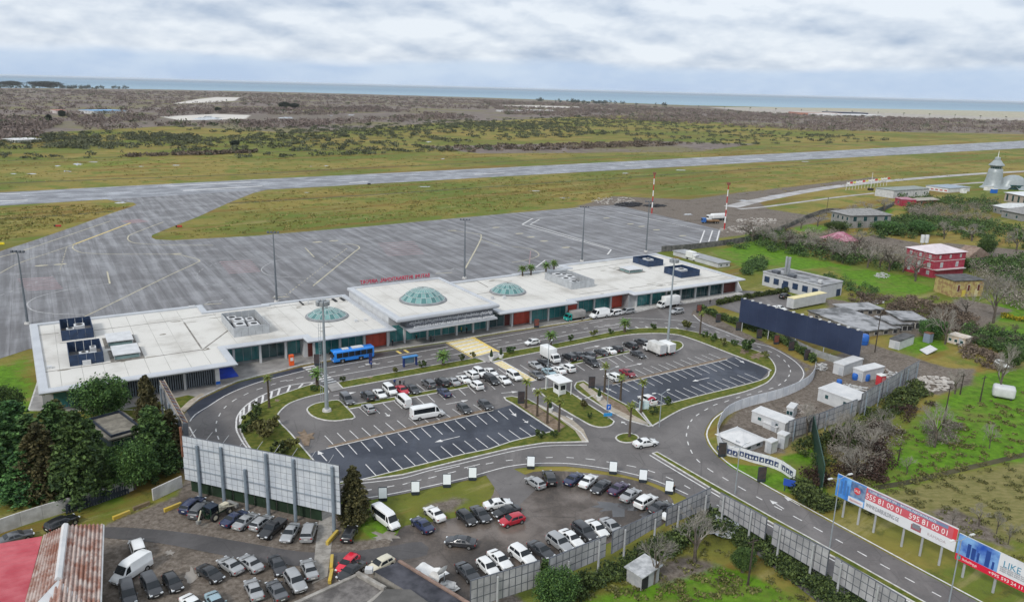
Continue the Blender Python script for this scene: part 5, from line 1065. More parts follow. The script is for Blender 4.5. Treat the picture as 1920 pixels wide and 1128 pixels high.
MB().tube((-1.7, 0, .8), (-2.6, 0, 2.4), .14, n=6).build('backhoe_boom', M_GRN, bh); MB().tube((-2.6, 0, 2.4), (-3.2, 0, 1.0), .12, n=6).build('dipper_arm', M_CR, bh); rbox(-3.5, -2.9, -.3, .3, .45, 1.0, .06).build('digging_bucket', mat('bucket_grey', (.2, .2, .19)), bh)
for x, r in ((-1.0, .68), (1.7, .48)):
    ty = MB().tube((0, -.22, 0), (0, .22, 0), r, n=18).mesh('tyre', 40); ri = MB().tube((0, -.225, 0), (0, .225, 0), r*.55, n=12).mesh('rim', 40); ty.materials.append(M_TYRE); ri.materials.append(M_CR)
    for s in (-1, 1): t_ = inst(ty, 'wheel', None, bh, (x, s*.85, r)); inst(ri, 'rim', None, t_)
# ---- far lorries on the airfield rubble
p = P(1344, 408, 1.5); tr = empty('articulated_lorry', (p.x, p.y, .05), heading(1344, 408, (-40, 2)), 'white tanker-like semi lorry on the rubble behind the apron', 'truck')
rbox(-5.5, 3.6, -1.25, 1.25, 1.0, 3.6, .5).build('trailer', M_BOXW, tr, smooth=60); rbox(3.9, 5.9, -1.2, 1.2, .6, 3.0, .2).build('cab', paint('white'), tr); MB().box(5.85, 5.95, -1, 1, 1.7, 2.6).build('windscreen', M_CGLASS, tr); MB().box(-5.3, 5.5, -.9, .9, .5, 1.0).build('chassis', M_UNDER, tr); wheel_set(tr, (-4.2, -3, 2.6, 4.9), 1.2, .5)
p = P(1332, 415, 1.0); tr = empty('flatbed_truck', (p.x, p.y, .05), heading(1332, 415, (-36, 0)), 'blue-cabbed flatbed truck with brown load near the apron end', 'truck')
rbox(-4.5, 2.4, -1.25, 1.25, 1.0, 1.7, .1).build('load_bed', mat('brown_load', (.20, .12, .06), .8, var=.3), tr); rbox(2.6, 4.6, -1.2, 1.2, .6, 2.8, .2).build('cab', mat('blue_cab', (.03, .12, .36), .4), tr); MB().box(4.55, 4.65, -1, 1, 1.6, 2.5).build('windscreen', M_CGLASS, tr); MB().box(-4.3, 4.2, -.9, .9, .5, 1.0).build('chassis', M_UNDER, tr); wheel_set(tr, (-3.4, -2.2, 3.6), 1.2, .5)
# ================================================================== BILLBOARDS, MASTS, SIGNS, WALLS
M_SHEET = mat('billboard_sheet', (0.42, 0.455, 0.50), 0.5, col2=(0.56, 0.59, 0.62), scale=0.5, world_co=True); M_SHEET2 = mat('fence_sheet', (0.25, 0.25, 0.265), 0.6, col2=(0.42, 0.42, 0.435), scale=0.35, world_co=True)
M_BACK = mat('billboard_frame', (0.10, 0.11, 0.13), 0.6, var=.2); M_POST = mat('billboard_post', (0.20, 0.24, 0.28), 0.5, var=.15); M_POSTL = mat('pale_post', (0.36, 0.37, 0.38), 0.6, var=.12); M_RUST = mat('rusty_steel', (0.12, 0.045, 0.025), 0.8, col2=(0.22, 0.10, 0.06), scale=1.5)
def board(name, label, A, B, z0, zA, zB, cols, rows, sheet_m, back_m, thick=0.18, gap=0.05, posts=(), post_m=None, post_r=0.2, side=1, group=None, post_out=0.35, rail=True, cat='billboard'):
    """A, B: ground points under the two ends; sheets on the side facing the camera (side=1)"""
    A = Vector((A.x, A.y, 0)); B = Vector((B.x, B.y, 0)); d = (B-A).normalized(); n = Vector((d.y, -d.x, 0))
    if n.dot(-A) < 0: n = -n
    n *= side; L = (B-A).length; e = empty(name, A, 0, label, cat, group)
    def q(s, o, z): p = A+d*s+n*o; return Vector((p.x, p.y, z))
    zt = lambda s: zA+(zB-zA)*s/L
    k = MB(); 
    for s, z in ((0, z0), (L, z0), (L, zB), (0, zA)): k.v.append(tuple(q(s, 0, z)))
    for s, z in ((0, z0), (L, z0), (L, zB), (0, zA)): k.v.append(tuple(q(s, -thick, z)))
    k.f = [(0, 1, 2, 3), (7, 6, 5, 4), (0, 4, 5, 1), (1, 5, 6, 2), (2, 6, 7, 3), (3, 7, 4, 0)]
    fr = k.build('frame', back_m, e, True)
    if cols:
        for i in range(cols):
            for j in range(rows):
                s0, s1 = L*i/cols+gap/2, L*(i+1)/cols-gap/2
                za = z0+(zt(s0)-z0)*j/rows+gap/2; zb = z0+(zt(s0)-z0)*(j+1)/rows-gap/2
                MB().quad(q(s0, .03, za), q(s1, .03, za), q(s1, .03, zb), q(s0, .03, zb)).build('panel_sheet', sheet_m, fr)
    for f, top in posts:
        p = q(L*f, post_out, 0); MB().tube((p.x, p.y, -.2), (p.x, p.y, z0+(zt(L*f)-z0)*top), post_r, post_r*.85, 8).build('post', post_m, e, True)
    if rail:
        for f in (0.28, 0.78):
            r0, r1 = q(0, .12, z0+(zA-z0)*f), q(L, .12, z0+(zB-z0)*f); MB().tube(r0, r1, .06, n=4).build('rail', post_m or M_POST, e, True)
    return e, A, d, n, L
# big white billboard seen from behind
A = P(370, 930.7); B = P(630, 991.7); d0 = (B-A).normalized(); A2 = A-d0*((P(370, 930.7)-P(342, 925)).length*0.75); B2 = B+d0*0.9
z0 = Zat(B, 962); z1 = Zat(B, 870)
e, *_ = board('billboard', 'huge white billboard seen from behind on thick grey posts', A2, B2, z0, Zat(A2, 816), z1, 28, 8, M_SHEET, M_BACK, posts=((.11, .86), (.27, .93), (.42, .55), (.56, .98), (.73, .97), (.965, .97)), post_m=M_POST, post_r=.28, gap=.05)
k = MB()
for i in range(9):
    f = .05+i*.11; p = A2.lerp(B2, f); q = p+Vector((d0.y, -d0.x, 0))*-1.0*1.8; zt = Zat(A2, 816)+(z1-Zat(A2, 816))*f
    MB().tube((p.x, p.y, zt-.3), (q.x, q.y, zt+.55), .04, n=4).build('lamp_arm', M_POSTL, e, True)
MB().tube((A2.x+.0, A2.y, z0+4), (A2.x, A2.y, z0+9), .22, n=6).build('rusty_brace', M_RUST, e, True)
# green net fence under it
gf = empty('net_fence', A2, 0, 'dark green net fence below the huge white billboard', 'fence'); nrm = Vector((d0.y, -d0.x, 0))
if nrm.dot(-A2) < 0: nrm = -nrm
n = 12
for i in range(n):
    a = A2.lerp(B2-d0*4, i/n)-nrm*1.2; b_ = A2.lerp(B2-d0*4, (i+1)/n-.004)-nrm*1.2; MB().prism([(a.x, a.y), (b_.x, b_.y), (b_.x-nrm.x*.06, b_.y-nrm.y*.06), (a.x-nrm.x*.06, a.y-nrm.y*.06)], 0, 2.3).build('net_panel', mat('green_net', (.012, .030, .014), .9, var=.3), gf, True)
# edge-on billboard beside it
A = P(306, 782); B = P(350, 875); zt = Zat(A, 714); zt2 = Zat(B, 794)
e, A_, d_, n_, L_ = board('billboard', 'rusty-topped billboard seen almost edge-on between trees and road', A, B, 3.2, zt, zt2, 8, 3, M_SHEET2, M_BACK, thick=.8, posts=((.12, .9), (.5, .9), (.88, .9)), post_m=M_POST, post_r=.22)
for s in range(12):
    p0 = A_+d_*(L_*s/12); p1 = A_+d_*(L_*(s+1)/12)-n_*.8
    MB().tube((p0.x, p0.y, zt+(zt2-zt)*s/12+.08), (p1.x, p1.y, zt+(zt2-zt)*(s+1)/12+.08), .07, n=4).build('truss_bar', M_RUST, e, True)
for o in (0, .8):
    p0 = A_-n_*o; p1 = A_+d_*L_-n_*o; MB().tube((p0.x, p0.y, zt+.12), (p1.x, p1.y, zt2+.12), .10, n=4).build('truss_bar', mat('weathered_wood', (.30, .25, .19), .8, var=.2), e, True)
# board fence along the lower edge
FB = [((882, 1140), (1011, 1098), 1088, 1050, 'first, half covered by a round bush', ((.36, .93),), 11), ((1029, 1090), (1135, 1043), 1046, 1003, 'second, between bush and gap', ((.30, .62), (.84, .93)), 9), ((1147, 1038), (1240, 982), 996, 955, 'third, above the small shed', ((.20, .93), (.82, .7)), 9), ((1249, 986), (1330, 951), 952, 913, 'fourth, at the corner by the road', ((.22, .9), (.85, .8)), 9),
      ((1347, 957), (1433, 1011), 922, 970, 'fifth, first along the exit road after the corner', ((.12, .95), (.72, .95)), 9), ((1446, 1019), (1548, 1079), 979, 1030, 'sixth, in the middle of the exit road stretch', ((.16, .95), (.76, .95)), 9), ((1560, 1086), (1690, 1166), 1043, 1122, 'seventh, at the bottom edge along the exit road', ((.12, .95), (.66, .95)), 10)]
for i, (a, b_, ya, yb, lb, posts, cols) in enumerate(FB):
    zb = 2.1; A = P(*a, zb); B = P(*b_, zb)
    board('fence_billboard', 'grey board fence panel seen from behind, '+lb, A, B, zb, Zat(A, ya), Zat(B, yb), cols, 3, M_SHEET2, M_BACK, posts=posts, post_m=M_POSTL, post_r=.17, group='board fence panels around the lower field', gap=.12, rail=False)
# board fence of the building site
for a, b_, ya, yb, lb in [((1476, 822), (1531, 806), 789, 775, 'nearest the guard box'), ((1533, 805), (1604, 779), 775, 748, 'in front of the long white site hut'), ((1612, 776), (1650, 751), 738, 716, 'beside the red portable toilet'), ((1652, 750), (1690, 724), 715, 693, 'next to last at the rubble end'), ((1692, 723), (1720, 703), 691, 676, 'at the rubble end')]:
    zb = .6; A = P(*a, zb); B = P(*b_, zb)
    board('site_fence_billboard', 'tall grey site fence billboard '+lb, A, B, zb, Zat(A, ya), Zat(B, yb), 8, 3, M_SHEET2, M_BACK, posts=((.15, .95), (.8, .95)), post_m=M_POST, post_r=.15, group='site fence billboards', gap=.12, rail=False)
# navy billboard
zb = 2.6; A = P(1385, 602, zb); B = P(1611, 670, zb)
e, A_, d_, n_, L_ = board('billboard', 'long navy blue billboard between hedge and ruined building', A, B, zb, Zat(A, 558), Zat(B, 621), 12, 1, mat('navy_sheet', (0.016, 0.026, 0.062), 0.55, col2=(0.026, 0.040, 0.085), scale=.15, world_co=True), M_BACK, posts=[(f, .1) for f in (.03, .27, .5, .73, .97)], post_m=M_POSTL, post_r=.14, gap=.02, post_out=-.3, rail=False)
for i in range(14):
    s = L_*(i+.5)/14; p = A_+d_*s; zt = Zat(A, 558)+(Zat(B, 621)-Zat(A, 558))*s/L_; MB().box(p.x-.35, p.x+.35, p.y-.2, p.y+.2, zt-.1, zt+.22).build('floodlight', M_UNIT, e, True)
# green billboard seen obliquely
zb = .3; A = P(1521, 812, zb); B = P(1538, 926, zb)
e, A_, d_, n_, L_ = board('billboard', 'dark green billboard seen obliquely beside leafless shrubs', A, B, zb, Zat(A, 779), Zat(B, 872), 10, 1, mat('green_sheet', (.010, .045, .030), .5, var=.2, world_co=True), mat('green_frame', (.02, .06, .045), .6), posts=((.1, .5), (.5, .5), (.9, .5)), post_m=M_POSTL, post_out=-.4, gap=.06, rail=False)
# advertising boards with print
def ad_board(label, A, B, z0, z1A, z1B, posts):
    e, A_, d_, n_, L_ = board('advertising_board', label, A, B, z0, z1A, z1B, 0, 0, M_SHEET, mat('ad_frame', (.5, .5, .52), .6), posts=posts, post_m=M_POSTL, post_r=.18, post_out=-.5, rail=False)
    h = (z1A+z1B)/2-z0
    if d_.cross(n_).z > 0: pass
    right = d_ if Vector((0, 0, 1)).cross(n_).dot(d_) > 0 else -d_
    org = A_ if right.dot(d_) > 0 else A_+d_*L_
    def patch(name, x0, x1, y0, y1, m, o=.03):
        pts = []
        for x, y in ((x0, y0), (x1, y0), (x1, y1), (x0, y1)):
            zt = z1A+(z1B-z1A)*(x if right.dot(d_) > 0 else 1-x); p = org+right*(x*L_)+n_*o; pts.append((p.x, p.y, z0+(zt-z0)*y))
        return MB().quad(*pts).build(name, m, e, True)
    def txt(body, cx, cy, size, width, m, o=.05):
        zt = z1A+(z1B-z1A)*cx; p = org+right*(cx*L_)+n_*o
        sl = Vector((right.x, right.y, (z1B-z1A)/L_*(1 if right.dot(d_) > 0 else -1))).normalized()
        me = text_mesh(body, size*h, .005, 'printed_text'); me.materials.clear(); me.materials.append(m); xs = [v.co.x for v in me.vertices]; w = max(xs)-min(xs)
        o_ = bpy.data.objects.new('printed_text', me); COL.objects.link(o_); o_.parent = e; o_.matrix_parent_inverse = Matrix.Translation(-Vector(e.location))
        o_['kind'] = 'stuff'; o_.matrix_basis = frame(sl, (0, 0, 1), n_, (p.x, p.y, z0+(zt-z0)*cy)) @ Matrix.Diagonal((width*L_/w, 1, 1, 1)); return o_
    return e, patch, txt
def flat(n, c, r=.55): return mat(n, c, r, var=.04)
A = P(1572, 968); B = P(1747, 1056); d0 = (B-A).normalized(); A = A-d0*1.1; B = B+d0*2.6
e, patch, txt = ad_board('long property advertising board with red band of telephone numbers', A, B, Zat(A, 927), Zat(A, 887), Zat(B, 991), ((.08, .4), (.22, .4), (.36, .4), (.60, .4), (.75, .4), (.90, .4)))
patch('printed_panel', 0, 1, 0, 1, flat('ad_white', (.66, .67, .70)), .03)
patch('printed_panel', 0, .265, .0, 1, mat('ad_sky', (.03, .17, .55), .5, col2=(.16, .40, .75), scale=.5, world_co=True), .036); patch('printed_panel', .13, .265, .30, .95, mat('ad_sea', (.03, .09, .24), .5, col2=(.25, .33, .45), scale=.7, world_co=True), .042)
for x, w, h_ in ((.04, .018, .72), (.07, .02, .85), (.10, .016, .6), (.015, .014, .4)): patch('printed_tower', x, x+w, .18, .18+h_*.8, flat('ad_tower', (.05, .16, .40)), .046)
patch('printed_panel', .12, .255, .02, .26, flat('ad_white', (.66, .67, .70)), .05); patch('printed_panel', .265, 1, .46, .97, flat('ad_red', (.55, .10, .13)), .036); patch('printed_panel', .28, .93, .80, .95, flat('ad_slate', (.18, .23, .36)), .042); patch('printed_panel', .97, 1, .46, .97, flat('ad_red2', (.62, .05, .06)), .042)
txt('555 81 00 01   595 81 00 01', .605, .62, .33, .66, flat('ad_textw', (.80, .79, .78))); txt('1 LINE, COMPLEX №8  :  BATUMI, PARTSKHALADZE ST №8', .605, .872, .13, .62, flat('ad_textw', (.8, .79, .78))); txt('WWW.DARBUILDING.GE', .42, .22, .26, .28, flat('ad_textd', (.10, .11, .14))); txt('RAMADA', .86, .22, .17, .14, flat('ad_textr', (.42, .36, .38)))
patch('printed_logo', .66, .74, .12, .34, flat('ad_logo', (.33, .10, .12)), .046); patch('printed_logo', .67, .73, .20, .40, flat('ad_logo2', (.20, .21, .24)), .052); txt('SALE', .19, .62, .16, .05, flat('ad_textw', (.8, .79, .78)), .09); txt('Apartments', .187, .14, .14, .11, flat('ad_textred', (.5, .06, .08)), .07)
c0 = P(1600, 918, Zat(A, 905)); 
k = MB(); sgn = empty
cir = []
for t_ in np.linspace(0, 2*math.pi, 21)[:-1]: cir.append((.19+.030*math.cos(t_), .62+.155*math.sin(t_)))
Ls = (B-A).length; zA0, zA1, zB1 = Zat(A, 927), Zat(A, 887), Zat(B, 991); nn = Vector((d0.y, -d0.x, 0)); nn = nn if nn.dot(-A) > 0 else -nn
MB().quad(*[(A.x+d0.x*x*Ls+nn.x*.062, A.y+d0.y*x*Ls+nn.y*.062, zA0+(zA1+(zB1-zA1)*x-zA0)*y) for x, y in (cir if Vector((0, 0, 1)).cross(nn).dot(d0) > 0 else cir[::-1])]).build('printed_roundel', flat('ad_red2', (.62, .05, .06)), e, True)
A = P(1806, 1086); B = P(1869, 1118); d0 = (B-A).normalized(); A = A-d0*1.6; B = B+d0*9
e, patch, txt = ad_board('blue city advertising board with red bottom strip at the picture corner', A, B, Zat(A, 1046), Zat(A, 998.5), Zat(A, 998.5)-.2, ((.08, .4), (.35, .4), (.62, .4), (.9, .4)))
patch('printed_panel', 0, 1, 0, 1, flat('ad_white', (.66, .67, .70)), .03); patch('printed_panel', 0, .36, .22, 1, mat('ad_city', (.015, .07, .40), .5, col2=(.22, .42, .72), scale=.45, world_co=True), .036); patch('printed_panel', 0, 1, 0, .24, flat('ad_red3', (.62, .012, .045)), .042)
for x, w, y1 in ((.09, .03, .78), (.13, .035, .70), (.18, .02, .62), (.25, .04, .86), (.31, .02, .55)): patch('printed_tower', x, x+w, .26, y1, flat('ad_tower2', (.02, .06, .26)), .046)
patch('printed_logo', .015, .05, .05, .19, flat('ad_green', (.04, .30, .28)), .05); txt('LIKE', .47, .66, .34, .14, flat('ad_teal', (.06, .25, .38))); txt('likebuilding.ge', .13, .115, .13, .13, flat('ad_textw', (.8, .79, .78))); txt('+995 593 24 11 11', .47, .115, .17, .34, flat('ad_textw', (.8, .79, .78)))
for y in (.40, .47, .54): txt('ბინები ზღვის პირას ბათუმში', .50, y-.02, .075, .24, flat('ad_textd', (.10, .11, .14)))
for y in (.62, .70, .78): txt('უძრავი ქონება', .70, y, .08, .14, flat('ad_textd', (.10, .11, .14)))
# ---- lightboxes
M_LBF = mat('lightbox_frame', (.03, .04, .05), .5); M_LBW = mat('lightbox_face', (.72, .76, .78), .35, var=.05); _b = M_LBW.node_tree.nodes['Principled BSDF']; _b.inputs['Emission Color'].default_value = (.85, .93, 1, 1); _b.inputs['Emission Strength'].default_value = .12  # faint glow added to brighten the white faces; the boxes are unlit by day
M_LBD = mat('lightbox_dark_face', (.035, .036, .042), .25, col2=(.075, .055, .055), scale=1.2); M_LBR = mat('lightbox_red_face', (.24, .06, .04), .3, col2=(.08, .05, .045), scale=1.5)
def lightbox(px, py, h, w, face, label, ang=None, group=None):
    p = P(px, py); a = ang if ang is not None else math.atan2(-p.x, p.y)*1.0
    e = empty('lightbox_sign', (p.x, p.y, .05), a, label, 'sign', group)
    rbox(-w/2, w/2, -.12, .12, .1, h, .04).build('case', M_LBF, e); MB().quad((-w/2+.07, -.127, .55), (w/2-.07, -.127, .55), (w/2-.07, -.127, h-.07), (-w/2+.07, -.127, h-.07)).build('poster', face, e); MB().box(-w/2+.1, w/2-.1, -.2, .2, 0, .1).build('base', M_LBF, e)
    MB().quad((w/2-.07, .127, .55), (-w/2+.07, .127, .55), (-w/2+.07, .127, h-.07), (w/2-.07, .127, h-.07)).build('poster', face, e)
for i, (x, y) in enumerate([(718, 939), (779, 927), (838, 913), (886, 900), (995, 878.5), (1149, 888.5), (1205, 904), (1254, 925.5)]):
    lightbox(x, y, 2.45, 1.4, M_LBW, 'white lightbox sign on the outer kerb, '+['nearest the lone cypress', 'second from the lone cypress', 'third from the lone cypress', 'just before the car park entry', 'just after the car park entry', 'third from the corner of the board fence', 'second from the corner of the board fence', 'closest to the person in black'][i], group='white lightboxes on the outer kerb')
for x, y, f, lb in [(977, 757, M_LBD, 'dark lightbox at the tip of the west palm island'), (1109, 728, M_LBD, 'dark lightbox at the tip of the east palm island'), (1427, 903, M_LBD, 'dark lightbox on the lawn by the exit road'), (1353, 856, M_LBD, 'dark lightbox below the tent-roofed site hut'), (1006, 614, M_LBR, 'red lightbox on the terminal forecourt'), (595, 685, M_LBD, 'tall dark lightbox behind the bus'), (1310, 586, M_LBR, 'red-faced lightbox at the head of the hedge'),
                    (1346, 604, M_LBD, 'dark lightbox first along the hedge'), (1384, 619, M_LBD, 'dark lightbox second along the hedge'), (1423, 634, M_LBD, 'dark lightbox third along the hedge'), (1455, 645, M_LBR, 'red lightbox along the hedge'), (1483, 657, M_LBD, 'dark lightbox after the red one along the hedge'), (1512, 675, M_LBD, 'dark lightbox at the end of the hedge')]:
    lightbox(x, y, 2.5 if y < 660 else 2.8, 1.45, f, lb, ang=TANG*(0.2), group='dark lightboxes')
# ---- floodlight masts
M_MAST = mat('mast_steel', (.34, .38, .41), .45, metal=.3, var=.1)
def mast(px, py, ytop, r, label, head=1.0, crown='ring', ladder=False, M_MAST=M_MAST):
    p = P(px, py); z = Zat(p, ytop); e = empty('floodlight_mast', (p.x, p.y, 0), 0, label, 'floodlight mast', 'floodlight masts')
    MB().tube((0, 0, .1), (0, 0, z), r, r*.42, 10).build('shaft', M_MAST, e, smooth=50); MB().lathe([(0, .62), (r*2.0, .62), (r*2.4, 0)], (0, 0, 0), 12).build('foundation', M_KERB, e)
    if crown == 'ring':
        k = MB(); k.lathe([(head-.06, z-1.0), (head+.06, z-1.0), (head+.06, z-.85), (head-.06, z-.85), (head-.06, z-1.0)], (0, 0, 0), 16)
        for i in range(4): a = i*math.pi/2; k.tube((0, 0, z-.9), (head*math.cos(a), head*math.sin(a), z-.9), .05, n=4)
        k.build('head_frame', M_MAST, e)
        for i in range(8): a = i*math.pi/4; c, s = math.cos(a), math.sin(a); MB().obox((head*1.1*c, head*1.1*s), (c, s), (-s, c), .22, .3, z-.95, z-.1).build('floodlight', M_STEEL, e)
    else:
        MB().box(-head, head, -.1, .1, z-.25, z-.05).build('crossbar', M_BACK, e)
        for i in range(4): x = -head+.2+i*(2*head-.4)/3; MB().box(x-.24, x+.24, -.35, .35, z-.2, z+.35).build('floodlight', M_BACK, e)
    if ladder:
        k = MB(); k.tube((-.75, 0, 2), (-.62, 0, z-2), .04, n=4); k.tube((-1.15, 0, 2), (-1.0, 0, z-2), .04, n=4)
        for i in range(int((z-4)/.6)): k.tube((-.75, 0, 2+i*.6), (-1.12, 0, 2+i*.6), .025, n=3)
        k.build('ladder', M_MAST, e)
mast(613, 771, 563, .42, 'tall floodlight mast on the west grass island with ladder', 1.0, ladder=True); mast(1252, 641, 485, .36, 'tall floodlight mast on the east grass island', .9)
for x, y, yt, lb in [(52, 607, 472, 'leftmost apron floodlight mast'), (519, 566, 436, 'apron floodlight mast left of the main dome'), (871, 522, 412, 'apron floodlight mast right of the main dome'), (1091, 490, 388, 'apron floodlight mast above the palms behind the terminal'), (1211, 472, 378, 'apron floodlight mast at the east end of the terminal')]:
    mast(x, y, yt, .34, lb, 1.7, 'bar', M_MAST=mat('dark_mast', (.15, .17, .19), .5, metal=.2))
# red and white masts
M_RED = mat('mast_red', (.42, .03, .03), .5); M_WHT = mat('mast_white', (.70, .70, .69), .5)
for x, y, yt, lb in [(1222, 400, 324, 'red and white striped mast by the black rubble heap'), (1358, 430, 343, 'red and white striped mast beside the parked lorries')]:
    p = P(x, y); z = Zat(p, yt); e = empty('striped_mast', (p.x, p.y, 0), 0, lb, 'mast', 'striped masts')
    for i in range(7): MB().tube((0, 0, z*i/7), (0, 0, z*(i+1)/7-.02), .36-.02*i, .36-.02*(i+1), 10).build('mast_section', M_RED if i % 2 == 0 else M_WHT, e, smooth=50)
    MB().box(-.8, .8, -.4, .4, z-1.0, z+.2).build('lamp_head', mat('rust_lamp', (.20, .07, .05), .6), e)
# ---- street lamps
def street_lamp(px, py, ytop, label, arms, r=.09, al=1.6):
    p = P(px, py); z = Zat(p, ytop); e = empty('street_lamp', (p.x, p.y, .05), 0, label, 'street lamp', 'street lamps')
    MB().tube((0, 0, 0), (0, 0, z), r*1.2, r*.7, 8).build('pole', M_MAST, e, smooth=50)
    for a in arms:
        c, s = math.cos(a), math.sin(a); MB().tube((0, 0, z-.1), (al*c, al*s, z+.35), .045, n=5).build('arm', M_MAST, e); MB().obox((al*1.2*c, al*1.2*s), (c, s), (-s, c), .38, .14, z+.28, z+.42).build('lamp_head', mat('lamp_head', (.62, .63, .62), .4), e)
for x, y, yt, lb, ar in [(1555, 1028, 897, 'street lamp in front of the telephone number board', (.4, 3.6)), (1778, 1135, 1012, 'street lamp in front of the blue city board', (.4, 3.6)), (1378, 925, 838, 'street lamp in front of the tent-roofed hut', (.6, 3.7)), (1236, 800, 738, 'street lamp at the east car park corner', (.7, 3.6)), (1138, 770, 693, 'street lamp on the east palm island', (.5, 3.6)), (1026, 727, 645, 'thin street lamp behind the barrier booth', (1.2,))]:
    street_lamp(x, y, yt, lb, ar)
# ---- barrier booth
p = P(1049, 737); bo = empty('ticket_booth', (p.x, p.y, .15), TANG-math.pi/2, 'white canopied ticket booth on the entry island', 'booth')
rbox(-3.2, 2.2, -1.8, 1.8, 3.0, 3.2, .06).build('canopy', M_BOXW, bo); rbox(-1.2, 1.2, -.9, .9, 0, 2.6, .06).build('cabin', M_BOXW, bo); MB().box(-.8, .9, -.93, -.88, 1.1, 2.1).build('window', M_CGLASS, bo); MB().box(1.18, 1.23, -.6, .6, 1.1, 2.1).build('window', M_CGLASS, bo)
for x in (-3.0, 2.0):
    for y in (-1.6, 1.6): MB().box(x-.08, x+.08, y-.08, y+.08, 0, 3.0).build('post', M_BOXW, bo)
MB().box(-2.6, -1.9, .2, 1.0, 3.21, 3.35).build('roof_unit', M_UNIT, bo)
for x, y, dx, lb in [(1093, 757, (20, 5), 'barrier arm at the exit lane beside the booth island'), (1083, 789, (0, 0), 'ticket machine near the tip of the booth island')][:1]:
    p = P(x, y); e = empty('barrier', (p.x, p.y, .15), TANG-math.pi/2+.2, lb, 'barrier'); rbox(-.2, .2, -.2, .2, 0, 1.1, .04).build('cabinet', M_BACK, e); MB().box(-.04, .04, .2, 3.6, .9, 1.02).build('arm', M_WHT, e)
# blue totem and signs
M_BLUE = mat('sign_blue', (.012, .12, .50), .45); M_BLUED = mat('sign_navy', (.012, .03, .14), .5)
p = P(1140, 786); e = empty('parking_totem', (p.x, p.y, .15), .2, 'blue parking totem sign at the tip of the booth island', 'sign'); MB().tube((0, 0, 0), (0, 0, 2.6), .07, n=6).build('pole', M_MAST, e); rbox(-.45, .45, -.1, .1, 2.0, 3.1, .05).build('upper_panel', M_BLUE, e); rbox(-1.0, .8, -.12, .0, .6, 1.3, .05).build('lower_panel', mat('sign_cyan', (.03, .25, .55), .45), e); lettering('P', .8, M_LET, e, frame((1, 0, 0), (0, 0, 1), (0, -1, 0), (0, -.12, 2.5)), None, 'lettering', .01)
p = P(1207, 771); e = empty('ground_sign', (p.x, p.y, .15), .2, 'pale blue tilted sign beside the east island palm', 'sign'); MB().box(-1.1, 1.1, -.06, .06, .4, 2.2).build('panel', mat('sign_pale', (.40, .58, .62), .4, col2=(.65, .72, .72), scale=1.2), e)
for s in (-.9, .9): MB().box(s-.05, s+.05, .06, .12, 0, 2.2).build('leg', M_STEEL, e)
p = P(1221, 762); e = empty('round_sign', (p.x, p.y, .06), .2, 'red and white round sign in front of the white minivan', 'sign'); MB().tube((0, 0, 0), (0, 0, 1.6), .04, n=5).build('pole', M_MAST, e); MB().tube((0, -.03, 1.4), (0, .03, 1.4), .85, n=20).build('disc', mat('sign_pink', (.62, .05, .10), .4), e); MB().box(-.5, .5, -.05, -.032, 1.25, 1.55).build('bar', M_WHT, e)
p = P(1478, 922); e = empty('blue_board', (p.x, p.y, 0), -.55, 'small plain blue board on two posts by the exit road', 'sign'); MB().box(-.95, .95, -.08, .08, 1.1, 2.3).build('panel', mat('plain_blue', (.02, .07, .36), .5), e)
for s in (-.7, .7): MB().box(s-.06, s+.06, .08, .2, 0, 2.3).build('leg', M_BLUED, e)
p = P(769, 686); e = empty('bus_shelter', (p.x, p.y, .1), TANG, 'small blue bus shelter on the terminal road', 'shelter'); rbox(-1.9, 1.9, -.6, .6, 2.2, 2.45, .06).build('roof', mat('shelter_roof', (.05, .22, .50), .4), e); MB().box(-1.2, 1.2, .3, .36, .6, 2.2).build('back_panel', mat('shelter_glass', (.18, .28, .36), .2), e)
for s in (-1.6, 1.6): MB().box(s-.14, s+.14, -.3, .4, 0, 2.2).build('side_post', M_BLUED, e)
p = P(695, 683); e = empty('bus_stop_sign', (p.x, p.y, .1), TANG, 'navy bus stop totem behind the blue bus', 'sign'); rbox(-.4, .4, -.1, .1, .1, 2.7, .05).build('panel', M_BLUED, e); MB().box(-1.2, 1.2, -.4, .4, 0, .1).build('base', M_KERB, e)
p = P(547, 686); e = empty('orange_kiosk', (p.x, p.y, .22), TANG, 'orange waste or ticket pillar on the forecourt', 'kiosk'); rbox(-.55, .55, -.4, .4, 0, 2.6, .1).build('body', mat('orange_paint', (.75, .11, .02), .45), e); MB().box(-.35, .35, -.43, -.39, 1.2, 2.0).build('panel', M_WHT, e)
p = P(409, 722); e = empty('blue_column_sign', (p.x, p.y, .22), TANG, 'white and blue sign column at the west wing', 'sign'); rbox(-.45, .45, -.25, .25, 0, 4.0, .05).build('body', M_WHT, e); MB().box(-.46, .46, -.27, -.24, .1, .8).build('foot_panel', M_BLUE, e)
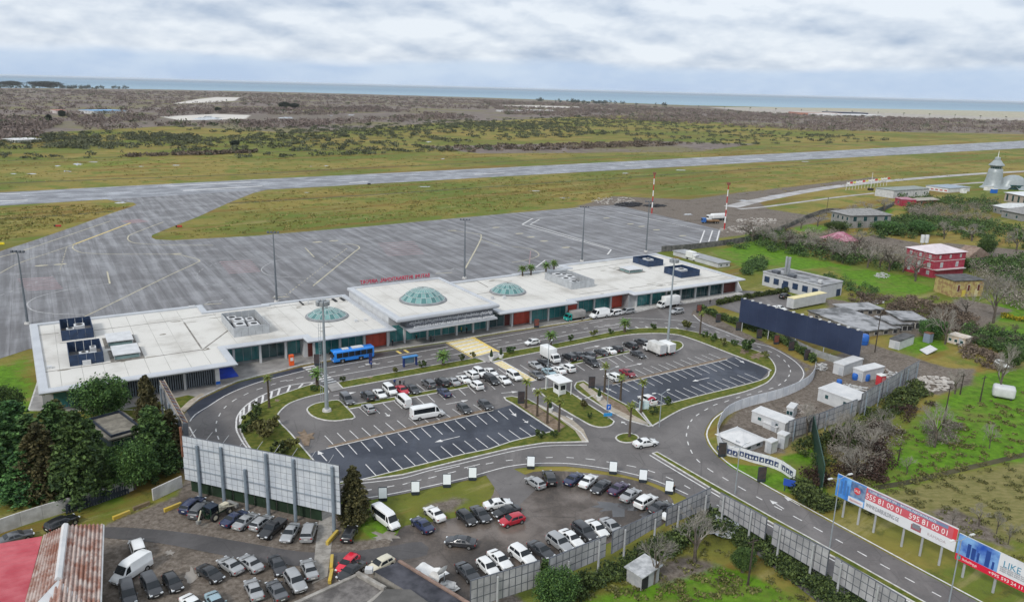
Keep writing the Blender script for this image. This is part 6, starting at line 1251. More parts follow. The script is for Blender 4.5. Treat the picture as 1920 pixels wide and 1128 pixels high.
# planters, bollards
for x, y, lb in [(1123, 751, 'white planter urn with a small cypress on the east pavement'), (921, 676, 'white planter urn at the crossing, nearer the west lawn'), (939, 672, 'white planter urn at the crossing, nearer the terminal'), (1031, 773, 'white planter urn beside the west palm row')]:
    p = P(x, y); e = empty('planter', (p.x, p.y, .17), 0, lb, 'planter', 'white planters'); MB().lathe([(.0, 0), (.45, 0), (.5, .2), (.7, .95), (.62, .95), (.0, .85)], (0, 0, 0), 14).build('urn', M_WHT, e, smooth=40)
    MB().lathe([(.08, .8), (.42, 1.1), (.36, 1.7), (.2, 2.4), (.0, 2.9)], (0, 0, 0), 9).build('shrub', leafmat('cypress_leaf', (.008, .02, .008), (.03, .06, .02), 3), e)
for x, y, w, h, c, lb in [(110, 426, 2.2, 1.1, (.42, .04, .03), 'red taxiway sign on the grass left of the taxiway'), (337, 427, 2.1, 1.1, (.42, .04, .03), 'red taxiway sign on the grass right of the taxiway'), (2, 460, 2.4, 1.2, (.75, .60, .02), 'yellow taxiway sign at the left edge'), (693, 347, 1.4, 1.2, (.02, .02, .02), 'small dark marker box beside the runway')]:
    p = P(x, y); e = empty('taxiway_sign', (p.x, p.y, 0), .3, lb, 'sign', 'taxiway signs'); rbox(-w/2, w/2, -.2, .2, .3, h, .06).build('panel', mat('tsign%d' % int(c[0]*100+c[1]*10), c, .5), e); MB().box(-w/2-.6, -w/2, -.2, .2, .3, h).build('end_panel', M_DARK, e)
    for s in (-.6, .6): MB().box(s-.06, s+.06, -.06, .06, 0, .35).build('leg', M_DARK, e)
# ---- walls and fences
def wall_run(name, px, h, m, label, t_=.25, cat='wall', seg=3.0, cap=None, jitter=0.0):
    pts = smoothline(pxs(px), seg) if len(px) > 2 else [P(*px[0]).lerp(P(*px[1]), i/max(1, int(dist2d(P(*px[0]), P(*px[1]))/seg))) for i in range(max(1, int(dist2d(P(*px[0]), P(*px[1]))/seg))+1)]
    e = empty(name, pts[0], 0, label, cat)
    for a, b_ in zip(pts, pts[1:]):
        d = (b_-a).normalized(); n = Vector((-d.y, d.x, 0))*t_/2; g = d*.02; hh = h+random.uniform(-jitter, jitter)
        MB().prism([(a+n+g)[:2], (a-n+g)[:2], (b_-n-g)[:2], (b_+n-g)[:2]], 0, hh).build('wall_panel', m, e, True)
        if cap: MB().tube((a.x, a.y, 0), (a.x, a.y, hh+.15), cap, n=5).build('post', M_POSTL, e, True)
    return e
M_GRAF = mat('graffiti_wall', (.40, .39, .37), .7, col2=(.60, .59, .57), scale=.6, world_co=True); M_GRIM = mat('grimy_wall', (.055, .055, .055), .85, col2=(.17, .165, .16), scale=.5, world_co=True)
gw = wall_run('graffiti_wall', [(-30, 1010), (40, 985), (120, 960), (180, 945), (250, 918)], 2.2, M_GRAF, 'white wall with black graffiti letters under the conifers', seg=4)
A = P(125, 966); B = P(245, 925); d0 = (B-A).normalized(); nn = Vector((d0.y, -d0.x, 0)); nn = nn if nn.dot(-A) > 0 else -nn
rg = random.Random(5); Lw = (B-A).length; right = d0 if Vector((0, 0, 1)).cross(nn).dot(d0) > 0 else -d0
for i in range(22):
    c0 = A+d0*(Lw*(.03+.043*i))+nn*.14; pts = [(-.42, .25), (-.42+rg.uniform(0, .2), 1.9), (rg.uniform(-.1, .15), 1.95), (rg.uniform(-.25, .0), 1.2), (.40, rg.uniform(1.0, 1.9)), (.36, .2), (.12, .25), (rg.uniform(-.1, .1), .8), (-.15, .3)]
    MB().quad(*[(c0.x+right.x*x, c0.y+right.y*x, z) for x, z in pts]).build('graffiti', mat('graffiti_ink', (.03, .04, .06), .7), gw, True)
wall_run('white_wall', [(287, 938), (342, 912)], 2.0, M_GRAF, 'short white wall next to the huge billboard', seg=8)
wall_run('concrete_wall', [(1240, 472), (1300, 467), (1405, 452), (1470, 430), (1520, 408), (1560, 398), (1625, 404), (1676, 385)], 2.4, M_GRIM, 'long grimy concrete wall between the apron and the village', seg=4, t_=.3)
wall_run('board_wall', [(1590, 408), (1640, 400), (1672, 388)], 2.6, mat('slate_wall', (.08, .09, .11), .7, var=.3, world_co=True), 'dark slate wall beside the grey house', seg=4)
# building site hoarding (white, with printed banner)
M_HOARD = mat('hoarding', (.52, .55, .60), .45, col2=(.68, .70, .73), scale=.5, world_co=True); M_BANN = mat('banner', (.60, .62, .66), .5, col2=(.70, .71, .73), scale=.5, world_co=True)
wall_run('site_hoarding', [(1528, 694), (1526, 706), (1516, 720), (1490, 735), (1455, 748), (1420, 757), (1390, 766), (1365, 778), (1352, 793), (1347, 806), (1344, 815)], 2.2, M_HOARD, 'curved white panel hoarding along the ring road bend', 'hoarding' and .08, seg=2.3, cap=.06)
bn_pts = [(1344, 820), (1348, 838), (1358, 852), (1385, 858), (1410, 866), (1440, 874), (1465, 884), (1490, 902)]
be = wall_run('site_banner', bn_pts, 2.1, M_BANN, 'white banner fence with blue lettering below the tent-roofed hut', .07, 'banner', seg=2.6, cap=.05)
ip = smoothline(pxs(bn_pts), .5); M_INK = mat('banner_ink', (.04, .06, .14), .5)
for f in (.36, .50, .62, .74, .86):
    i = int(len(ip)*f); a, b_ = ip[i-2], ip[i+2]; d0 = (b_-a).normalized(); nn = Vector((d0.y, -d0.x, 0)); nn = nn if nn.dot(-a) > 0 else -nn; d0 = d0 if Vector((0, 0, 1)).cross(nn).dot(d0) > 0 else -d0
    for j in range(4):
        q = ip[i]+nn*.13+d0*(j-1.5)*1.02; q2 = q+nn*.02
        MB().quad(*[(q.x+d0.x*x, q.y+d0.y*x, z) for x, z in ((-.42, .55), (.42, .55), (.42, 1.5), (-.42, 1.5))]).build('banner_print', M_INK, be, True)
        MB().quad(*[(q2.x+d0.x*x, q2.y+d0.y*x, z) for x, z in ((-.16, .78), (.2, .7), (.22, 1.0), (-.1+.1*j, 1.3))]).build('banner_print', M_BANN, be, True)
wall_run('chain_fence', [(1470, 638), (1530, 668), (1600, 690)], 1.8, mat('mesh_wire', (.26, .27, .27), .6, var=.2), 'low wire fence below the navy billboard', .04, 'fence', seg=3, cap=.05)
# utility poles
M_WOOD = mat('pole_wood', (.05, .04, .032), .85, var=.3)
for x, y, yt, lb in [(1402, 1097, 1008, 'dark wooden utility pole in the lower field'), (1767, 803, 724, 'tall utility pole on the bright green field'), (1837, 754, 704, 'utility pole near the white tank'), (1800, 739, 700, 'short utility pole beside the rubble'), (1684, 862, 838, 'stub utility pole near the shrubs'), (1640, 660, 588, 'utility pole in front of the ruined building'), (1549, 402, 370, 'lamp pole at the corner of the grey house yard')]:
    p = P(x, y); z = Zat(p, yt); e = empty('utility_pole', (p.x, p.y, 0), .5, lb, 'pole', 'utility poles'); MB().tube((0, 0, -.1), (.1, 0, z), .16, .10, 7).build('shaft', M_WOOD, e); MB().box(-.8, .9, -.06, .06, z-.6, z-.45).build('crossarm', M_WOOD, e)
# yellow barriers and timber
for a, b_, lb in [((613, 1022), (633, 999), 'yellow concrete barrier beside the concrete path, upper'), ((621, 1070), (623, 1045), 'yellow concrete barrier beside the red hatchback'), ((618, 1095), (623, 1072), 'yellow concrete barrier at the flat roof corner'), ((308, 960), (340, 947), 'yellow barrier lying next to the dark blue SUV'), ((212, 975), (244, 962), 'mossy yellow beam on the dirt by the wall'), ((250, 957), (281, 945), 'weathered timber beam on the dirt')]:
    A = P(*a); B = P(*b_); d = (B-A); L = d.length; a_ = math.atan2(d.y, d.x); e = empty('barrier_block', (A+B)/2, a_, lb, 'barrier', 'yellow barriers'); rbox(-L/2, L/2, -.22, .22, .02, .62, .05).build('block', mat('yellow_block', (.55, .37, .03), .6, col2=(.40, .33, .12), scale=.8) if 'yellow' in lb else mat('old_timber', (.20, .15, .09), .8, var=.3), e)
    for s in (-.3, .3): MB().box(L*s-.15, L*s+.15, -.26, .26, 0, .06).build('foot', M_CONC, e)
# flags
M_FLAGS = [mat('flag%d' % i, c, .6) for i, c in enumerate([(.7, .7, .7), (.5, .05, .05), (.65, .6, .15), (.7, .7, .7)])]
for i in range(14):
    f = i/13; x = 1586+f*76; y = 357-f*9; p = P(x, y); z = Zat(p, y-16); e = empty('flagpole', (p.x, p.y, 0), 0, 'white flagpole, '+['first', 'second', 'third', 'fourth', 'fifth', 'sixth', 'seventh', 'eighth', 'ninth', 'tenth', 'eleventh', 'twelfth', 'thirteenth', 'last'][i]+' from the near end of the row by the airfield road', 'flagpole', 'flagpoles by the airfield road'); MB().tube((0, 0, 0), (0, 0, z), .12, .07, 6).build('pole', M_WHT, e); MB().quad((0, 0, z-1.4), (1.1, .4, z-1.6), (2.1, .1, z-1.2), (2.1, .1, z-.1), (1.1, .4, z-.4), (0, 0, z-.1)).build('flag', M_FLAGS[i % 4], e)
p = P(1632, 357); z = Zat(p, 323); e = empty('flagpole', (p.x, p.y, 0), 0, 'tallest flagpole behind the white hall', 'flagpole'); MB().tube((0, 0, 0), (0, 0, z), .2, .1, 6).build('pole', M_WHT, e); MB().box(-1.5, 1.5, -1.5, 1.5, 0, 1.6).build('base', M_DARK, e)
# ================================================================== BUILDINGS AROUND
def corner_frame(A, B, C):
    """ground corners: A far-left, B near, C right -> origin B, axes to A and C, sizes"""
    A, B, C = P(*A), P(*B), P(*C); a = (A-B); la = a.length; a.normalize(); c = (C-B); lc = max(c.dot(Vector((a.y, -a.x, 0))), c.dot(Vector((-a.y, a.x, 0))))
    n = Vector((a.y, -a.x, 0)); n = n if n.dot(c) > 0 else -n
    return B, a, n, la, lc
M_ROOFS = {}
def house(name, label, A, B, C, eave, wallm, roofm, roof='flat', rh=1.6, over=.4, cat='house', wins=(), winm=None, doors=(), group=None, parapet=False, base=0.0):
    """wins: (face 'a'|'c', count, z0, z1, width)"""
    B_, a, n, la, lc = corner_frame(A, B, C); h = Zat(B_, eave)
    # local frame: x along a, y along n
    rz = math.atan2(a.y, a.x); e = empty(name, B_, rz, label, cat, group); sy = 1 if Vector((-a.y, a.x, 0)).dot(n) > 0 else -1
    def bx(x0, x1, y0, y1, z0, z1): return MB().box(x0, x1, min(sy*y0, sy*y1), max(sy*y0, sy*y1), z0, z1)
    w = bx(0, la, 0, lc, 0, h).build('wall', wallm, e)
    o = over
    if roof == 'flat':
        r = bx(-o, la+o, -o, lc+o, h, h+.25).build('roof', roofm, e)
        if parapet:
            for q in ((-.1, la+.1, -.1, .1), (-.1, la+.1, lc-.1, lc+.1), (-.1, .1, .1, lc-.1), (la-.1, la+.1, .1, lc-.1)): bx(*q, h+.25, h+.7).build('parapet', wallm, r)
    elif roof == 'hip':
        k = MB(); i = min(la, lc)/2; p = [(-o, -o), (la+o, -o), (la+o, lc+o), (-o, lc+o)]
        k.v = [(x, sy*y, h) for x, y in p]; rr = [(i, lc/2), (la-i, lc/2)] if la >= lc else [(la/2, i), (la/2, lc-i)]
        k.v += [(x, sy*y, h+rh) for x, y in rr]
        k.f = [(0, 1, 5, 4), (1, 2, 5), (2, 3, 4, 5), (3, 0, 4), (3, 2, 1, 0)] if la >= lc else [(0, 1, 4), (1, 2, 5, 4), (2, 3, 5), (3, 0, 4, 5), (3, 2, 1, 0)]
        r = k.build('roof', roofm, e)
        for (i0, i1) in (((0, 4), (1, 5), (2, 5), (3, 4), (4, 5)) if la >= lc else ((0, 4), (1, 4), (2, 5), (3, 5), (4, 5))): MB().tube(k.v[i0], k.v[i1], .09, n=4).build('ridge_cap', roofm, r)
    elif roof in ('gable_a', 'gable_c'):
        k = MB(); p = [(-o, -o), (la+o, -o), (la+o, lc+o), (-o, lc+o)]; k.v = [(x, sy*y, h) for x, y in p]
        if roof == 'gable_a': k.v += [(-o, sy*lc/2, h+rh), (la+o, sy*lc/2, h+rh)]; k.f = [(0, 1, 5, 4), (2, 3, 4, 5), (1, 2, 5), (3, 0, 4), (3, 2, 1, 0)]
        else: k.v += [(la/2, -sy*o, h+rh), (la/2, sy*(lc+o), h+rh)]; k.f = [(1, 2, 5, 4), (3, 0, 4, 5), (0, 1, 4), (2, 3, 5), (3, 2, 1, 0)]
        k.build('roof', roofm, e)
    elif roof == 'shed':
        k = MB(); k.v = [(-o, -sy*o, h), (la+o, -sy*o, h), (la+o, sy*(lc+o), h+rh), (-o, sy*(lc+o), h+rh)]; k.v += [(x, y, z+.15) for x, y, z in k.v]; k.f = [(3, 2, 1, 0), (4, 5, 6, 7), (0, 1, 5, 4), (1, 2, 6, 5), (2, 3, 7, 6), (3, 0, 4, 7)]; k.build('roof', roofm, e)
    for face, cnt, z0, z1, ww in wins:
        L = la if face == 'a' else lc; z0 *= h; z1 *= h
        for i in range(cnt):
            c = L*(i+.5)/cnt
            f = (bx(c-ww/2, c+ww/2, -.05, .02, z0, z1) if face == 'a' else bx(-.05, .02, c-ww/2, c+ww/2, z0, z1)).build('window', mat('window_frame_w', (.5, .5, .5), .6), e)
            (bx(c-ww/2+.08, c+ww/2-.08, -.08, -.04, z0+.08, z1-.08) if face == 'a' else bx(-.08, -.04, c-ww/2+.08, c+ww/2-.08, z0+.08, z1-.08)).build('pane', winm or M_GLASSD, f)
    for face, f, ww, hh, dm in doors:
        L = la if face == 'a' else lc; c = L*f
        (bx(c-ww/2, c+ww/2, -.07, .02, 0.05, hh) if face == 'a' else bx(-.07, .02, c-ww/2, c+ww/2, 0.05, hh)).build('door', dm, e)
    return e, la, lc, h, sy
W = M_WWALL
M_SITE = mat('site_cabin_wall', (.44, .455, .47), .5, col2=(.56, .57, .58), scale=.5); M_SITER = mat('site_cabin_roof', (.50, .51, .52), .5, col2=(.62, .62, .62), scale=.4)
M_GREYR = mat('grey_tile_roof', (.18, .18, .18), .8, col2=(.30, .295, .29), scale=.8); M_DKROOF = mat('dark_roof', (.045, .045, .048), .8, col2=(.12, .12, .12), scale=.5)
M_REDW = mat('crimson_cladding', (.27, .018, .045), .5, col2=(.36, .05, .08), scale=.7); M_PINKR = mat('pink_metal_roof', (.28, .06, .11), .4, col2=(.48, .26, .31), scale=.4, metal=.1); M_SILR = mat('silver_pink_roof', (.55, .48, .50), .35, col2=(.66, .60, .62), scale=.3)
M_YEL = mat('yellowed_plaster', (.40, .33, .13), .85, col2=(.26, .16, .08), scale=.7, lo=.4, hi=.62); M_BLK = mat('block_wall', (.24, .24, .235), .8, var=.15); M_WETR = mat('wet_flat_roof', (.035, .034, .033), .35, col2=(.30, .30, .31), scale=.22, lo=.42, hi=.62); M_CONW = mat('stained_concrete', (.10, .09, .075), .85, col2=(.30, .27, .23), scale=.6)
# utility building
e, la, lc, h, sy = house('utility_building', 'grey flat-roofed utility building with navy shutters and steel chimneys', (1428.5, 534), (1536, 562), (1583, 555), 538, mat('pale_render', (.44, .45, .47), .6, var=.08), M_WETR, parapet=True, over=0, cat='building', wins=(('a', 6, .30, .82, 2.3),), winm=M_NAVY, doors=(('a', .62, 1.2, 2.4, M_NAVY), ('c', .85, 2.2, 2.4, M_NAVY)))
for i in range(2): MB().tube((la-6-i*1.2, sy*4, h), (la-6-i*1.2, sy*4, h+6.5), .42, n=12).build('chimney', M_STEEL, e, smooth=40)
k = MB()
for i in range(12): k.box(la-7.9, la-7.1, sy*3.3-.04, sy*3.3+.04, h+.4+i*.5, h+.45+i*.5)
k.box(la-7.95, la-7.88, sy*3.3-.04, sy*3.3+.04, h, h+6.6).box(la-7.12, la-7.05, sy*3.3-.04, sy*3.3+.04, h, h+6.6); k.build('ladder', M_STEEL, e)
for x in (la-3, la-9.5): rbox(x-1.2, x+1.2, sy*3-1, sy*3+1, h+.3, h+1.2, .05).build('roof_unit', M_BACK, e)
rbox(3-.6, 3+.6, sy*4-.5, sy*4+.5, h+.3, h+1.3, .05).build('roof_unit', M_UNIT, e)
# trailer with yellow top
A = P(1480, 580); B = P(1541, 568); d = B-A; e = empty('box_trailer', (A+B)/2, math.atan2(d.y, d.x), 'long grey box trailer with a yellow top beside the utility building', 'trailer'); L = d.length
rbox(-L/2, L/2, -1.3, 1.3, .5, 3.6, .06).build('body', mat('trailer_grey', (.46, .47, .48), .5, var=.1), e); MB().box(-L/2, L/2, -1.32, 1.32, 3.6, 3.72).build('roof', mat('trailer_yellow', (.68, .60, .33), .6), e); wheel_set(e, (-L/2+1.5, -L/2+2.8), 1.2, .5)
# annex behind the terminal
house('annex', 'low white-roofed annex behind the east end of the terminal', (1262, 478), (1346, 502), (1356, 496), 494, W, mat('annex_roof', (.30, .31, .32), .6, var=.15), over=.3, cat='building', wins=(('c', 2, .3, .7, 1.0),))
p = P(1297, 487); e = empty('roof_truck', (p.x, p.y, 0), TANG-math.pi/2, 'white service lorry standing beside the annex', 'truck'); rbox(-2.6, 1.2, -1.1, 1.1, .9, 3.4, .08).build('cargo_box', M_BOXW, e); rbox(1.3, 2.8, -1.05, 1.05, .5, 2.4, .12).build('cab', paint('white'), e); MB().box(2.76, 2.84, -.9, .9, 1.5, 2.2).build('windscreen', M_CGLASS, e); wheel_set(e, (-1.8, 2.0), 1.0, .42)
# houses
e, la, lc, h, sy = house('red_house', 'tall crimson house with silver pink hip roof and water tanks', (1694, 507), (1747, 521), (1781, 510), 476, M_REDW, M_SILR, 'hip', 2.2, .5, wins=(('a', 3, .38, .58, 1.5), ('a', 3, .76, .92, 1.1), ('c', 2, .40, .62, 1.4), ('c', 3, .78, .92, .9), ('a', 3, .10, .26, 1.3)), winm=mat('pale_pane', (.30, .33, .36), .2, col2=(.5, .52, .54)))
for zz in (.33, .68): MB().box(-.06, la+.06, min(-sy*.06, sy*(lc+.06)), max(-sy*.06, sy*(lc+.06)), h*zz, h*zz+.22).build('floor_band', M_SILR, e)
MB().box(-1.3, .0, min(sy*.4, sy*(lc-.4)), max(sy*.4, sy*(lc-.4)), h*.33, h*.33+.18).build('balcony', M_SILR, e)
for i, (x, y) in enumerate(((1725, 478), (1733, 478))):
    q = P(x, y); e = empty('water_tank', (q.x, q.y, 0), 0, 'white upright water tank '+('left' if i == 0 else 'right')+' of the pair behind the crimson house', 'tank', 'water tanks'); z = Zat(q, 440); MB().lathe([(0, z), (.75, z-.1), (.8, z-.4), (.8, z-3.4), (.0, z-3.4)], (0, 0, 0), 14).build('tank', M_UNIT, e, smooth=40); MB().tube((0, 0, 0), (0, 0, z-3.3), .18, n=6).build('stand', M_STEEL, e)
house('yellow_shack', 'derelict yellow plaster shack with a dark sloping roof', (1750, 545), (1785, 557), (1829, 551), 527, M_YEL, M_DKROOF, 'flat', over=.35, wins=(('c', 3, .35, .75, 1.0),), winm=M_DKRED, cat='shack', doors=(('c', .36, 1.4, 2.3, mat('yellow_door', (.5, .40, .06), .7)), ('c', .78, 1.3, 2.6, mat('cream_door', (.55, .48, .28), .7))))
house('pink_roofed_house', 'small brick house with pink metal hip roof among bare trees', (1539, 455), (1566, 463), (1593, 457), 453, mat('orange_brick', (.32, .13, .08), .8, var=.2), M_PINKR, 'hip', 3.4, .8, wins=(('c', 2, .3, .75, 1.1),))
house('grey_house', 'two-storey grey block house with open loggia and hip roof', (1557, 419), (1591, 428), (1622, 415), 404, M_BLK, M_GREYR, 'hip', 2.4, .8, wins=(('a', 4, .55, .85, 1.3), ('c', 4, .52, .90, 2.2), ('a', 3, .12, .36, 1.2), ('c', 2, .05, .42, 2.4)))
house('white_hall', 'white single-storey hall with grey roof beside the flagpoles', (1640, 367), (1674, 372), (1701, 362), 357, mat('hall_wall', (.48, .49, .50), .7, var=.15), mat('grey_green_roof', (.24, .27, .26), .7), 'hip', 1.2, .6, cat='building', wins=(('c', 4, .3, .6, 1.4),))
house('white_shop', 'long low white building with red lettering strip and blue-grey roof', (1735, 356), (1777, 361.5), (1804, 357), 353, mat('shop_wall', (.60, .60, .60), .6), mat('blue_grey_roof', (.26, .32, .38), .5), 'hip', .9, .5, cat='building', wins=(('a', 5, .25, .55, 2.2),), winm=mat('red_strip', (.45, .10, .08), .5))
house('small_red_house', 'small dark red house beside a tan-roofed hut', (1677, 383), (1690, 387), (1704, 384), 374, M_REDW, M_PINKR, 'hip', 1.0, .4, wins=(('a', 1, .3, .7, 1.6), ('c', 1, .3, .7, 1.6)))
house('tan_roofed_hut', 'brown open hut with a tan hip roof beside the small red house', (1705, 383), (1717, 385), (1732, 379), 376, mat('brown_wall', (.22, .11, .07), .8, var=.2), mat('tan_roof', (.33, .31, .27), .8), 'hip', 1.3, .9, cat='hut', wins=(('c', 2, .3, .8, 1.4),))
house('white_roofed_house', 'big open house with white hip roof at the right edge', (1882, 377), (1925, 386), (1960, 372), 369, mat('beige_wall', (.36, .31, .27), .8), mat('white_metal_roof', (.60, .62, .64), .4), 'hip', 2.4, .8, wins=(('a', 4, .15, .85, 2.0), ('c', 3, .2, .8, 1.8)))
house('pale_roofed_house', 'grey house with pale roof half hidden by shrubs', (1861, 398), (1881, 403), (1906, 394), 390, M_BLK, mat('pale_roof', (.52, .54, .54), .5), 'hip', 2.4, .6, wins=(('a', 2, .3, .7, 1.3),))
house('grey_roofed_house', 'grey block house with dark grey hip roof at the right edge', (1877, 407), (1915, 415), (1950, 404), 401, M_BLK, M_GREYR, 'hip', 3.0, .9, wins=(('a', 2, .25, .65, 1.5),))
house('gabled_house', 'brown-roofed house with white gable behind the crimson house', (1784, 492), (1808, 497), (1832, 486), 486, mat('cream_wall', (.48, .45, .40), .8), mat('brown_roof', (.18, .12, .09), .8, col2=(.28, .21, .17), scale=.7), 'gable_a', 4.2, .5, wins=(('a', 2, .3, .7, 1.2),))
# ruined concrete building
M_RW = M_CONW
def ruin(label, A, B, C, top, extra=0): return house('ruined_block', label, A, B, C, top, M_RW, M_WETR, 'flat', over=.35, cat='ruin', wins=(('c', 4, .15, .85, 1.5), ('a', 3, .3, .8, 1.4)), winm=M_DARK, group='ruined concrete blocks')
ruin('upper ruined concrete block with wet flat roof', (1562, 580), (1590, 592), (1636, 581), 583); ruin('broad ruined concrete slab behind the navy billboard', (1515, 592), (1616, 632), (1668, 618), 622); ruin('ruined concrete block with open columns, farthest from the billboard', (1660, 600), (1690, 618), (1722, 610), 601); ruin('low sunken ruined block in the middle of the concrete ruin', (1640, 606), (1672, 622), (1694, 614), 609)
# site cabins
CAB = 'white site cabins'
for A, B, C, ev, lb, rf, wn_ in [((1561, 699), (1580, 705), (1616, 692), 686, 'white container cabin nearest the navy billboard', 'flat', ()), ((1597.5, 709), (1616, 716), (1651, 705), 697, 'white container cabin with dark corner posts by the blue barrel', 'flat', ()), ((1532, 750), (1600, 776), (1622, 763), 753, 'long white site hut behind the tall fence billboard', 'shed', (('a', 2, .4, .75, .9),)), ((1408, 790), (1470, 814), (1484, 806), 794, 'long white site hut beside the guard box', 'shed', (('a', 2, .4, .75, .9),)),
                          ((1473, 784), (1485, 787), (1501, 780), 767, 'tall white guard box with two windows', 'flat', (('a', 2, .4, .8, .7),)), ((1346, 828), (1394, 850), (1434, 838), 836, 'white hut with a tent-like pyramid roof at the site corner', 'hip', (('c', 2, .3, .7, 1.2),)), ((1433, 846), (1444, 851), (1456, 846), 831, 'narrow white box cabin in front of the others', 'flat', ()), ((1455, 837), (1469, 842), (1480, 838), 818, 'tall white box cabin against the tall fence', 'flat', ()), ((1430, 800), (1455, 811), (1466, 806), 802, 'low white lean-to attached to the site hut', 'shed', ()),
                          ((1666, 651), (1685, 656), (1712, 645), 640, 'white cabin with dark flat roof on the rubble', 'dark', ()), ((1775, 641), (1807.5, 650), (1821, 646), 636, 'rusty white caravan body under the bare tree', 'rust', (('a', 3, .3, .7, .9),))]:
    rm = M_SITER if rf not in ('dark', 'rust') else (M_DKROOF if rf == 'dark' else mat('rust_white', (.50, .40, .30), .7, col2=(.60, .58, .54), scale=.8)); wm = M_SITE if rf != 'rust' else mat('rust_white', (.5, .4, .3))
    house('site_cabin', lb, A, B, C, ev, wm, rm, 'flat' if rf in ('dark', 'rust') else rf, 1.1 if rf == 'hip' else .25, .12 if rf != 'hip' else .5, 'cabin', wins=wn_, group=CAB, doors=(('a', .25, .9, 2.0, mat('cabin_door', (.40, .42, .45), .5)),))
pts = [P(1724, 656, .2), P(1738, 665, .2), P(1758, 655, .9), P(1744, 647, 1.0)]; e = empty('fallen_roof', (pts[0].x, pts[0].y, 0), 0, 'white sloping roof sheet lying on the grass', 'roof sheet'); k = MB(); k.v = [tuple(q) for q in pts]+[(q.x, q.y, q.z+.12) for q in pts]; k.f = [(3, 2, 1, 0), (4, 5, 6, 7), (0, 1, 5, 4), (1, 2, 6, 5), (2, 3, 7, 6), (3, 0, 4, 7)]; k.build('sheet', M_SITER, e, True)
p = P(1739, 641); e = empty('blue_grey_booth', (p.x, p.y, 0), .6, 'leaning blue-grey booth beside the white sloping roof', 'booth'); rbox(-.9, .9, -.9, .9, 0, 2.6, .05).build('body', mat('booth_blue', (.20, .24, .32), .6), e); MB().box(-1, 1, -1, 1, 2.6, 2.75).build('roof', M_RUST, e)
p = P(1650, 721); e = empty('portable_toilet', (p.x, p.y, 0), .4, 'red portable toilet with a white top beside the tall fence', 'toilet'); rbox(-.75, .75, -.75, .75, 0, 2.3, .06).build('body', mat('toilet_red', (.50, .04, .05), .5), e); rbox(-.8, .8, -.8, .8, 2.3, 2.6, .1).build('roof', M_WHT, e); MB().box(-.45, .45, -.79, -.74, .1, 2.0).build('door', mat('toilet_door', (.58, .25, .25), .5), e)
for x, y, r, lb in [(1603, 711, .7, 'blue barrel beside the container cabin, nearer the road'), (1624, 713, .75, 'blue barrel against the second container cabin'), (1573, 721, .6, 'blue bin in front of the container cabins'), (1618, 645, 1.3, 'bright blue round tank at the edge of the navy billboard')]:
    p = P(x, y); e = empty('blue_barrel', (p.x, p.y, 0), 0, lb, 'barrel', 'blue barrels'); MB().lathe([(0, r*2.2), (r*.8, r*2.15), (r, r*1.9), (r*1.04, r*1.1), (r, r*.3), (r*.85, 0)], (0, 0, 0), 16).build('body', mat('barrel_blue', (.02, .12, .45), .4), e, smooth=50); MB().lathe([(r*1.05, r*.72), (r*1.09, r*.76), (r*1.05, r*.8)], (0, 0, 0), 16).build('hoop', M_BLUED, e)
p = P(1880, 745); e = empty('white_tank', (p.x, p.y, 0), -.5, 'white covered tank on the green field at the right edge', 'tank'); rbox(-2.2, 2.2, -1.5, 1.5, .3, 2.8, .5).build('body', M_UNIT, e, smooth=60)
for s in (-1.5, 1.5): MB().box(s-.2, s+.2, -1.3, 1.3, 0, .4).build('foot', M_DARK, e)
# heaps of scrap on the site
M_SCR = mat('scrap', (.12, .075, .05), .85, col2=(.36, .33, .30), scale=.6, world_co=True); M_SCRW = mat('white_scrap', (.55, .55, .54), .7, col2=(.36, .36, .36), scale=.8)
def heap(name, label, px, py, rx, ry, h, m, n=40, cat='debris', seed=1, ln=2.0, th=.12):
    r = random.Random(seed); c = P(px, py); ax = P(px+rx, py)-c; ay = P(px, py-ry)-c; k = MB()
    for i in range(n):
        a = r.uniform(0, 6.28); q = math.sqrt(r.random()); p = c+ax*(q*math.cos(a))+ay*(q*math.sin(a)); z = r.uniform(0.02, h*(1-q*.7)); b_ = r.uniform(0, 3.14); L = r.uniform(.3, 1)*ln
        k.obox((p.x, p.y), (math.cos(b_), math.sin(b_)), (-math.sin(b_), math.cos(b_)), L/2, r.uniform(.5, 1.5)*th, z, z+r.uniform(.05, .25))
    o = k.build(name, m, None); tag(o, label, cat, None, 'stuff'); return o
heap('scrap_heap', 'heap of scrap boards behind the container cabins', 1640, 697, 26, 8, 1.2, M_SCR, 70, seed=2); heap('scrap_heap', 'pale scrap sheets behind the tall fence', 1588, 729, 30, 6, .8, M_SCRW, 60, seed=3, ln=3); heap('scrap_heap', 'rusty rods scattered on the site mud', 1500, 768, 28, 10, .3, M_SCR, 80, seed=4, ln=3.5, th=.06); heap('scrap_heap', 'white sacks and scrap at the bend of the hoarding', 1541, 690, 10, 6, 1.1, M_SCRW, 26, seed=5)
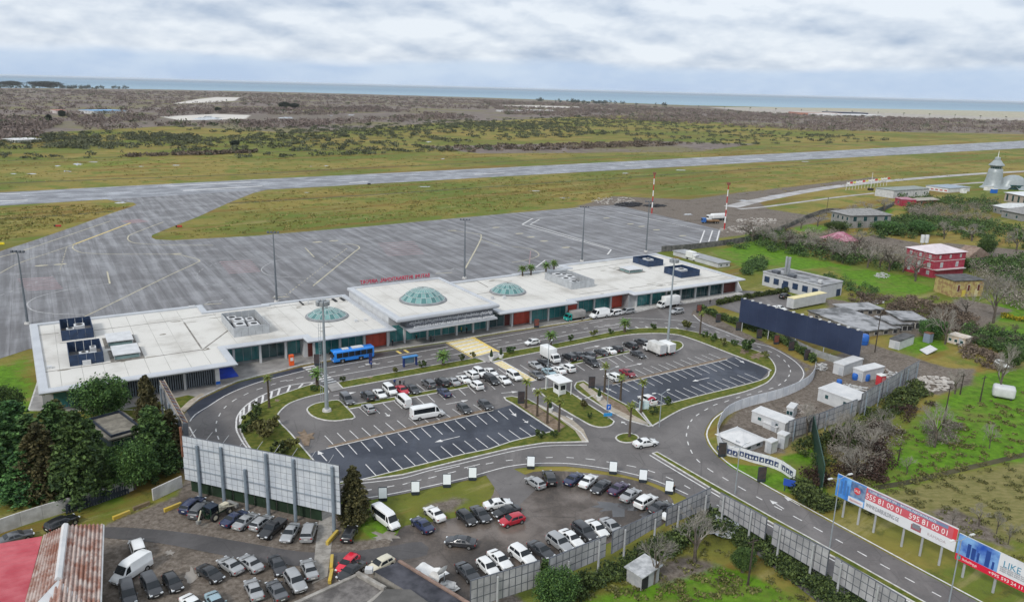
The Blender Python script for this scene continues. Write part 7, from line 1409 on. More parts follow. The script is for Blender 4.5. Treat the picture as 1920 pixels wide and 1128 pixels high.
heap('scrap_heap', 'white rubbish scattered behind the tall fence end', 1668, 706, 20, 8, .6, M_SCRW, 40, seed=6); heap('scrap_heap', 'pale rubble spread on the gravel beyond the fence', 1745, 720, 46, 14, .4, mat('rubble_pale', (.36, .33, .30), .85, col2=(.55, .52, .48), scale=.7), 150, seed=7, ln=1.2, th=.3); heap('scrap_heap', 'white rubbish in front of the concrete ruin', 1640, 567, 16, 4, .5, M_SCRW, 40, seed=8, ln=1.4, th=.35); heap('scrap_heap', 'white rubbish on the bright green meadow', 1652, 517, 14, 6, .5, M_SCRW, 36, seed=9, ln=1.2, th=.3); heap('rubble_heap', 'dark asphalt rubble heap by the striped mast', 1180, 384, 26, 4, 1.3, mat('black_rubble', (.025, .026, .032), .8, var=.4), 160, seed=10, ln=3.0, th=.5); heap('rubble_heap', 'dark asphalt rubble near the second striped mast', 1228, 386, 20, 2.4, 1.0, mat('black_rubble', (.025, .026, .032)), 90, seed=11, ln=3.0, th=.5)
for x, y, s in ((1150, 376, 12), (1420, 415, 13), (1390, 430, 14)): heap('rubble_heap', 'pale broken concrete on the rubble ground '+{12: 'above the apron edge', 13: 'behind the parked lorries', 14: 'beside the second striped mast'}[s], x, y, 40, 7, .3, mat('rubble_pale', (.36, .33, .30)), 120, seed=s, ln=1.3, th=.4)
# navy office between the trees
house('navy_office', 'dark navy flat-roofed office between the conifers', (172, 812), (212, 845), (254, 818), 822, mat('navy_wall', (.022, .032, .055), .5, var=.2), mat('mossy_roof', (.13, .12, .10), .85, col2=(.26, .24, .20), scale=.7), 'flat', over=.8, cat='office', parapet=True, wins=(('c', 3, .35, .75, 1.3),))
# control tower
p = P(1861, 352); e = empty('control_tower', (p.x, p.y, 0), 0, 'flared pale grey control tower with a cap roof and spire', 'tower'); M_TOW = mat('tower_shell', (.29, .325, .34), .4, var=.08, metal=.1); kk = Zat(p, 283)/27.0
def lz(prof): return [(r*kk*.92, z*kk) for r, z in prof]
MB().lathe(lz([(9.6, 0), (7.8, 1.2), (6.8, 3), (6.0, 7), (5.4, 11), (5.1, 13.6), (4.4, 14.2)]), n=28).build('base_shell', M_TOW, e, smooth=50); MB().lathe(lz([(3.6, 14.0), (4.0, 15.6)]), n=24).build('cab_glass', M_GLASSD, e); MB().lathe(lz([(4.1, 15.6), (5.8, 16.6), (5.6, 17.0), (4.2, 18.2), (2.8, 20), (2.4, 20.4)]), n=28).build('cap_roof', M_TOW, e, smooth=40); MB().lathe(lz([(2.2, 20.3), (2.1, 22.0), (1.2, 22.6), (0, 22.7)]), n=16).build('lantern', M_TOW, e, smooth=40); MB().tube((0, 0, 22*kk), (0, 0, 27*kk), .35, .12, 7).build('spire', M_WHT, e)
for i in range(16):
    a = i*math.pi/8; MB().tube((3.85*kk*math.cos(a), 3.85*kk*math.sin(a), 14*kk), (4.05*kk*math.cos(a), 4.05*kk*math.sin(a), 15.6*kk), .1, n=4).build('mullion', M_TOW, e)
p = P(1897, 354); e = empty('shell_hall', (p.x, p.y, 0), 0, 'pale grey draped shell hall next to the control tower', 'hall')
k = MB(); n = 28; prof = [(1.0, 0), (.86, .12), (.78, .35), (.70, .62), (.52, .84), (.28, .96), (.02, 1.0)]
for r, z in prof:
    for i in range(n):
        a = 2*math.pi*i/n; lob = 1+.10*math.cos(5*a)*(1-z)
        arch = .30*max(0, math.cos(5*a+math.pi))*(1 if z < .05 else 0)
        k.v.append((12*r*lob*math.cos(a), 9*r*lob*math.sin(a), 11*(z+arch)*.95))
for j in range(len(prof)-1):
    for i in range(n): k.f.append((j*n+i, j*n+(i+1) % n, (j+1)*n+(i+1) % n, (j+1)*n+i))
k.build('shell', M_TOW, e, smooth=60); MB().lathe([(8, 0), (8, 3.5), (0, 3.6)], n=18).build('glazing', M_GLASSD, e)
for x, y, w, m, lb in [(1853, 357, 3, M_WHT, 'small white kiosk in front of the control tower'), (1863, 362, 1.8, M_BLUE, 'small blue kiosk in front of the control tower'), (1806, 362, 1.6, M_WHT, 'white domed kiosk beside the long white building')]:
    p = P(x, y); e = empty('kiosk', (p.x, p.y, 0), .3, lb, 'kiosk'); rbox(-w, w, -1.5, 1.5, 0, 2.8, .1).build('body', m, e); rbox(-w-.2, w+.2, -1.7, 1.7, 2.8, 3.05, .06).build('roof', M_SITER, e)
# distant buildings beyond the runway
for A, B, C, ev, lb, wc, rc in [((148, 212), (176, 214), (204, 211), 208, 'far pale building with a blue roof beyond the airfield', (.5, .5, .5), (.16, .36, .62)), ((95, 211), (105, 213), (115, 211), 207.5, 'far small white house with a red roof', (.55, .5, .48), (.35, .12, .08)), ((5, 265), (30, 268), (62, 264), 263, 'white-roofed sheds at the far left', (.5, .5, .48), (.62, .62, .62)), ((1478, 213), (1500, 215), (1530, 213), 211, 'far reddish beach building by the shore', (.42, .20, .15), (.5, .42, .38)), ((1515, 216), (1560, 218.5), (1588, 216), 215, 'far long white pavilion by the shore', (.66, .66, .66), (.7, .7, .7)), ((1541, 212), (1562, 213.5), (1582, 212), 210.5, 'far dark block by the shore', (.04, .05, .08), (.05, .06, .09)), ((930, 209), (945, 210), (960, 208.5), 207.5, 'far white shed in the middle of the scrub', (.6, .6, .6), (.66, .66, .66)), ((985, 208), (1000, 209.5), (1020, 208), 207, 'far white farm building right of the middle shed', (.55, .55, .55), (.62, .62, .62))]:
    key = 'farwall%d' % int(wc[0]*1000+wc[1]*37); house('far_building', lb, A, B, C, ev, mat(key, wc, .8), mat('farroof%d' % int(rc[0]*1000+rc[2]*31), rc, .6), 'flat', over=.5, cat='building', wins=(('a', 5, .3, .7, 2.0),), group='far buildings')
# ---- bottom-left roofs
M_RUSTR = mat('rusty_corrugated', (.28, .13, .09), .75, col2=(.50, .42, .38), scale=.55, world_co=True, lo=.35, hi=.65); M_REDR = mat('red_corrugated', (.42, .055, .075), .6, col2=(.52, .12, .14), scale=.4, world_co=True)
rb = P(110, 1060); e = empty('rusty_roofed_building', (rb.x, rb.y, 0), 0, 'building with rusty corrugated gable roof joined to a red roof', 'building')
def corr(name, a, b_, c, d, m, n, amp=.10, par=None):
    """corrugated sheet strips between edge a-b and edge d-c"""
    a, b_, c, d = map(Vector, (a, b_, c, d)); nm = (b_-a).cross(d-a).normalized(); nm = nm if nm.z > 0 else -nm
    for i in range(n):
        k = MB(); row = []
        for j in range(5):
            f = (i+j/4)/n-.002*(j == 4)/n; h = math.sin(j/4*math.pi)*amp; row.append((a.lerp(b_, f)+nm*h, d.lerp(c, f)+nm*h))
        for j in range(4): k.quad(row[j][0], row[j+1][0], row[j+1][1], row[j][1])
        k.build(name, m, par or e, True)
RZ, EZ, VZ = 6.4, 4.6, 5.0
r0, r1 = P(123, 986, RZ), P(110, 1088, RZ); e0, e1 = P(194, 984, EZ), P(188, 1150, EZ); v0, v1 = P(82, 1004, VZ), P(46, 1132, VZ)
r2 = r1+(r1-r0).normalized()*12
corr('roof_sheet', r0, r0+(r1-r0)*1.6, v0+(v1-v0)*1.25, v0, M_RUSTR, 1, 0)
corr('roof_sheet', e0, r0, r0+(r1-r0)*1.5, e1, M_RUSTR, 9, .30); corr('roof_sheet', r0, v0, v1, r0+(r1-r0)*1.35, M_RUSTR, 9, .22)
MB().tube(r0+Vector((0, 0, .1)), r1+Vector((0, 0, .1)), .45, n=6).build('ridge_cap', M_SITER, e, True)
L0, L1 = P(-60, 1028, VZ+.3), P(-60, 1170, VZ+1.5); corr('red_roof_sheet', P(80, 1004, VZ+.06), v1+Vector((0, 0, .06)), L1+Vector((0, 0, .06)), L0, M_REDR, 14, .07)
hp = r1+Vector((0, 0, .15)); h0, h1 = P(70, 1134, VZ+.4), P(176, 1140, EZ+.3); h2 = hp+(Vector((0, -1, 0))*16)
corr('pale_roof_sheet', hp, h2, Vector((h1.x, h1.y-14, h1.z)), h1, M_SITER, 7, .06); corr('pale_roof_sheet', hp, h2, Vector((h0.x, h0.y-14, h0.z)), h0, M_SITER, 7, .06)
w0 = P(194, 984, EZ); MB().prism([(e0.x-.5, e0.y-.4), (e1.x-.5, e1.y), (v1.x, v1.y), (v0.x, v0.y-.5)], 0, EZ-.25).build('wall', M_GRAF, e, True); MB().tube(e0, e1, .14, n=6).build('gutter', M_WHT, e, True)
MB().prism([(L0.x, L0.y-1), (v0.x, v0.y-1), (v1.x, v1.y), (L1.x, L1.y)], 0, VZ-.3).build('wall', M_GRAF, e, True)
# ---- flat dark roofs at the bottom
M_FELT = mat('felt_roof', (.075, .068, .066), .85, col2=(.20, .185, .175), scale=.7, world_co=True, bump=.3); M_TAR = mat('tar_roof', (.014, .015, .022), .6, col2=(.07, .07, .085), scale=.45, world_co=True)
z = 3.6; e = empty('flat_roofed_building', P(680, 1110), 0, 'flat-roofed building with weathered grey felt roof at the bottom edge', 'building'); pl = [P(548, 1134, z), P(670, 1078, z), P(722, 1107, z), P(690, 1132, z), P(640, 1180, z)]; MB().prism([p[:2] for p in pl], 0, z).build('wall', M_CONC, e, True); MB().quad(*[(p.x, p.y, z+.01) for p in inset_pts] if False else [(p.x, p.y, z+.012) for p in (pl if True else pl)][::-1]).build('roof', M_FELT, e, True)
for a, b_ in ((pl[1], pl[2]), (pl[0], pl[1]), (pl[2], pl[3])): 
    d = (b_-a).normalized(); n_ = Vector((-d.y, d.x, 0))*.25; MB().prism([(a-n_)[:2], (b_-n_)[:2], (b_+n_)[:2], (a+n_)[:2]], z, z+(.55 if a == pl[1] else .2)).build('parapet', M_CONC, e, True)
q = [P(722, 1107, z), P(770, 1108, z), P(815, 1140, z), P(690, 1140, z)]; MB().prism([p[:2] for p in q], 0, z+.3).build('roof_slab', mat('roof_slab', (.10, .095, .09), .8, var=.2), e, True)
z = 3.2; e = empty('tar_roofed_building', P(790, 1110), 0, 'low building with black tar roof beside the satellite dishes', 'building'); pl = [P(700, 1070, z), P(748, 1052, z), P(886, 1136, z), P(800, 1160, z), P(770, 1112, z)]; MB().prism([p[:2] for p in pl], 0, z).build('wall', M_CONC, e, True); MB().quad(*[(p.x, p.y, z+.012) for p in pl][::-1]).build('roof', M_TAR, e, True)
a, b_ = pl[1], pl[2]; d = (b_-a).normalized(); n_ = Vector((-d.y, d.x, 0))*.2; MB().prism([(a-n_)[:2], (b_-n_)[:2], (b_+n_)[:2], (a+n_)[:2]], z-.1, z+.25).build('parapet', mat('brick_edge', (.22, .15, .12), .8, var=.3), e, True)
q = P(692, 1072, z); rbox(q.x-.5, q.x+.5, q.y-.4, q.y+.4, z, z+.7, .06).build('roof_unit', M_UNIT, e, True)
# satellite dishes
for x, y, az, lb in [(833, 1098, 2.4, 'white satellite dish standing beside the tar roof, tilted up'), (818, 1108, 4.0, 'white satellite dish beside the tar roof, facing the viewer')]:
    p = P(x, y); e = empty('satellite_dish', (p.x, p.y, 0), az, lb, 'satellite dish', 'satellite dishes'); MB().tube((0, 0, 0), (0, 0, 2.0), .08, n=6).build('mast', M_STEEL, e)
    k = MB().lathe([(0.02, 0), (.35, .05), (.7, .18), (.95, .34)], n=18); o = k.build('dish', M_WHT, e, smooth=60); o.rotation_euler = (0, math.radians(62), 0); o.location = (.2, 0, 2.0); MB().tube((.2, 0, 2.0), (1.0, 0, 2.5), .03, n=4).build('feed_arm', M_STEEL, e)
p = P(812, 1082); k = MB(); r_ = random.Random(3); N = 9
for i in range(N):
    for j in range(6): k.v.append((i*.55-2.4, j*.45-1.2, .4+.5*math.sin(i*.9+j*.5)*.5+r_.uniform(0, .3)))
for i in range(N-1):
    for j in range(5): k.f.append((i*6+j, (i+1)*6+j, (i+1)*6+j+1, i*6+j+1))
o = k.build('white_tarpaulin', M_WHT, None, smooth=70); o.location = (p.x, p.y, .3); o.rotation_euler = (0, 0, -.6); tag(o, 'crumpled white sheet beside the satellite dishes', 'tarpaulin')
heap('junk_heap', 'pile of white appliances and junk beside the dishes', 838, 1104, 16, 9, 1.0, M_SCRW, 30, seed=21, ln=1.4, th=.4)
# silver tarpaulin in the field
A = P(1425, 1000); B = P(1478, 1036); k = MB(); N = 22; r_ = random.Random(8); d = (B-A).normalized(); n_ = Vector((-d.y, d.x, 0)); L = (B-A).length
for i in range(N):
    f = i/(N-1); wdt = 3.6*(1-f)**.6+.5
    for j in range(9): g = j/8-.5; q = A+d*(L*f)+n_*(g*wdt*2); k.v.append((q.x-A.x, q.y-A.y, .15+(.8*(1-f))*(1-(2*g)**2)+r_.uniform(0, .28)))
for i in range(N-1):
    for j in range(8): k.f.append((i*9+j, (i+1)*9+j, (i+1)*9+j+1, i*9+j+1))
o = k.build('silver_tarpaulin', mat('plastic_sheet', (.40, .42, .46), .3, col2=(.66, .68, .71), scale=1.2), None); o.location = (A.x-6.5, A.y+3.2, 0); tag(o, 'crumpled silver plastic sheeting under the bare tree', 'tarpaulin')
e, la, lc, h, sy = house('garden_shed', 'small patched tin shed with a sloping roof in the lower field', (1174, 1088), (1202, 1107), (1238, 1092), 1082, mat('tin_wall', (.30, .31, .33), .6, col2=(.42, .42, .42), scale=1.2), mat('tin_roof', (.26, .27, .28), .5, col2=(.52, .53, .54), scale=1.0), 'shed', .5, .3, 'shed', doors=(('c', .18, 1.2, 2.0, M_DARK),))
# ================================================================== VEGETATION
def leaf_quads(C, size, rs, up=0.3, asp=1.6):
    """quads centred at C (N,3) with random orientation"""
    N = len(C); n = rs.normal(size=(N, 3)); n[:, 2] += up*2; n /= np.linalg.norm(n, axis=1)[:, None]
    t = rs.normal(size=(N, 3)); t -= (t*n).sum(1)[:, None]*n; t /= np.linalg.norm(t, axis=1)[:, None]; b_ = np.cross(n, t)
    s = (size*rs.uniform(.55, 1.4, N))[:, None]; a = t*s*.5*asp; b_ = b_*s*.5
    V = np.stack([C-a*1.0, C+b_*.9, C+a, C-b_*.9], 1).reshape(-1, 3); return V, np.arange(4*N).reshape(N, 4)
def crown_mesh(name, kind, seed, n, leaf, H, Rr, m):
    rs = np.random.default_rng(seed); pts = []
    if kind == 'conifer':
        tiers = int(H*2.2)
        for i in range(tiers):
            f = (i+.5)/tiers; z = H*(.07+.93*f); r = Rr*(1-f)**.55*(.75+.4*rs.random())+.25
            nb = max(3, int(9*(1-f)+3)); a0 = rs.random()*6.28
            for k in range(nb):
                a = a0+6.283*k/nb+rs.normal()*.25; rr = r*rs.uniform(.7, 1.15); nn_ = int(n/(tiers*nb)*1.0*(1.5-f))+3
                tt_ = rs.random(nn_)**.6; wob = rs.normal(size=(nn_, 3))*np.array([.22, .22, .22])*(.4+rr*.22)
                pts.append(np.stack([np.cos(a)*rr*tt_, np.sin(a)*rr*tt_, z-rr*.28*tt_**1.6+.1*rr], 1)+wob)
    else:
        ncl = max(5, int(n/70)); 
        for k in range(ncl):
            d = rs.normal(size=3); d /= np.linalg.norm(d); q = rs.random()**.4
            c = np.array([d[0]*Rr*q, d[1]*Rr*q, H*.58+d[2]*H*.40*q]); c[2] = max(c[2], .12*H); cr = Rr*rs.uniform(.22, .38)
            g = rs.normal(size=(n//ncl, 3)); g /= np.linalg.norm(g, axis=1)[:, None]+1e-6; g *= (rs.random(len(g))**.45)[:, None]*cr; g[:, 2] *= .8; pts.append(c+g)
    C = np.concatenate(pts); C[:, 2] = np.maximum(C[:, 2], .05); V, F = leaf_quads(C, np.full(len(C), leaf), rs)
    return npmesh(name, V, F, m)
L_CON = leafmat('conifer_leaf', (0.017, 0.044, 0.015), (0.105, 0.187, 0.051), .45); L_CONB = leafmat('conifer_leaf_brown', (0.035, 0.042, 0.016), (0.168, 0.160, 0.061), .5); L_BRD = leafmat('broad_leaf', (0.019, 0.049, 0.015), (0.106, 0.186, 0.046), .5); L_BUSH = leafmat('bush_leaf', (0.019, 0.038, 0.014), (0.109, 0.160, 0.045), .9); L_OLIVE = leafmat('olive_leaf', (0.063, 0.070, 0.025), (0.210, 0.210, 0.070), .9); L_RED = leafmat('red_brush', (.028, .016, .013), (.085, .055, .042), .9); L_PALM = leafmat('palm_leaf', (0.025, 0.063, 0.014), (0.140, 0.224, 0.049), 1.2); L_PALMY = leafmat('palm_leaf_yellow', (0.065, 0.091, 0.016), (0.221, 0.247, 0.052), 1.2)
M_BARK = mat('bark', (.06, .048, .038), .9, col2=(.13, .11, .09), scale=2); M_BARKG = mat('grey_bark', (.17, .155, .135), .9, col2=(.32, .30, .265), scale=2); M_PTRUNK = mat('palm_trunk', (.045, .034, .025), .9, col2=(.11, .085, .06), scale=4)
CONS = [crown_mesh('crown', 'conifer', s, 14000, .36, 1.0*15, 3.6, L_CON) for s in (1, 2, 3)]; BRDS = [crown_mesh('crown', 'round', s, 13000, .26, 9, 4.3, L_BRD) for s in (4, 5)]; BUSH = [crown_mesh('crown', 'round', s, 700, .20, 1.6, 1.0, L_BUSH) for s in (6, 7, 8)]
def tree(label, px, py, ytop, wpx, kind='conifer', m=None, group='evergreen trees', i=[0]):
    p = P(px, py); H = Zat(p, ytop); wid = (P(px+wpx/2, py)-P(px-wpx/2, py)).length; i[0] += 1; rs = random.Random(i[0])
    e = empty('conifer_tree' if kind == 'conifer' else 'broadleaf_tree', (p.x, p.y, 0), rs.uniform(0, 6.28), label, 'tree', group)
    me = (CONS if kind == 'conifer' else BRDS)[i[0] % (3 if kind == 'conifer' else 2)]; H0, R0 = (15, 3.6) if kind == 'conifer' else (9, 4.3)
    o = inst(me, 'crown', None, e, scale=(wid/2/R0*1.05, wid/2/R0*1.05, H/H0))
    if m: o.material_slots[0].link = 'OBJECT'; o.material_slots[0].material = m
    t_ = MB(); 
    if kind == 'conifer': t_.tube((0, 0, 0), (0, 0, H*.9), .03*H*.6, .03, 7)
    else:
        t_.tube((0, 0, 0), (.1, 0, H*.35), .25, .18, 7)
        for k in range(5): a = k*1.256+rs.random(); t_.tube((.1, 0, H*.33), (math.cos(a)*wid*.27, math.sin(a)*wid*.27, H*.72), .13, .04, 5)
    t_.build('trunk', M_BARK, e)
for a in [('tall dark conifer at the left edge of the grove', 18, 915, 775, 120, 'conifer'), ('brownish conifer in the middle of the left grove', 84, 930, 795, 92, 'conifer', L_CONB), ('dark conifer behind the brownish one in the grove', 62, 880, 778, 100, 'conifer'), ('largest dark conifer of the grove beside the navy office', 156, 938, 772, 104, 'conifer'), ('dark conifer at the back of the grove', 112, 888, 755, 88, 'conifer'), ('small dark tree against the lawn at the left edge', 14, 800, 722, 60, 'round'), ('bronze-tipped conifer in front of the west wing', 112, 815, 748, 50, 'conifer', L_CONB),
          ('round dark tree in front of the graffiti wall end', 253, 916, 826, 78, 'round'), ('dark conifer next to the edge-on billboard', 292, 888, 762, 88, 'conifer'), ('rust-tinted conifer touching the edge-on billboard', 325, 868, 768, 62, 'conifer', L_CONB), ('slender brown conifer in front of the louvred wing', 282, 812, 704, 50, 'conifer', L_CONB), ('broad-crowned tree in front of the white wing', 193, 788, 706, 88, 'round'), ('dark conifer low at the far left of the grove', -20, 890, 790, 90, 'conifer'), ('dark conifer filling the left edge of the grove', 30, 850, 752, 96, 'conifer'), ('dark conifer between grove and navy office', 172, 880, 785, 66, 'conifer'), ('low dark conifer behind the graffiti wall', 52, 935, 845, 90, 'conifer'), ('low dark conifer near the graffiti letters', 125, 925, 840, 76, 'conifer'), ('dark shrubby tree under the large conifer at the wall', 200, 905, 840, 60, 'round'),
          ('lone dark cypress beside the huge billboard', 664, 977, 874, 60, 'conifer', L_CONB), ('round dark evergreen in front of the board fence', 1042, 1142, 1068, 74, 'round'), ('small dark evergreen beside the silver sheeting', 1392, 1072, 1028, 40, 'round'), ('dark evergreen with a bare tree beside it near the caravan', 1748, 634, 598, 46, 'round'), ('dark cypress-like tree near the white car at right', 1897, 690, 650, 30, 'round'), ('dark evergreen beside the crimson house yard', 1848, 478, 446, 26, 'round'), ('dark fig-like tree below the grey house', 1567, 433, 415, 34, 'round'), ('dark evergreen by the gabled house', 1795, 507, 480, 28, 'round'), ('dark leafy tree above the pale rubble track', 1725, 440, 414, 40, 'round'), ('dark leafy tree left of the settlement road', 1665, 438, 414, 46, 'round')]:
    tree(*a)
# bare trees
def bare_mesh(seed, depth=6, spread=.55, n0=3):
    rs = random.Random(seed); tr, br = MB(), MB()
    def grow(p, d, L, r, lev):
        q = p+d*L; (tr if lev < 2 else br).tube(p, q, r, r*.68, 5 if lev < 2 else 3, False)
        if lev >= depth: return
        for k in range(n0 if lev > 0 else n0+1):
            a = d.orthogonal().normalized(); a.rotate(Matrix.Rotation(rs.uniform(0, 6.28), 3, d)); nd = (d+a*rs.uniform(.35, 1.0)*spread*1.5+Vector((0, 0, .12))).normalized()
            grow(p+d*L*rs.uniform(.55, 1.0), nd, L*rs.uniform(.58, .82), r*rs.uniform(.5, .66), lev+1)
    grow(Vector((0, 0, 0)), Vector((rs.uniform(-.08, .08), rs.uniform(-.08, .08), 1)).normalized(), 2.2, .16, 0)
    H = max(v[2] for v in br.v); R_ = max(math.hypot(v[0], v[1]) for v in br.v); a = tr.mesh('trunk'); b_ = br.mesh('branches'); a.materials.append(M_BARK); b_.materials.append(M_BARKG); return a, b_, H, R_
BARE = [bare_mesh(s) for s in (11, 12, 13, 14)]
def bare(label, px, py, ytop, wpx, i=[0], grp='leafless trees', dark=False):
    p = P(px, py); H = Zat(p, ytop); wid = (P(px+wpx/2, py)-P(px-wpx/2, py)).length; i[0] += 1; a, b_, H0, R0 = BARE[i[0] % 4]; e = empty('bare_tree', (p.x, p.y, 0), i[0]*1.7, label, 'tree', grp); s = (wid/2/R0*1.1, wid/2/R0*1.1, H/H0)
    inst(a, 'trunk', None, e, scale=s); o = inst(b_, 'branches', None, e, scale=s)
    if dark: o.material_slots[0].link = 'OBJECT'; o.material_slots[0].material = M_BARK
for a in [('spreading bare grey tree above the silver sheeting', 1302, 1054, 955, 130), ('bare brown tree beside the patched tin shed', 1226, 1094, 990, 80, ), ('bare shrub tree right of the green billboard', 1588, 858, 772, 90), ('pale bare tree beyond the green billboard', 1630, 870, 785, 90), ('bare tree against the tall site fence', 1512, 820, 752, 60), ('bare tree behind the tall fence panels', 1560, 836, 765, 66), ('bare tree over the brown bank', 1655, 830, 765, 60), ('bare thorny tree above the advertising board', 1600, 905, 826, 90), ('bare tree on the bright green field beside the utility pole', 1752, 838, 752, 80), ('leaning bare tree near the white tank', 1872, 742, 640, 60), ('bare tree over the rusty caravan', 1772, 645, 574, 76), ('large bare tree below the yellow shack', 1862, 606, 500, 90), ('bare tree in front of the crimson house', 1716, 527, 468, 60), ('bare tree at the rubble edge', 1790, 738, 690, 50), ('bare tree on the green field further right', 1855, 840, 790, 46), ('bare tree at the field ditch', 1700, 888, 850, 40),
          ('bare tree at the right edge below the pale track', 1905, 470, 425, 50), ('bare tree near the settlement bushes', 1822, 452, 418, 50), ('bare tree behind the settlement bushes', 1770, 448, 412, 50), ('bare tree behind the pink-roofed house', 1610, 462, 428, 44), ('bare tree by the brown bank at right', 1810, 590, 548, 60), ('bare shrub near the straw field', 1835, 986, 942, 40), ('second bare shrub near the straw field', 1868, 1000, 955, 40), ('third bare shrub on the brown earth', 1890, 1020, 975, 36), ('bare sapling by the city board', 1785, 985, 950, 26)]:
    bare(*a)
ords = ['first', 'second', 'third', 'fourth', 'fifth', 'sixth', 'seventh', 'eighth', 'ninth', 'tenth', 'eleventh', 'twelfth', 'thirteenth', 'fourteenth', 'fifteenth', 'sixteenth']
for i in range(15):
    f = i/14; bare('bare fruit tree, '+ords[i]+' in the orchard row counted from the terminal', 1412+f*300+random.uniform(-4, 4), 456+f*60+random.uniform(-4, 3), 422+f*52+random.uniform(-6, 3), 62, grp='orchard row', dark=(i % 3 == 0))
for i in range(9): f = i/8; bare('bare tree, '+ords[i]+' along the concrete wall counted from the apron', 1408+f*250, 447-f*52+random.uniform(0, 6), 420-f*50, 50, grp='trees along the concrete wall')
for i in range(8): bare('dark orchard tree, '+ords[i]+' in the grove at the right edge', 1820+(i % 4)*26+random.uniform(-5, 5), 632+(i//4)*20+random.uniform(-3, 3), 606+(i//4)*20, 32, grp='grove at the right edge', dark=True)
# palms
def frond_mesh(seed, L, m, droop):
    rs = random.Random(seed); k = MB(); N = 9; pr = None
    for i in range(N+1):
        f = i/N; x = L*(f-.12*f*f*droop); z = L*(.42*f-(.55+.25*droop)*f*f); w = L*.20*math.sin(math.pi*min(1, f*.92+.08))**.7
        cur = ((x, 0, z), (x+L*.05, w, z-w*.45), (x+L*.05, -w, z-w*.45))
        if pr:
            k.quad(pr[0], cur[0], ((cur[1][0]+pr[1][0])/2+.02, (cur[1][1]+pr[1][1])/2, (cur[1][2]+pr[1][2])/2), pr[1]); k.quad(pr[0], pr[2], ((cur[2][0]+pr[2][0])/2+.02, (cur[2][1]+pr[2][1])/2, (cur[2][2]+pr[2][2])/2), cur[0])
        pr = cur
    me = k.mesh('frond'); me.materials.append(m); return me
FT = [frond_mesh(s, 1.25, L_PALMY, d) for s, d in ((1, .4), (2, .9), (3, 1.3))]; FC = [frond_mesh(s, 2.1, L_PALM, d) for s, d in ((4, .2), (5, .6), (6, 1.1))]
def palm(label, px, py, yc, kind, zc=None, scale=1.0):
    p = P(px, py) if zc is None else P(px, yc, zc); H = Zat(p, yc) if zc is None else zc; e = empty('palm_tree', (p.x, p.y, .1), random.uniform(0, 6), label, 'palm', 'palm trees')
    r = .24 if kind == 't' else .36; k = MB(); n = 7
    for i in range(n): k.tube((0, 0, H*i/n), (0, 0, H*(i+1)/n), r*(1.25 if i == 0 else 1)*(1-.35*i/n), r*(1-.35*(i+1)/n)*1.08, 8, False)
    k.build('trunk', M_PTRUNK, e); FF = FT if kind == 't' else FC; nf = 20 if kind == 't' else 26
    for i in range(nf):
        a = i*2.39996; ring = i/nf; o = inst(FF[min(2, int(ring*3))], 'frond', None, e, (0, 0, H-.05)); o.rotation_euler = (0, -.85+ring*1.15, a); s = scale*random.uniform(.85, 1.1); o.scale = (s, s, s)
for a in [('tall palm at the tip of the west palm row', 986, 766, 716, 't'), ('tall palm second in the west palm row', 1007, 781, 736, 't'), ('tall palm third in the west palm row', 1026, 794, 750, 't'), ('tall palm last in the west palm row', 1047.5, 810, 752, 't'), ('tall palm beside the white SUV on the east island', 1133, 736, 686, 't'), ('tall palm in the middle of the east island', 1163, 751, 709, 't'), ('tall palm beside the white minivan with the round sign', 1202, 773, 717, 't'), ('tall palm on the small round island', 1180, 819, 761, 't'), ('tall palm at the head of the hedge', 1312, 628, 588, 't'), ('tall palm on the west road island', 505, 765, 709, 't'),
          ('bushy palm next to the west crosswalk', 595, 724, 700, 'c'), ('bushy palm in the middle of the forecourt lawn', 831, 685, 667, 'c'), ('bushy palm east of the yellow crossing', 1032, 648, 629, 'c'), ('bushy palm at the east bend of the lawn', 1171, 623, 606, 'c')]: palm(*a)
for i, (x, y) in enumerate([(980, 504), (996, 502), (1024, 498), (1039, 494)]): palm('palm crown rising behind the terminal roof, '+ords[i]+' from the small dome', x, 0, y, 'c', 7.5, .9)
# small plants on the islands
SHL = ['shrub beside the west crosswalk', 'shrub above the grey SUV', 'shrub beside the forecourt shelter', 'shrub right of the forecourt palm', 'shrub at the end of the forecourt lawn', 'dark conical shrub right of the yellow crossing', 'shrub right of the palm east of the crossing', 'shrub halfway to the east bend palm', 'tiny shrub left of the east bend palm', 'shrub on the lawn above the white lorries', 'large shrub left of the hedge palm', 'shrub at the foot of the hedge palm', 'shrub just past the hedge palm', 'shrub second past the hedge palm', 'shrub at the road edge of the bare soil', 'broad shrub on the bare soil of the east bend', 'shrub in the middle of the west island', 'shrub at the road side of the west island', 'shrub above the west island middle', 'broadest shrub of the west island', 'shrub nearest the road on the west island', 'shrub under the hatched stripes', 'shrub beside the bare patch of the west island', 'shrub under the last palm of the west row', 'shrub at the corner below the west palms', 'shrub on the booth island', 'shrub beside the pale blue sign', 'shrub right of the white minivan', 'shrub at the outer tip of the east bend', 'shrub under the bushy crosswalk palm', 'tiny shrub near the parking totem', 'shrub peeking over the huge billboard', 'second shrub peeking over the huge billboard']
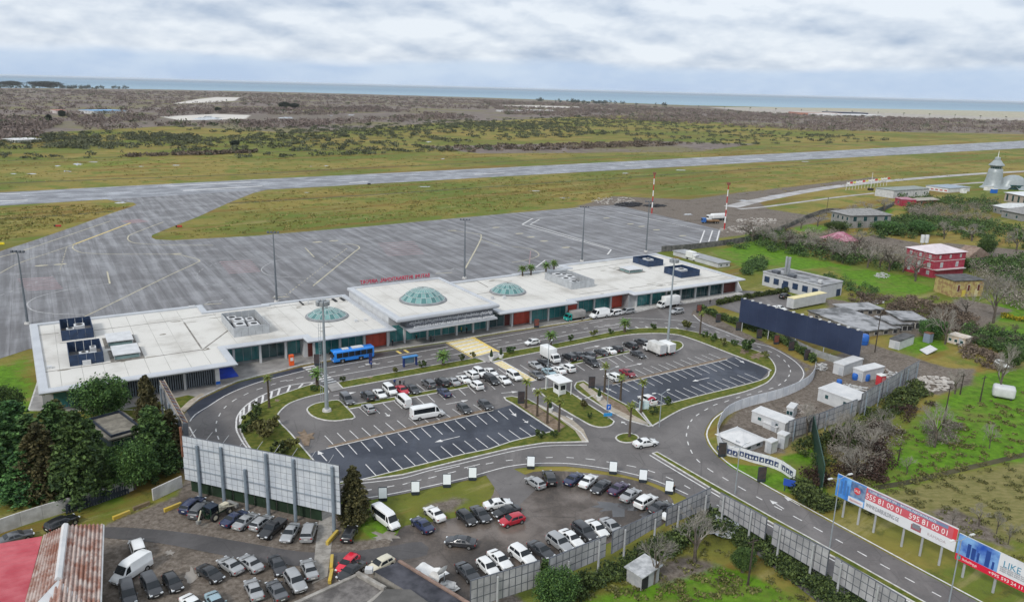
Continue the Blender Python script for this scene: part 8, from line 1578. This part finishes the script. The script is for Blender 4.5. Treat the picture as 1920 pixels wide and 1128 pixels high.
for i, (x, y, s) in enumerate([(644, 717, .8), (742, 701, 1.0), (791, 690, 1.0), (865, 677, .9), (888, 672, .9), (957, 663, 1.2), (1070, 640, 1.0), (1112, 632, 1.2), (1145, 626, .8), (1226, 619, 1.0), (1288, 620, 1.8), (1320, 633, 1.0), (1335, 640, 1.2), (1356, 650, 1.3), (1377, 648, 1.0), (1402, 660, 2.0), (508, 812, 1.6), (470, 800, 1.5), (482, 782, 1.2), (495, 828, 2.4), (460, 812, 1.3), (480, 770, 1.0), (512, 800, 1.3), (1013, 822, 1.0), (1040, 822, .9), (1095, 768, 1.3), (1224, 778, 1.0), (1250, 760, 1.0), (1436, 673, 1.1), (590, 734, .9), (1106, 785, .7), (540, 850, 1.8), (525, 858, 1.6)]):
    p = P(x, y); e = empty('island_shrub', (p.x, p.y, .15), i*1.3, SHL[i], 'shrub', 'island shrubs'); o = inst(BUSH[i % 3], 'foliage', None, e, scale=(s, s, s*1.1)); MB().tube((0, 0, 0), (0, 0, s*.9), .06, .03, 5).build('stem', M_BARK, e)
    if i % 3 == 1: o.material_slots[0].link = 'OBJECT'; o.material_slots[0].material = L_OLIVE
# hedges
def hedge(label, px, w, h, m, n):
    pts = smoothline(pxs(px), .5); rs = np.random.default_rng(len(label)); A = np.array([(q.x, q.y, 0) for q in pts]); i = rs.integers(0, len(A)-1, n); f = rs.random(n)[:, None]; C = A[i]*(1-f)+A[i+1]*f
    C += np.stack([rs.uniform(-w/2, w/2, n), rs.uniform(-w/2, w/2, n), h*rs.random(n)**.6*(.85+.2*np.sin(i*.7))], 1); V, F = leaf_quads(C, np.full(n, .34), rs); o = place(bpy.data.objects.new('hedge', npmesh('hedge', V, F, m)), None); return tag(o, label, 'hedge')
hedge('clipped hedge along the outer bend below the navy billboard', [(1313, 582), (1345, 596), (1385, 610), (1440, 632), (1490, 655), (1525, 680)], 1.4, 2.0, L_BUSH, 9000); hedge('low hedge beside the utility building yard', [(1345, 572), (1400, 560), (1475, 548)], 1.2, 1.7, L_BUSH, 5000); hedge('ivy creeper on the first board fence panel', [(1016, 1098), (1024, 1098)], .6, 4.0, L_BUSH, 500); hedge('garden hedge with yellow blossom at the right edge', [(1880, 594), (1905, 600), (1940, 606)], 1.6, 1.5, leafmat('yellow_bush', (.10, .10, .012), (.42, .30, .02), .5), 900)
# ---- uncounted scrub and woods
def scatter(name, label, polys, count, rad, hgt, leaf, per, m, seed, excl=()):
    exl = [pxs(q) for q in excl]
    rs = np.random.default_rng(seed); PTS = []
    for px, wgt in polys:
        poly = pxs(px); xs = [q.x for q in poly]; ys = [q.y for q in poly]; need = int(count*wgt); got = 0
        while got < need:
            X = rs.uniform(min(xs), max(xs), 4000); Y = rs.uniform(min(ys), max(ys), 4000); d = sdf_poly(poly, X, Y)
            cl = np.sin(X*.013+seed)*np.sin(Y*.009+1.3*seed)+.6*np.sin(X*.05)*np.sin(Y*.04); keep = (d > 0) & (rs.random(4000) < .55+.45*cl)
            for q in exl: keep &= sdf_poly(q, X, Y) < 0
            s = np.stack([X[keep], Y[keep]], 1)[:need-got]
            if len(s) == 0: continue
            PTS.append(s); got += len(s)
    Q = np.concatenate(PTS); N = len(Q); R_ = rs.uniform(*rad, N); Hh = rs.uniform(*hgt, N); g = rs.normal(size=(N, per, 3)); g /= np.linalg.norm(g, axis=2)[..., None]; g *= (rs.random((N, per))**.45)[..., None]
    C = np.zeros((N, per, 3)); C[..., 0] = Q[:, None, 0]+g[..., 0]*R_[:, None]; C[..., 1] = Q[:, None, 1]+g[..., 1]*R_[:, None]; C[..., 2] = Hh[:, None]*(.5+.5*g[..., 2]); sz = np.repeat(leaf*(R_/np.mean(rad)), per)
    V, F = leaf_quads(C.reshape(-1, 3), sz, rs, up=.25, asp=1.3); o = place(bpy.data.objects.new(name, npmesh(name, V, F, m)), None); return tag(o, label, 'shrubbery', None, 'stuff')
L_SCR = leafmat('scrub_leaf', (0.045, 0.055, 0.035), (0.128, 0.138, 0.075), .02, False, .3); L_SCRB = leafmat('brown_scrub', (0.058, 0.044, 0.034), (0.195, 0.150, 0.111), .05, False, .4); L_WOOD = leafmat('winter_wood', (.125, .096, .086), (.225, .180, .162), .006, False, .22); L_WOODG = leafmat('grey_wood', (0.119, 0.105, 0.087), (0.294, 0.266, 0.224), .01, False)
scatter('shrubbery', 'dark green shrubs between the village houses', [([(1570, 432), (1700, 408), (1860, 420), (1940, 440), (1940, 475), (1780, 445), (1660, 450)], .4), ([(1350, 462), (1440, 438), (1560, 462), (1700, 500), (1690, 520), (1560, 490), (1420, 470)], .2), ([(1790, 500), (1930, 488), (1930, 545), (1835, 535)], .2), ([(1690, 372), (1860, 372), (1880, 400), (1700, 402)], .2)], 850, (1.2, 3.4), (1.5, 5.0), .45, 100, L_BUSH, 31)
scatter('shrubbery', 'grey leafless brush between the village houses', [([(1480, 440), (1560, 440), (1700, 480), (1690, 505), (1560, 480), (1470, 465)], .45), ([(1700, 395), (1870, 385), (1900, 425), (1720, 415)], .35), ([(1780, 510), (1940, 500), (1940, 590), (1850, 560)], .2)], 700, (1.0, 3.0), (2.0, 5.4), .28, 100, L_WOODG, 32)
scatter('shrubbery', 'green orchard bushes at the right edge', [([(1815, 612), (1930, 640), (1930, 675), (1800, 645)], .6), ([(1380, 505), (1430, 486), (1445, 505), (1400, 520)], .25), ([(1545, 512), (1650, 547), (1640, 560), (1540, 530)], .15)], 170, (1.0, 2.4), (1.2, 3.4), .36, 120, L_BUSH, 33)
scatter('bramble', 'brown bramble bank below the yellow shack', [([(1590, 552), (1750, 560), (1835, 600), (1790, 640), (1700, 602), (1600, 575)], .8), ([(1800, 640), (1900, 680), (1880, 700), (1790, 660)], .2)], 190, (1.2, 2.6), (.7, 1.8), .4, 80, L_SCRB, 34)
scatter('shrubbery', 'dark green thicket along the tall site fence', [([(1470, 850), (1600, 800), (1722, 716), (1740, 738), (1630, 812), (1600, 860), (1540, 878)], .7), ([(1490, 905), (1560, 948), (1545, 968), (1480, 930)], .3)], 150, (.9, 2.0), (1.0, 2.6), .34, 120, L_BUSH, 35)
scatter('shrubbery', 'reddish leafless thicket above the advertising board', [([(1560, 880), (1640, 835), (1690, 880), (1640, 912), (1580, 915)], .55), ([(1500, 890), (1540, 880), (1550, 915), (1515, 915)], .2), ([(1590, 830), (1720, 745), (1760, 760), (1660, 830)], .25)], 60, (.9, 2.0), (1.0, 2.6), .28, 120, L_RED, 36)
scatter('shrubbery', 'grey twiggy thicket right of the green billboard', [([(1555, 850), (1640, 790), (1690, 820), (1660, 880), (1600, 905)], .8), ([(1740, 800), (1800, 790), (1790, 830), (1730, 840)], .2)], 90, (.9, 1.8), (1.2, 3.2), .2, 150, L_WOODG, 37)
scatter('shrubbery', 'dark hedge growth at the foot of the board fence', [([(1030, 1120), (1160, 1062), (1330, 962), (1345, 990), (1210, 1062), (1080, 1125)], .5), ([(1345, 962), (1440, 1022), (1560, 1092), (1640, 1150), (1580, 1150), (1430, 1056), (1335, 1000)], .5)], 230, (.8, 1.5), (.9, 2.2), .26, 140, L_BUSH, 38)
scatter('weeds', 'rough weeds scattered over the fields at right', [([(1560, 940), (1700, 800), (1930, 720), (1930, 1080), (1700, 1000)], .75), ([(1050, 1128), (1330, 1010), (1520, 1128)], .25)], 420, (.4, 1.1), (.15, .55), .22, 36, L_OLIVE, 39)
FARSC = [([(380, 262), (560, 245), (800, 235), (1000, 228), (1250, 240), (1200, 250), (900, 268), (640, 282), (420, 288)], .36), ([(-60, 262), (120, 250), (300, 248), (420, 262), (380, 285), (120, 280), (-60, 282)], .2), ([(860, 225), (1300, 215), (1420, 240), (1200, 246), (900, 235)], .24), ([(1150, 240), (1450, 245), (1700, 262), (1500, 275), (1200, 268)], .08), ([(-60, 288), (400, 285), (800, 275), (1000, 280), (500, 296), (-60, 300)], .04), ([(260, 232), (900, 225), (960, 235), (400, 250)], .08)]
scatter('scrub', 'dark green scrub beyond the runway', FARSC, 3000, (1.8, 6.0), (1.5, 4.5), 1.15, 40, L_SCR, 40)
scatter('scrub', 'dark reedy bank beyond the runway', [([(785, 276), (1225, 266), (1300, 270), (1228, 275), (870, 287)], .7), ([(240, 292), (480, 284), (480, 287), (240, 295)], .3)], 420, (3, 6), (1.5, 3.2), 1.5, 26, L_SCRB, 41)
AIRF = [([(300, 448), (400, 405), (480, 362), (960, 333), (1200, 322), (1150, 370), (960, 394), (480, 438)], .42), ([(-60, 395), (200, 381), (245, 387), (-60, 470)], .12), ([(-60, 300), (960, 284), (1500, 272), (1500, 284), (960, 309), (480, 332), (-60, 356)], .28), ([(1200, 326), (1900, 286), (1900, 322), (1400, 366), (1200, 360)], .18)]
scatter('grass_tufts', 'dark rough tufts over the airfield grass', AIRF, 1500, (.5, 2.0), (.15, .5), .42, 12, leafmat('tuft_dark', (.10, .115, .026), (.17, .165, .042), .05, False, .4), 51)
scatter('grass_tufts', 'straw coloured tufts over the airfield grass', AIRF, 2600, (.6, 3.0), (.08, .3), .5, 12, leafmat('tuft_straw', (.19, .16, .042), (.30, .25, .09), .05, False, .4), 52)
WOODS = [([(-300, 165), (250, 171), (640, 179), (900, 187), (1100, 195), (1000, 205), (500, 206), (100, 215), (-300, 230)], .36), ([(-100, 215), (120, 228), (60, 262), (-100, 270)], .08), ([(120, 215), (460, 205), (700, 203), (900, 222), (560, 240), (160, 246)], .12), ([(900, 190), (1200, 200), (1500, 216), (1920, 228), (2200, 240), (2200, 262), (1900, 250), (1500, 246), (1250, 230), (950, 215)], .44)]
WEX = [[(140, 243), (280, 228), (330, 217), (420, 213), (560, 217), (720, 214), (800, 217), (600, 227), (330, 232)], [(320, 196), (372, 186), (405, 182), (460, 183), (440, 190), (385, 194)], [(925, 197), (1000, 197.5), (1110, 200.5), (1060, 204), (950, 201)], [(640, 214), (720, 210), (790, 212), (790, 218), (640, 219)]]
scatter('winter_wood', 'grey-brown leafless woodland between the airfield and the sea', WOODS, 12000, (4, 9), (4, 8.5), 2.0, 24, L_WOOD, 42, WEX)
scatter('winter_wood', 'dark evergreen clumps in the far woodland', WOODS, 500, (5, 10), (5, 10), 2.2, 34, L_SCR, 43, WEX)
scatter('treeline', 'dark coastal tree line at far left', [([(-200, 160), (60, 163.5), (240, 166), (240, 168), (-200, 164)], .8), ([(1000, 189.5), (1250, 198.3), (1250, 199.3), (1000, 191)], .2)], 240, (5, 13), (8, 22), 3.4, 50, leafmat('coast_tree', (0.033, 0.048, 0.045), (0.090, 0.112, 0.093), .02, False, .3), 44)
for i, (x, y, yt, w) in enumerate([(534, 205, 191, 18), (552, 205, 193, 16), (409, 212, 201, 11), (117, 221, 206, 14), (92, 233, 214, 12), (440, 275, 263, 18), (20, 163, 152, 22), (85, 165, 152, 30)]): tree('dark evergreen far beyond the runway, '+['left of the close pair', 'right of the close pair', 'standing alone', 'beside the small white far house', 'spire-shaped at far left', 'bush-like in front of the scrub', 'at the coast at far left', 'on the coast left of centre'][i], x, y, yt, w, 'round', leafmat('far_dark', (.010, .018, .014), (.03, .05, .035), .2), 'far evergreens')
for i in range(14):
    x = 1310+i*48; p = P(x, 203+(x-1310)*.036); e = empty('beach_palm', (p.x, p.y, 0), i, 'tiny palm on the far beach, '+ords[i]+' from the wood', 'palm', 'far beach palms'); MB().tube((0, 0, 0), (0, 0, 8), .5, .4, 5).build('trunk', M_BARK, e); inst(BUSH[i % 3], 'crown', None, e, (0, 0, 6.5), scale=(3.6, 3.6, 2.6))
# ================================================================== PEOPLE
def person_mesh(seed, walk):
    me = bpy.data.meshes.new('body'); s = .16 if walk else .03
    J = [(0, 0, .95), (0, 0, 1.18), (0, 0, 1.42), (0, 0, 1.52), (.02, 0, 1.62), (.02, 0, 1.74), (0, .19, 1.40), (-s, .24, 1.12), (s*.4, .24, .88), (0, -.19, 1.40), (s, -.24, 1.12), (s*1.4, -.22, .90), (0, .10, .90), (s, .11, .50), (s*.8, .11, .06), (s*.8+.14, .11, .03), (0, -.10, .90), (-s*.6, -.11, .50), (-s*1.8, -.11, .08), (-s*1.8+.14, -.11, .03)]
    E_ = [(0, 1), (1, 2), (2, 3), (3, 4), (4, 5), (2, 6), (6, 7), (7, 8), (2, 9), (9, 10), (10, 11), (0, 12), (12, 13), (13, 14), (14, 15), (0, 16), (16, 17), (17, 18), (18, 19)]
    Rr = [.15, .14, .17, .06, .10, .07, .07, .055, .04, .07, .055, .04, .10, .07, .05, .04, .10, .07, .05, .04]
    me.from_pydata(J, E_, []); o = bpy.data.objects.new('tmp', me); COL.objects.link(o); md = o.modifiers.new('s', 'SKIN')
    for v, r in zip(me.skin_vertices[0].data, Rr): v.radius = (r, r*1.1)
    me.skin_vertices[0].data[0].use_root = True; md2 = o.modifiers.new('d', 'SUBSURF'); md2.levels = 1; md2.render_levels = 1
    dg = bpy.context.evaluated_depsgraph_get(); m2 = bpy.data.meshes.new_from_object(o.evaluated_get(dg)); bpy.data.objects.remove(o)
    m2.materials.clear()
    for q in (mat('trousers', (.02, .022, .03), .8), mat('jacket', (.03, .03, .035), .8), mat('skin', (.42, .26, .18), .6), mat('hair', (.02, .014, .01), .7)): m2.materials.append(q)
    for f in m2.polygons:
        z = f.center.z; y = abs(f.center.y); f.material_index = 3 if z > 1.70 else 2 if (z > 1.53 or (y > .2 and z < .93 and z > .84)) else 1 if z > .86 else 0
        f.use_smooth = True
    m2.name = 'body'; return m2
PM = [person_mesh(1, False), person_mesh(2, True)]; PC = {'black': (.012, .012, .015), 'grey': (.16, .17, .19), 'blue': (.03, .06, .20), 'hi-vis': (.45, .55, .05), 'red': (.35, .03, .03)}
for x, y, c, w, hd, lb in [(736, 649, 'black', 0, 1, 'person in black standing by the red facade panel'), (781, 640, 'black', 1, 2, 'person in black walking on the forecourt'), (808, 640, 'black', 0, 0, 'person in black at the entrance, left of a pair'), (814, 640, 'grey', 1, .5, 'person in grey at the entrance, right of a pair'), (865, 624, 'hi-vis', 0, 3, 'person in a yellow-green vest by the entrance doors'), (875, 625, 'black', 0, 4, 'person in dark clothes beside the one in the vest'), (910, 615, 'black', 0, 1, 'person in dark clothes near the recessed corner'), (750, 724, 'black', 0, 1, 'person in dark clothes behind the red car'), (757, 723, 'grey', 0, 2, 'person in pale grey behind the red car'), (740, 722, 'blue', 1, 2, 'person in blue behind the white minivan'), (1152, 594, 'black', 1, 2, 'person in black by the open van door'), (1331, 571, 'black', 1, 1, 'person walking near the low hedge'), (1263, 925, 'black', 0, 2, 'person in black beside the white lightbox'), (696, 689, 'blue', 0, 1, 'person in navy beside the bus stop totem'), (1070, 590, 'red', 0, 1, 'person in red at the forecourt wall')]:
    p = P(x, y, .15); e = empty('person', (p.x, p.y, .22 if y < 660 else .06), hd, lb, 'person', 'people around the terminal'); o = inst(PM[w], 'body', None, e); o.material_slots[1].link = 'OBJECT'; o.material_slots[1].material = mat('jacket_'+c, PC[c], .8)

# ---- light sea haze
hz = bpy.data.materials.new('haze'); hz.use_nodes = True; t = hz.node_tree; t.nodes.clear()
pv_ = t.nodes.new('ShaderNodeVolumePrincipled'); pv_.inputs['Color'].default_value = (0.93, 0.96, 1.0, 1); pv_.inputs['Density'].default_value = 2.6e-5; pv_.inputs['Anisotropy'].default_value = 0.2
ou = t.nodes.new('ShaderNodeOutputMaterial'); t.links.new(pv_.outputs[0], ou.inputs['Volume'])
o = MB().box(-150000, 150000, -150000, 150000, -2.6, 68.0).build('haze', hz); tag(o, 'thin pale air over the plain and the sea', 'haze', None, 'stuff')
scene.cycles.volume_bounces = 1
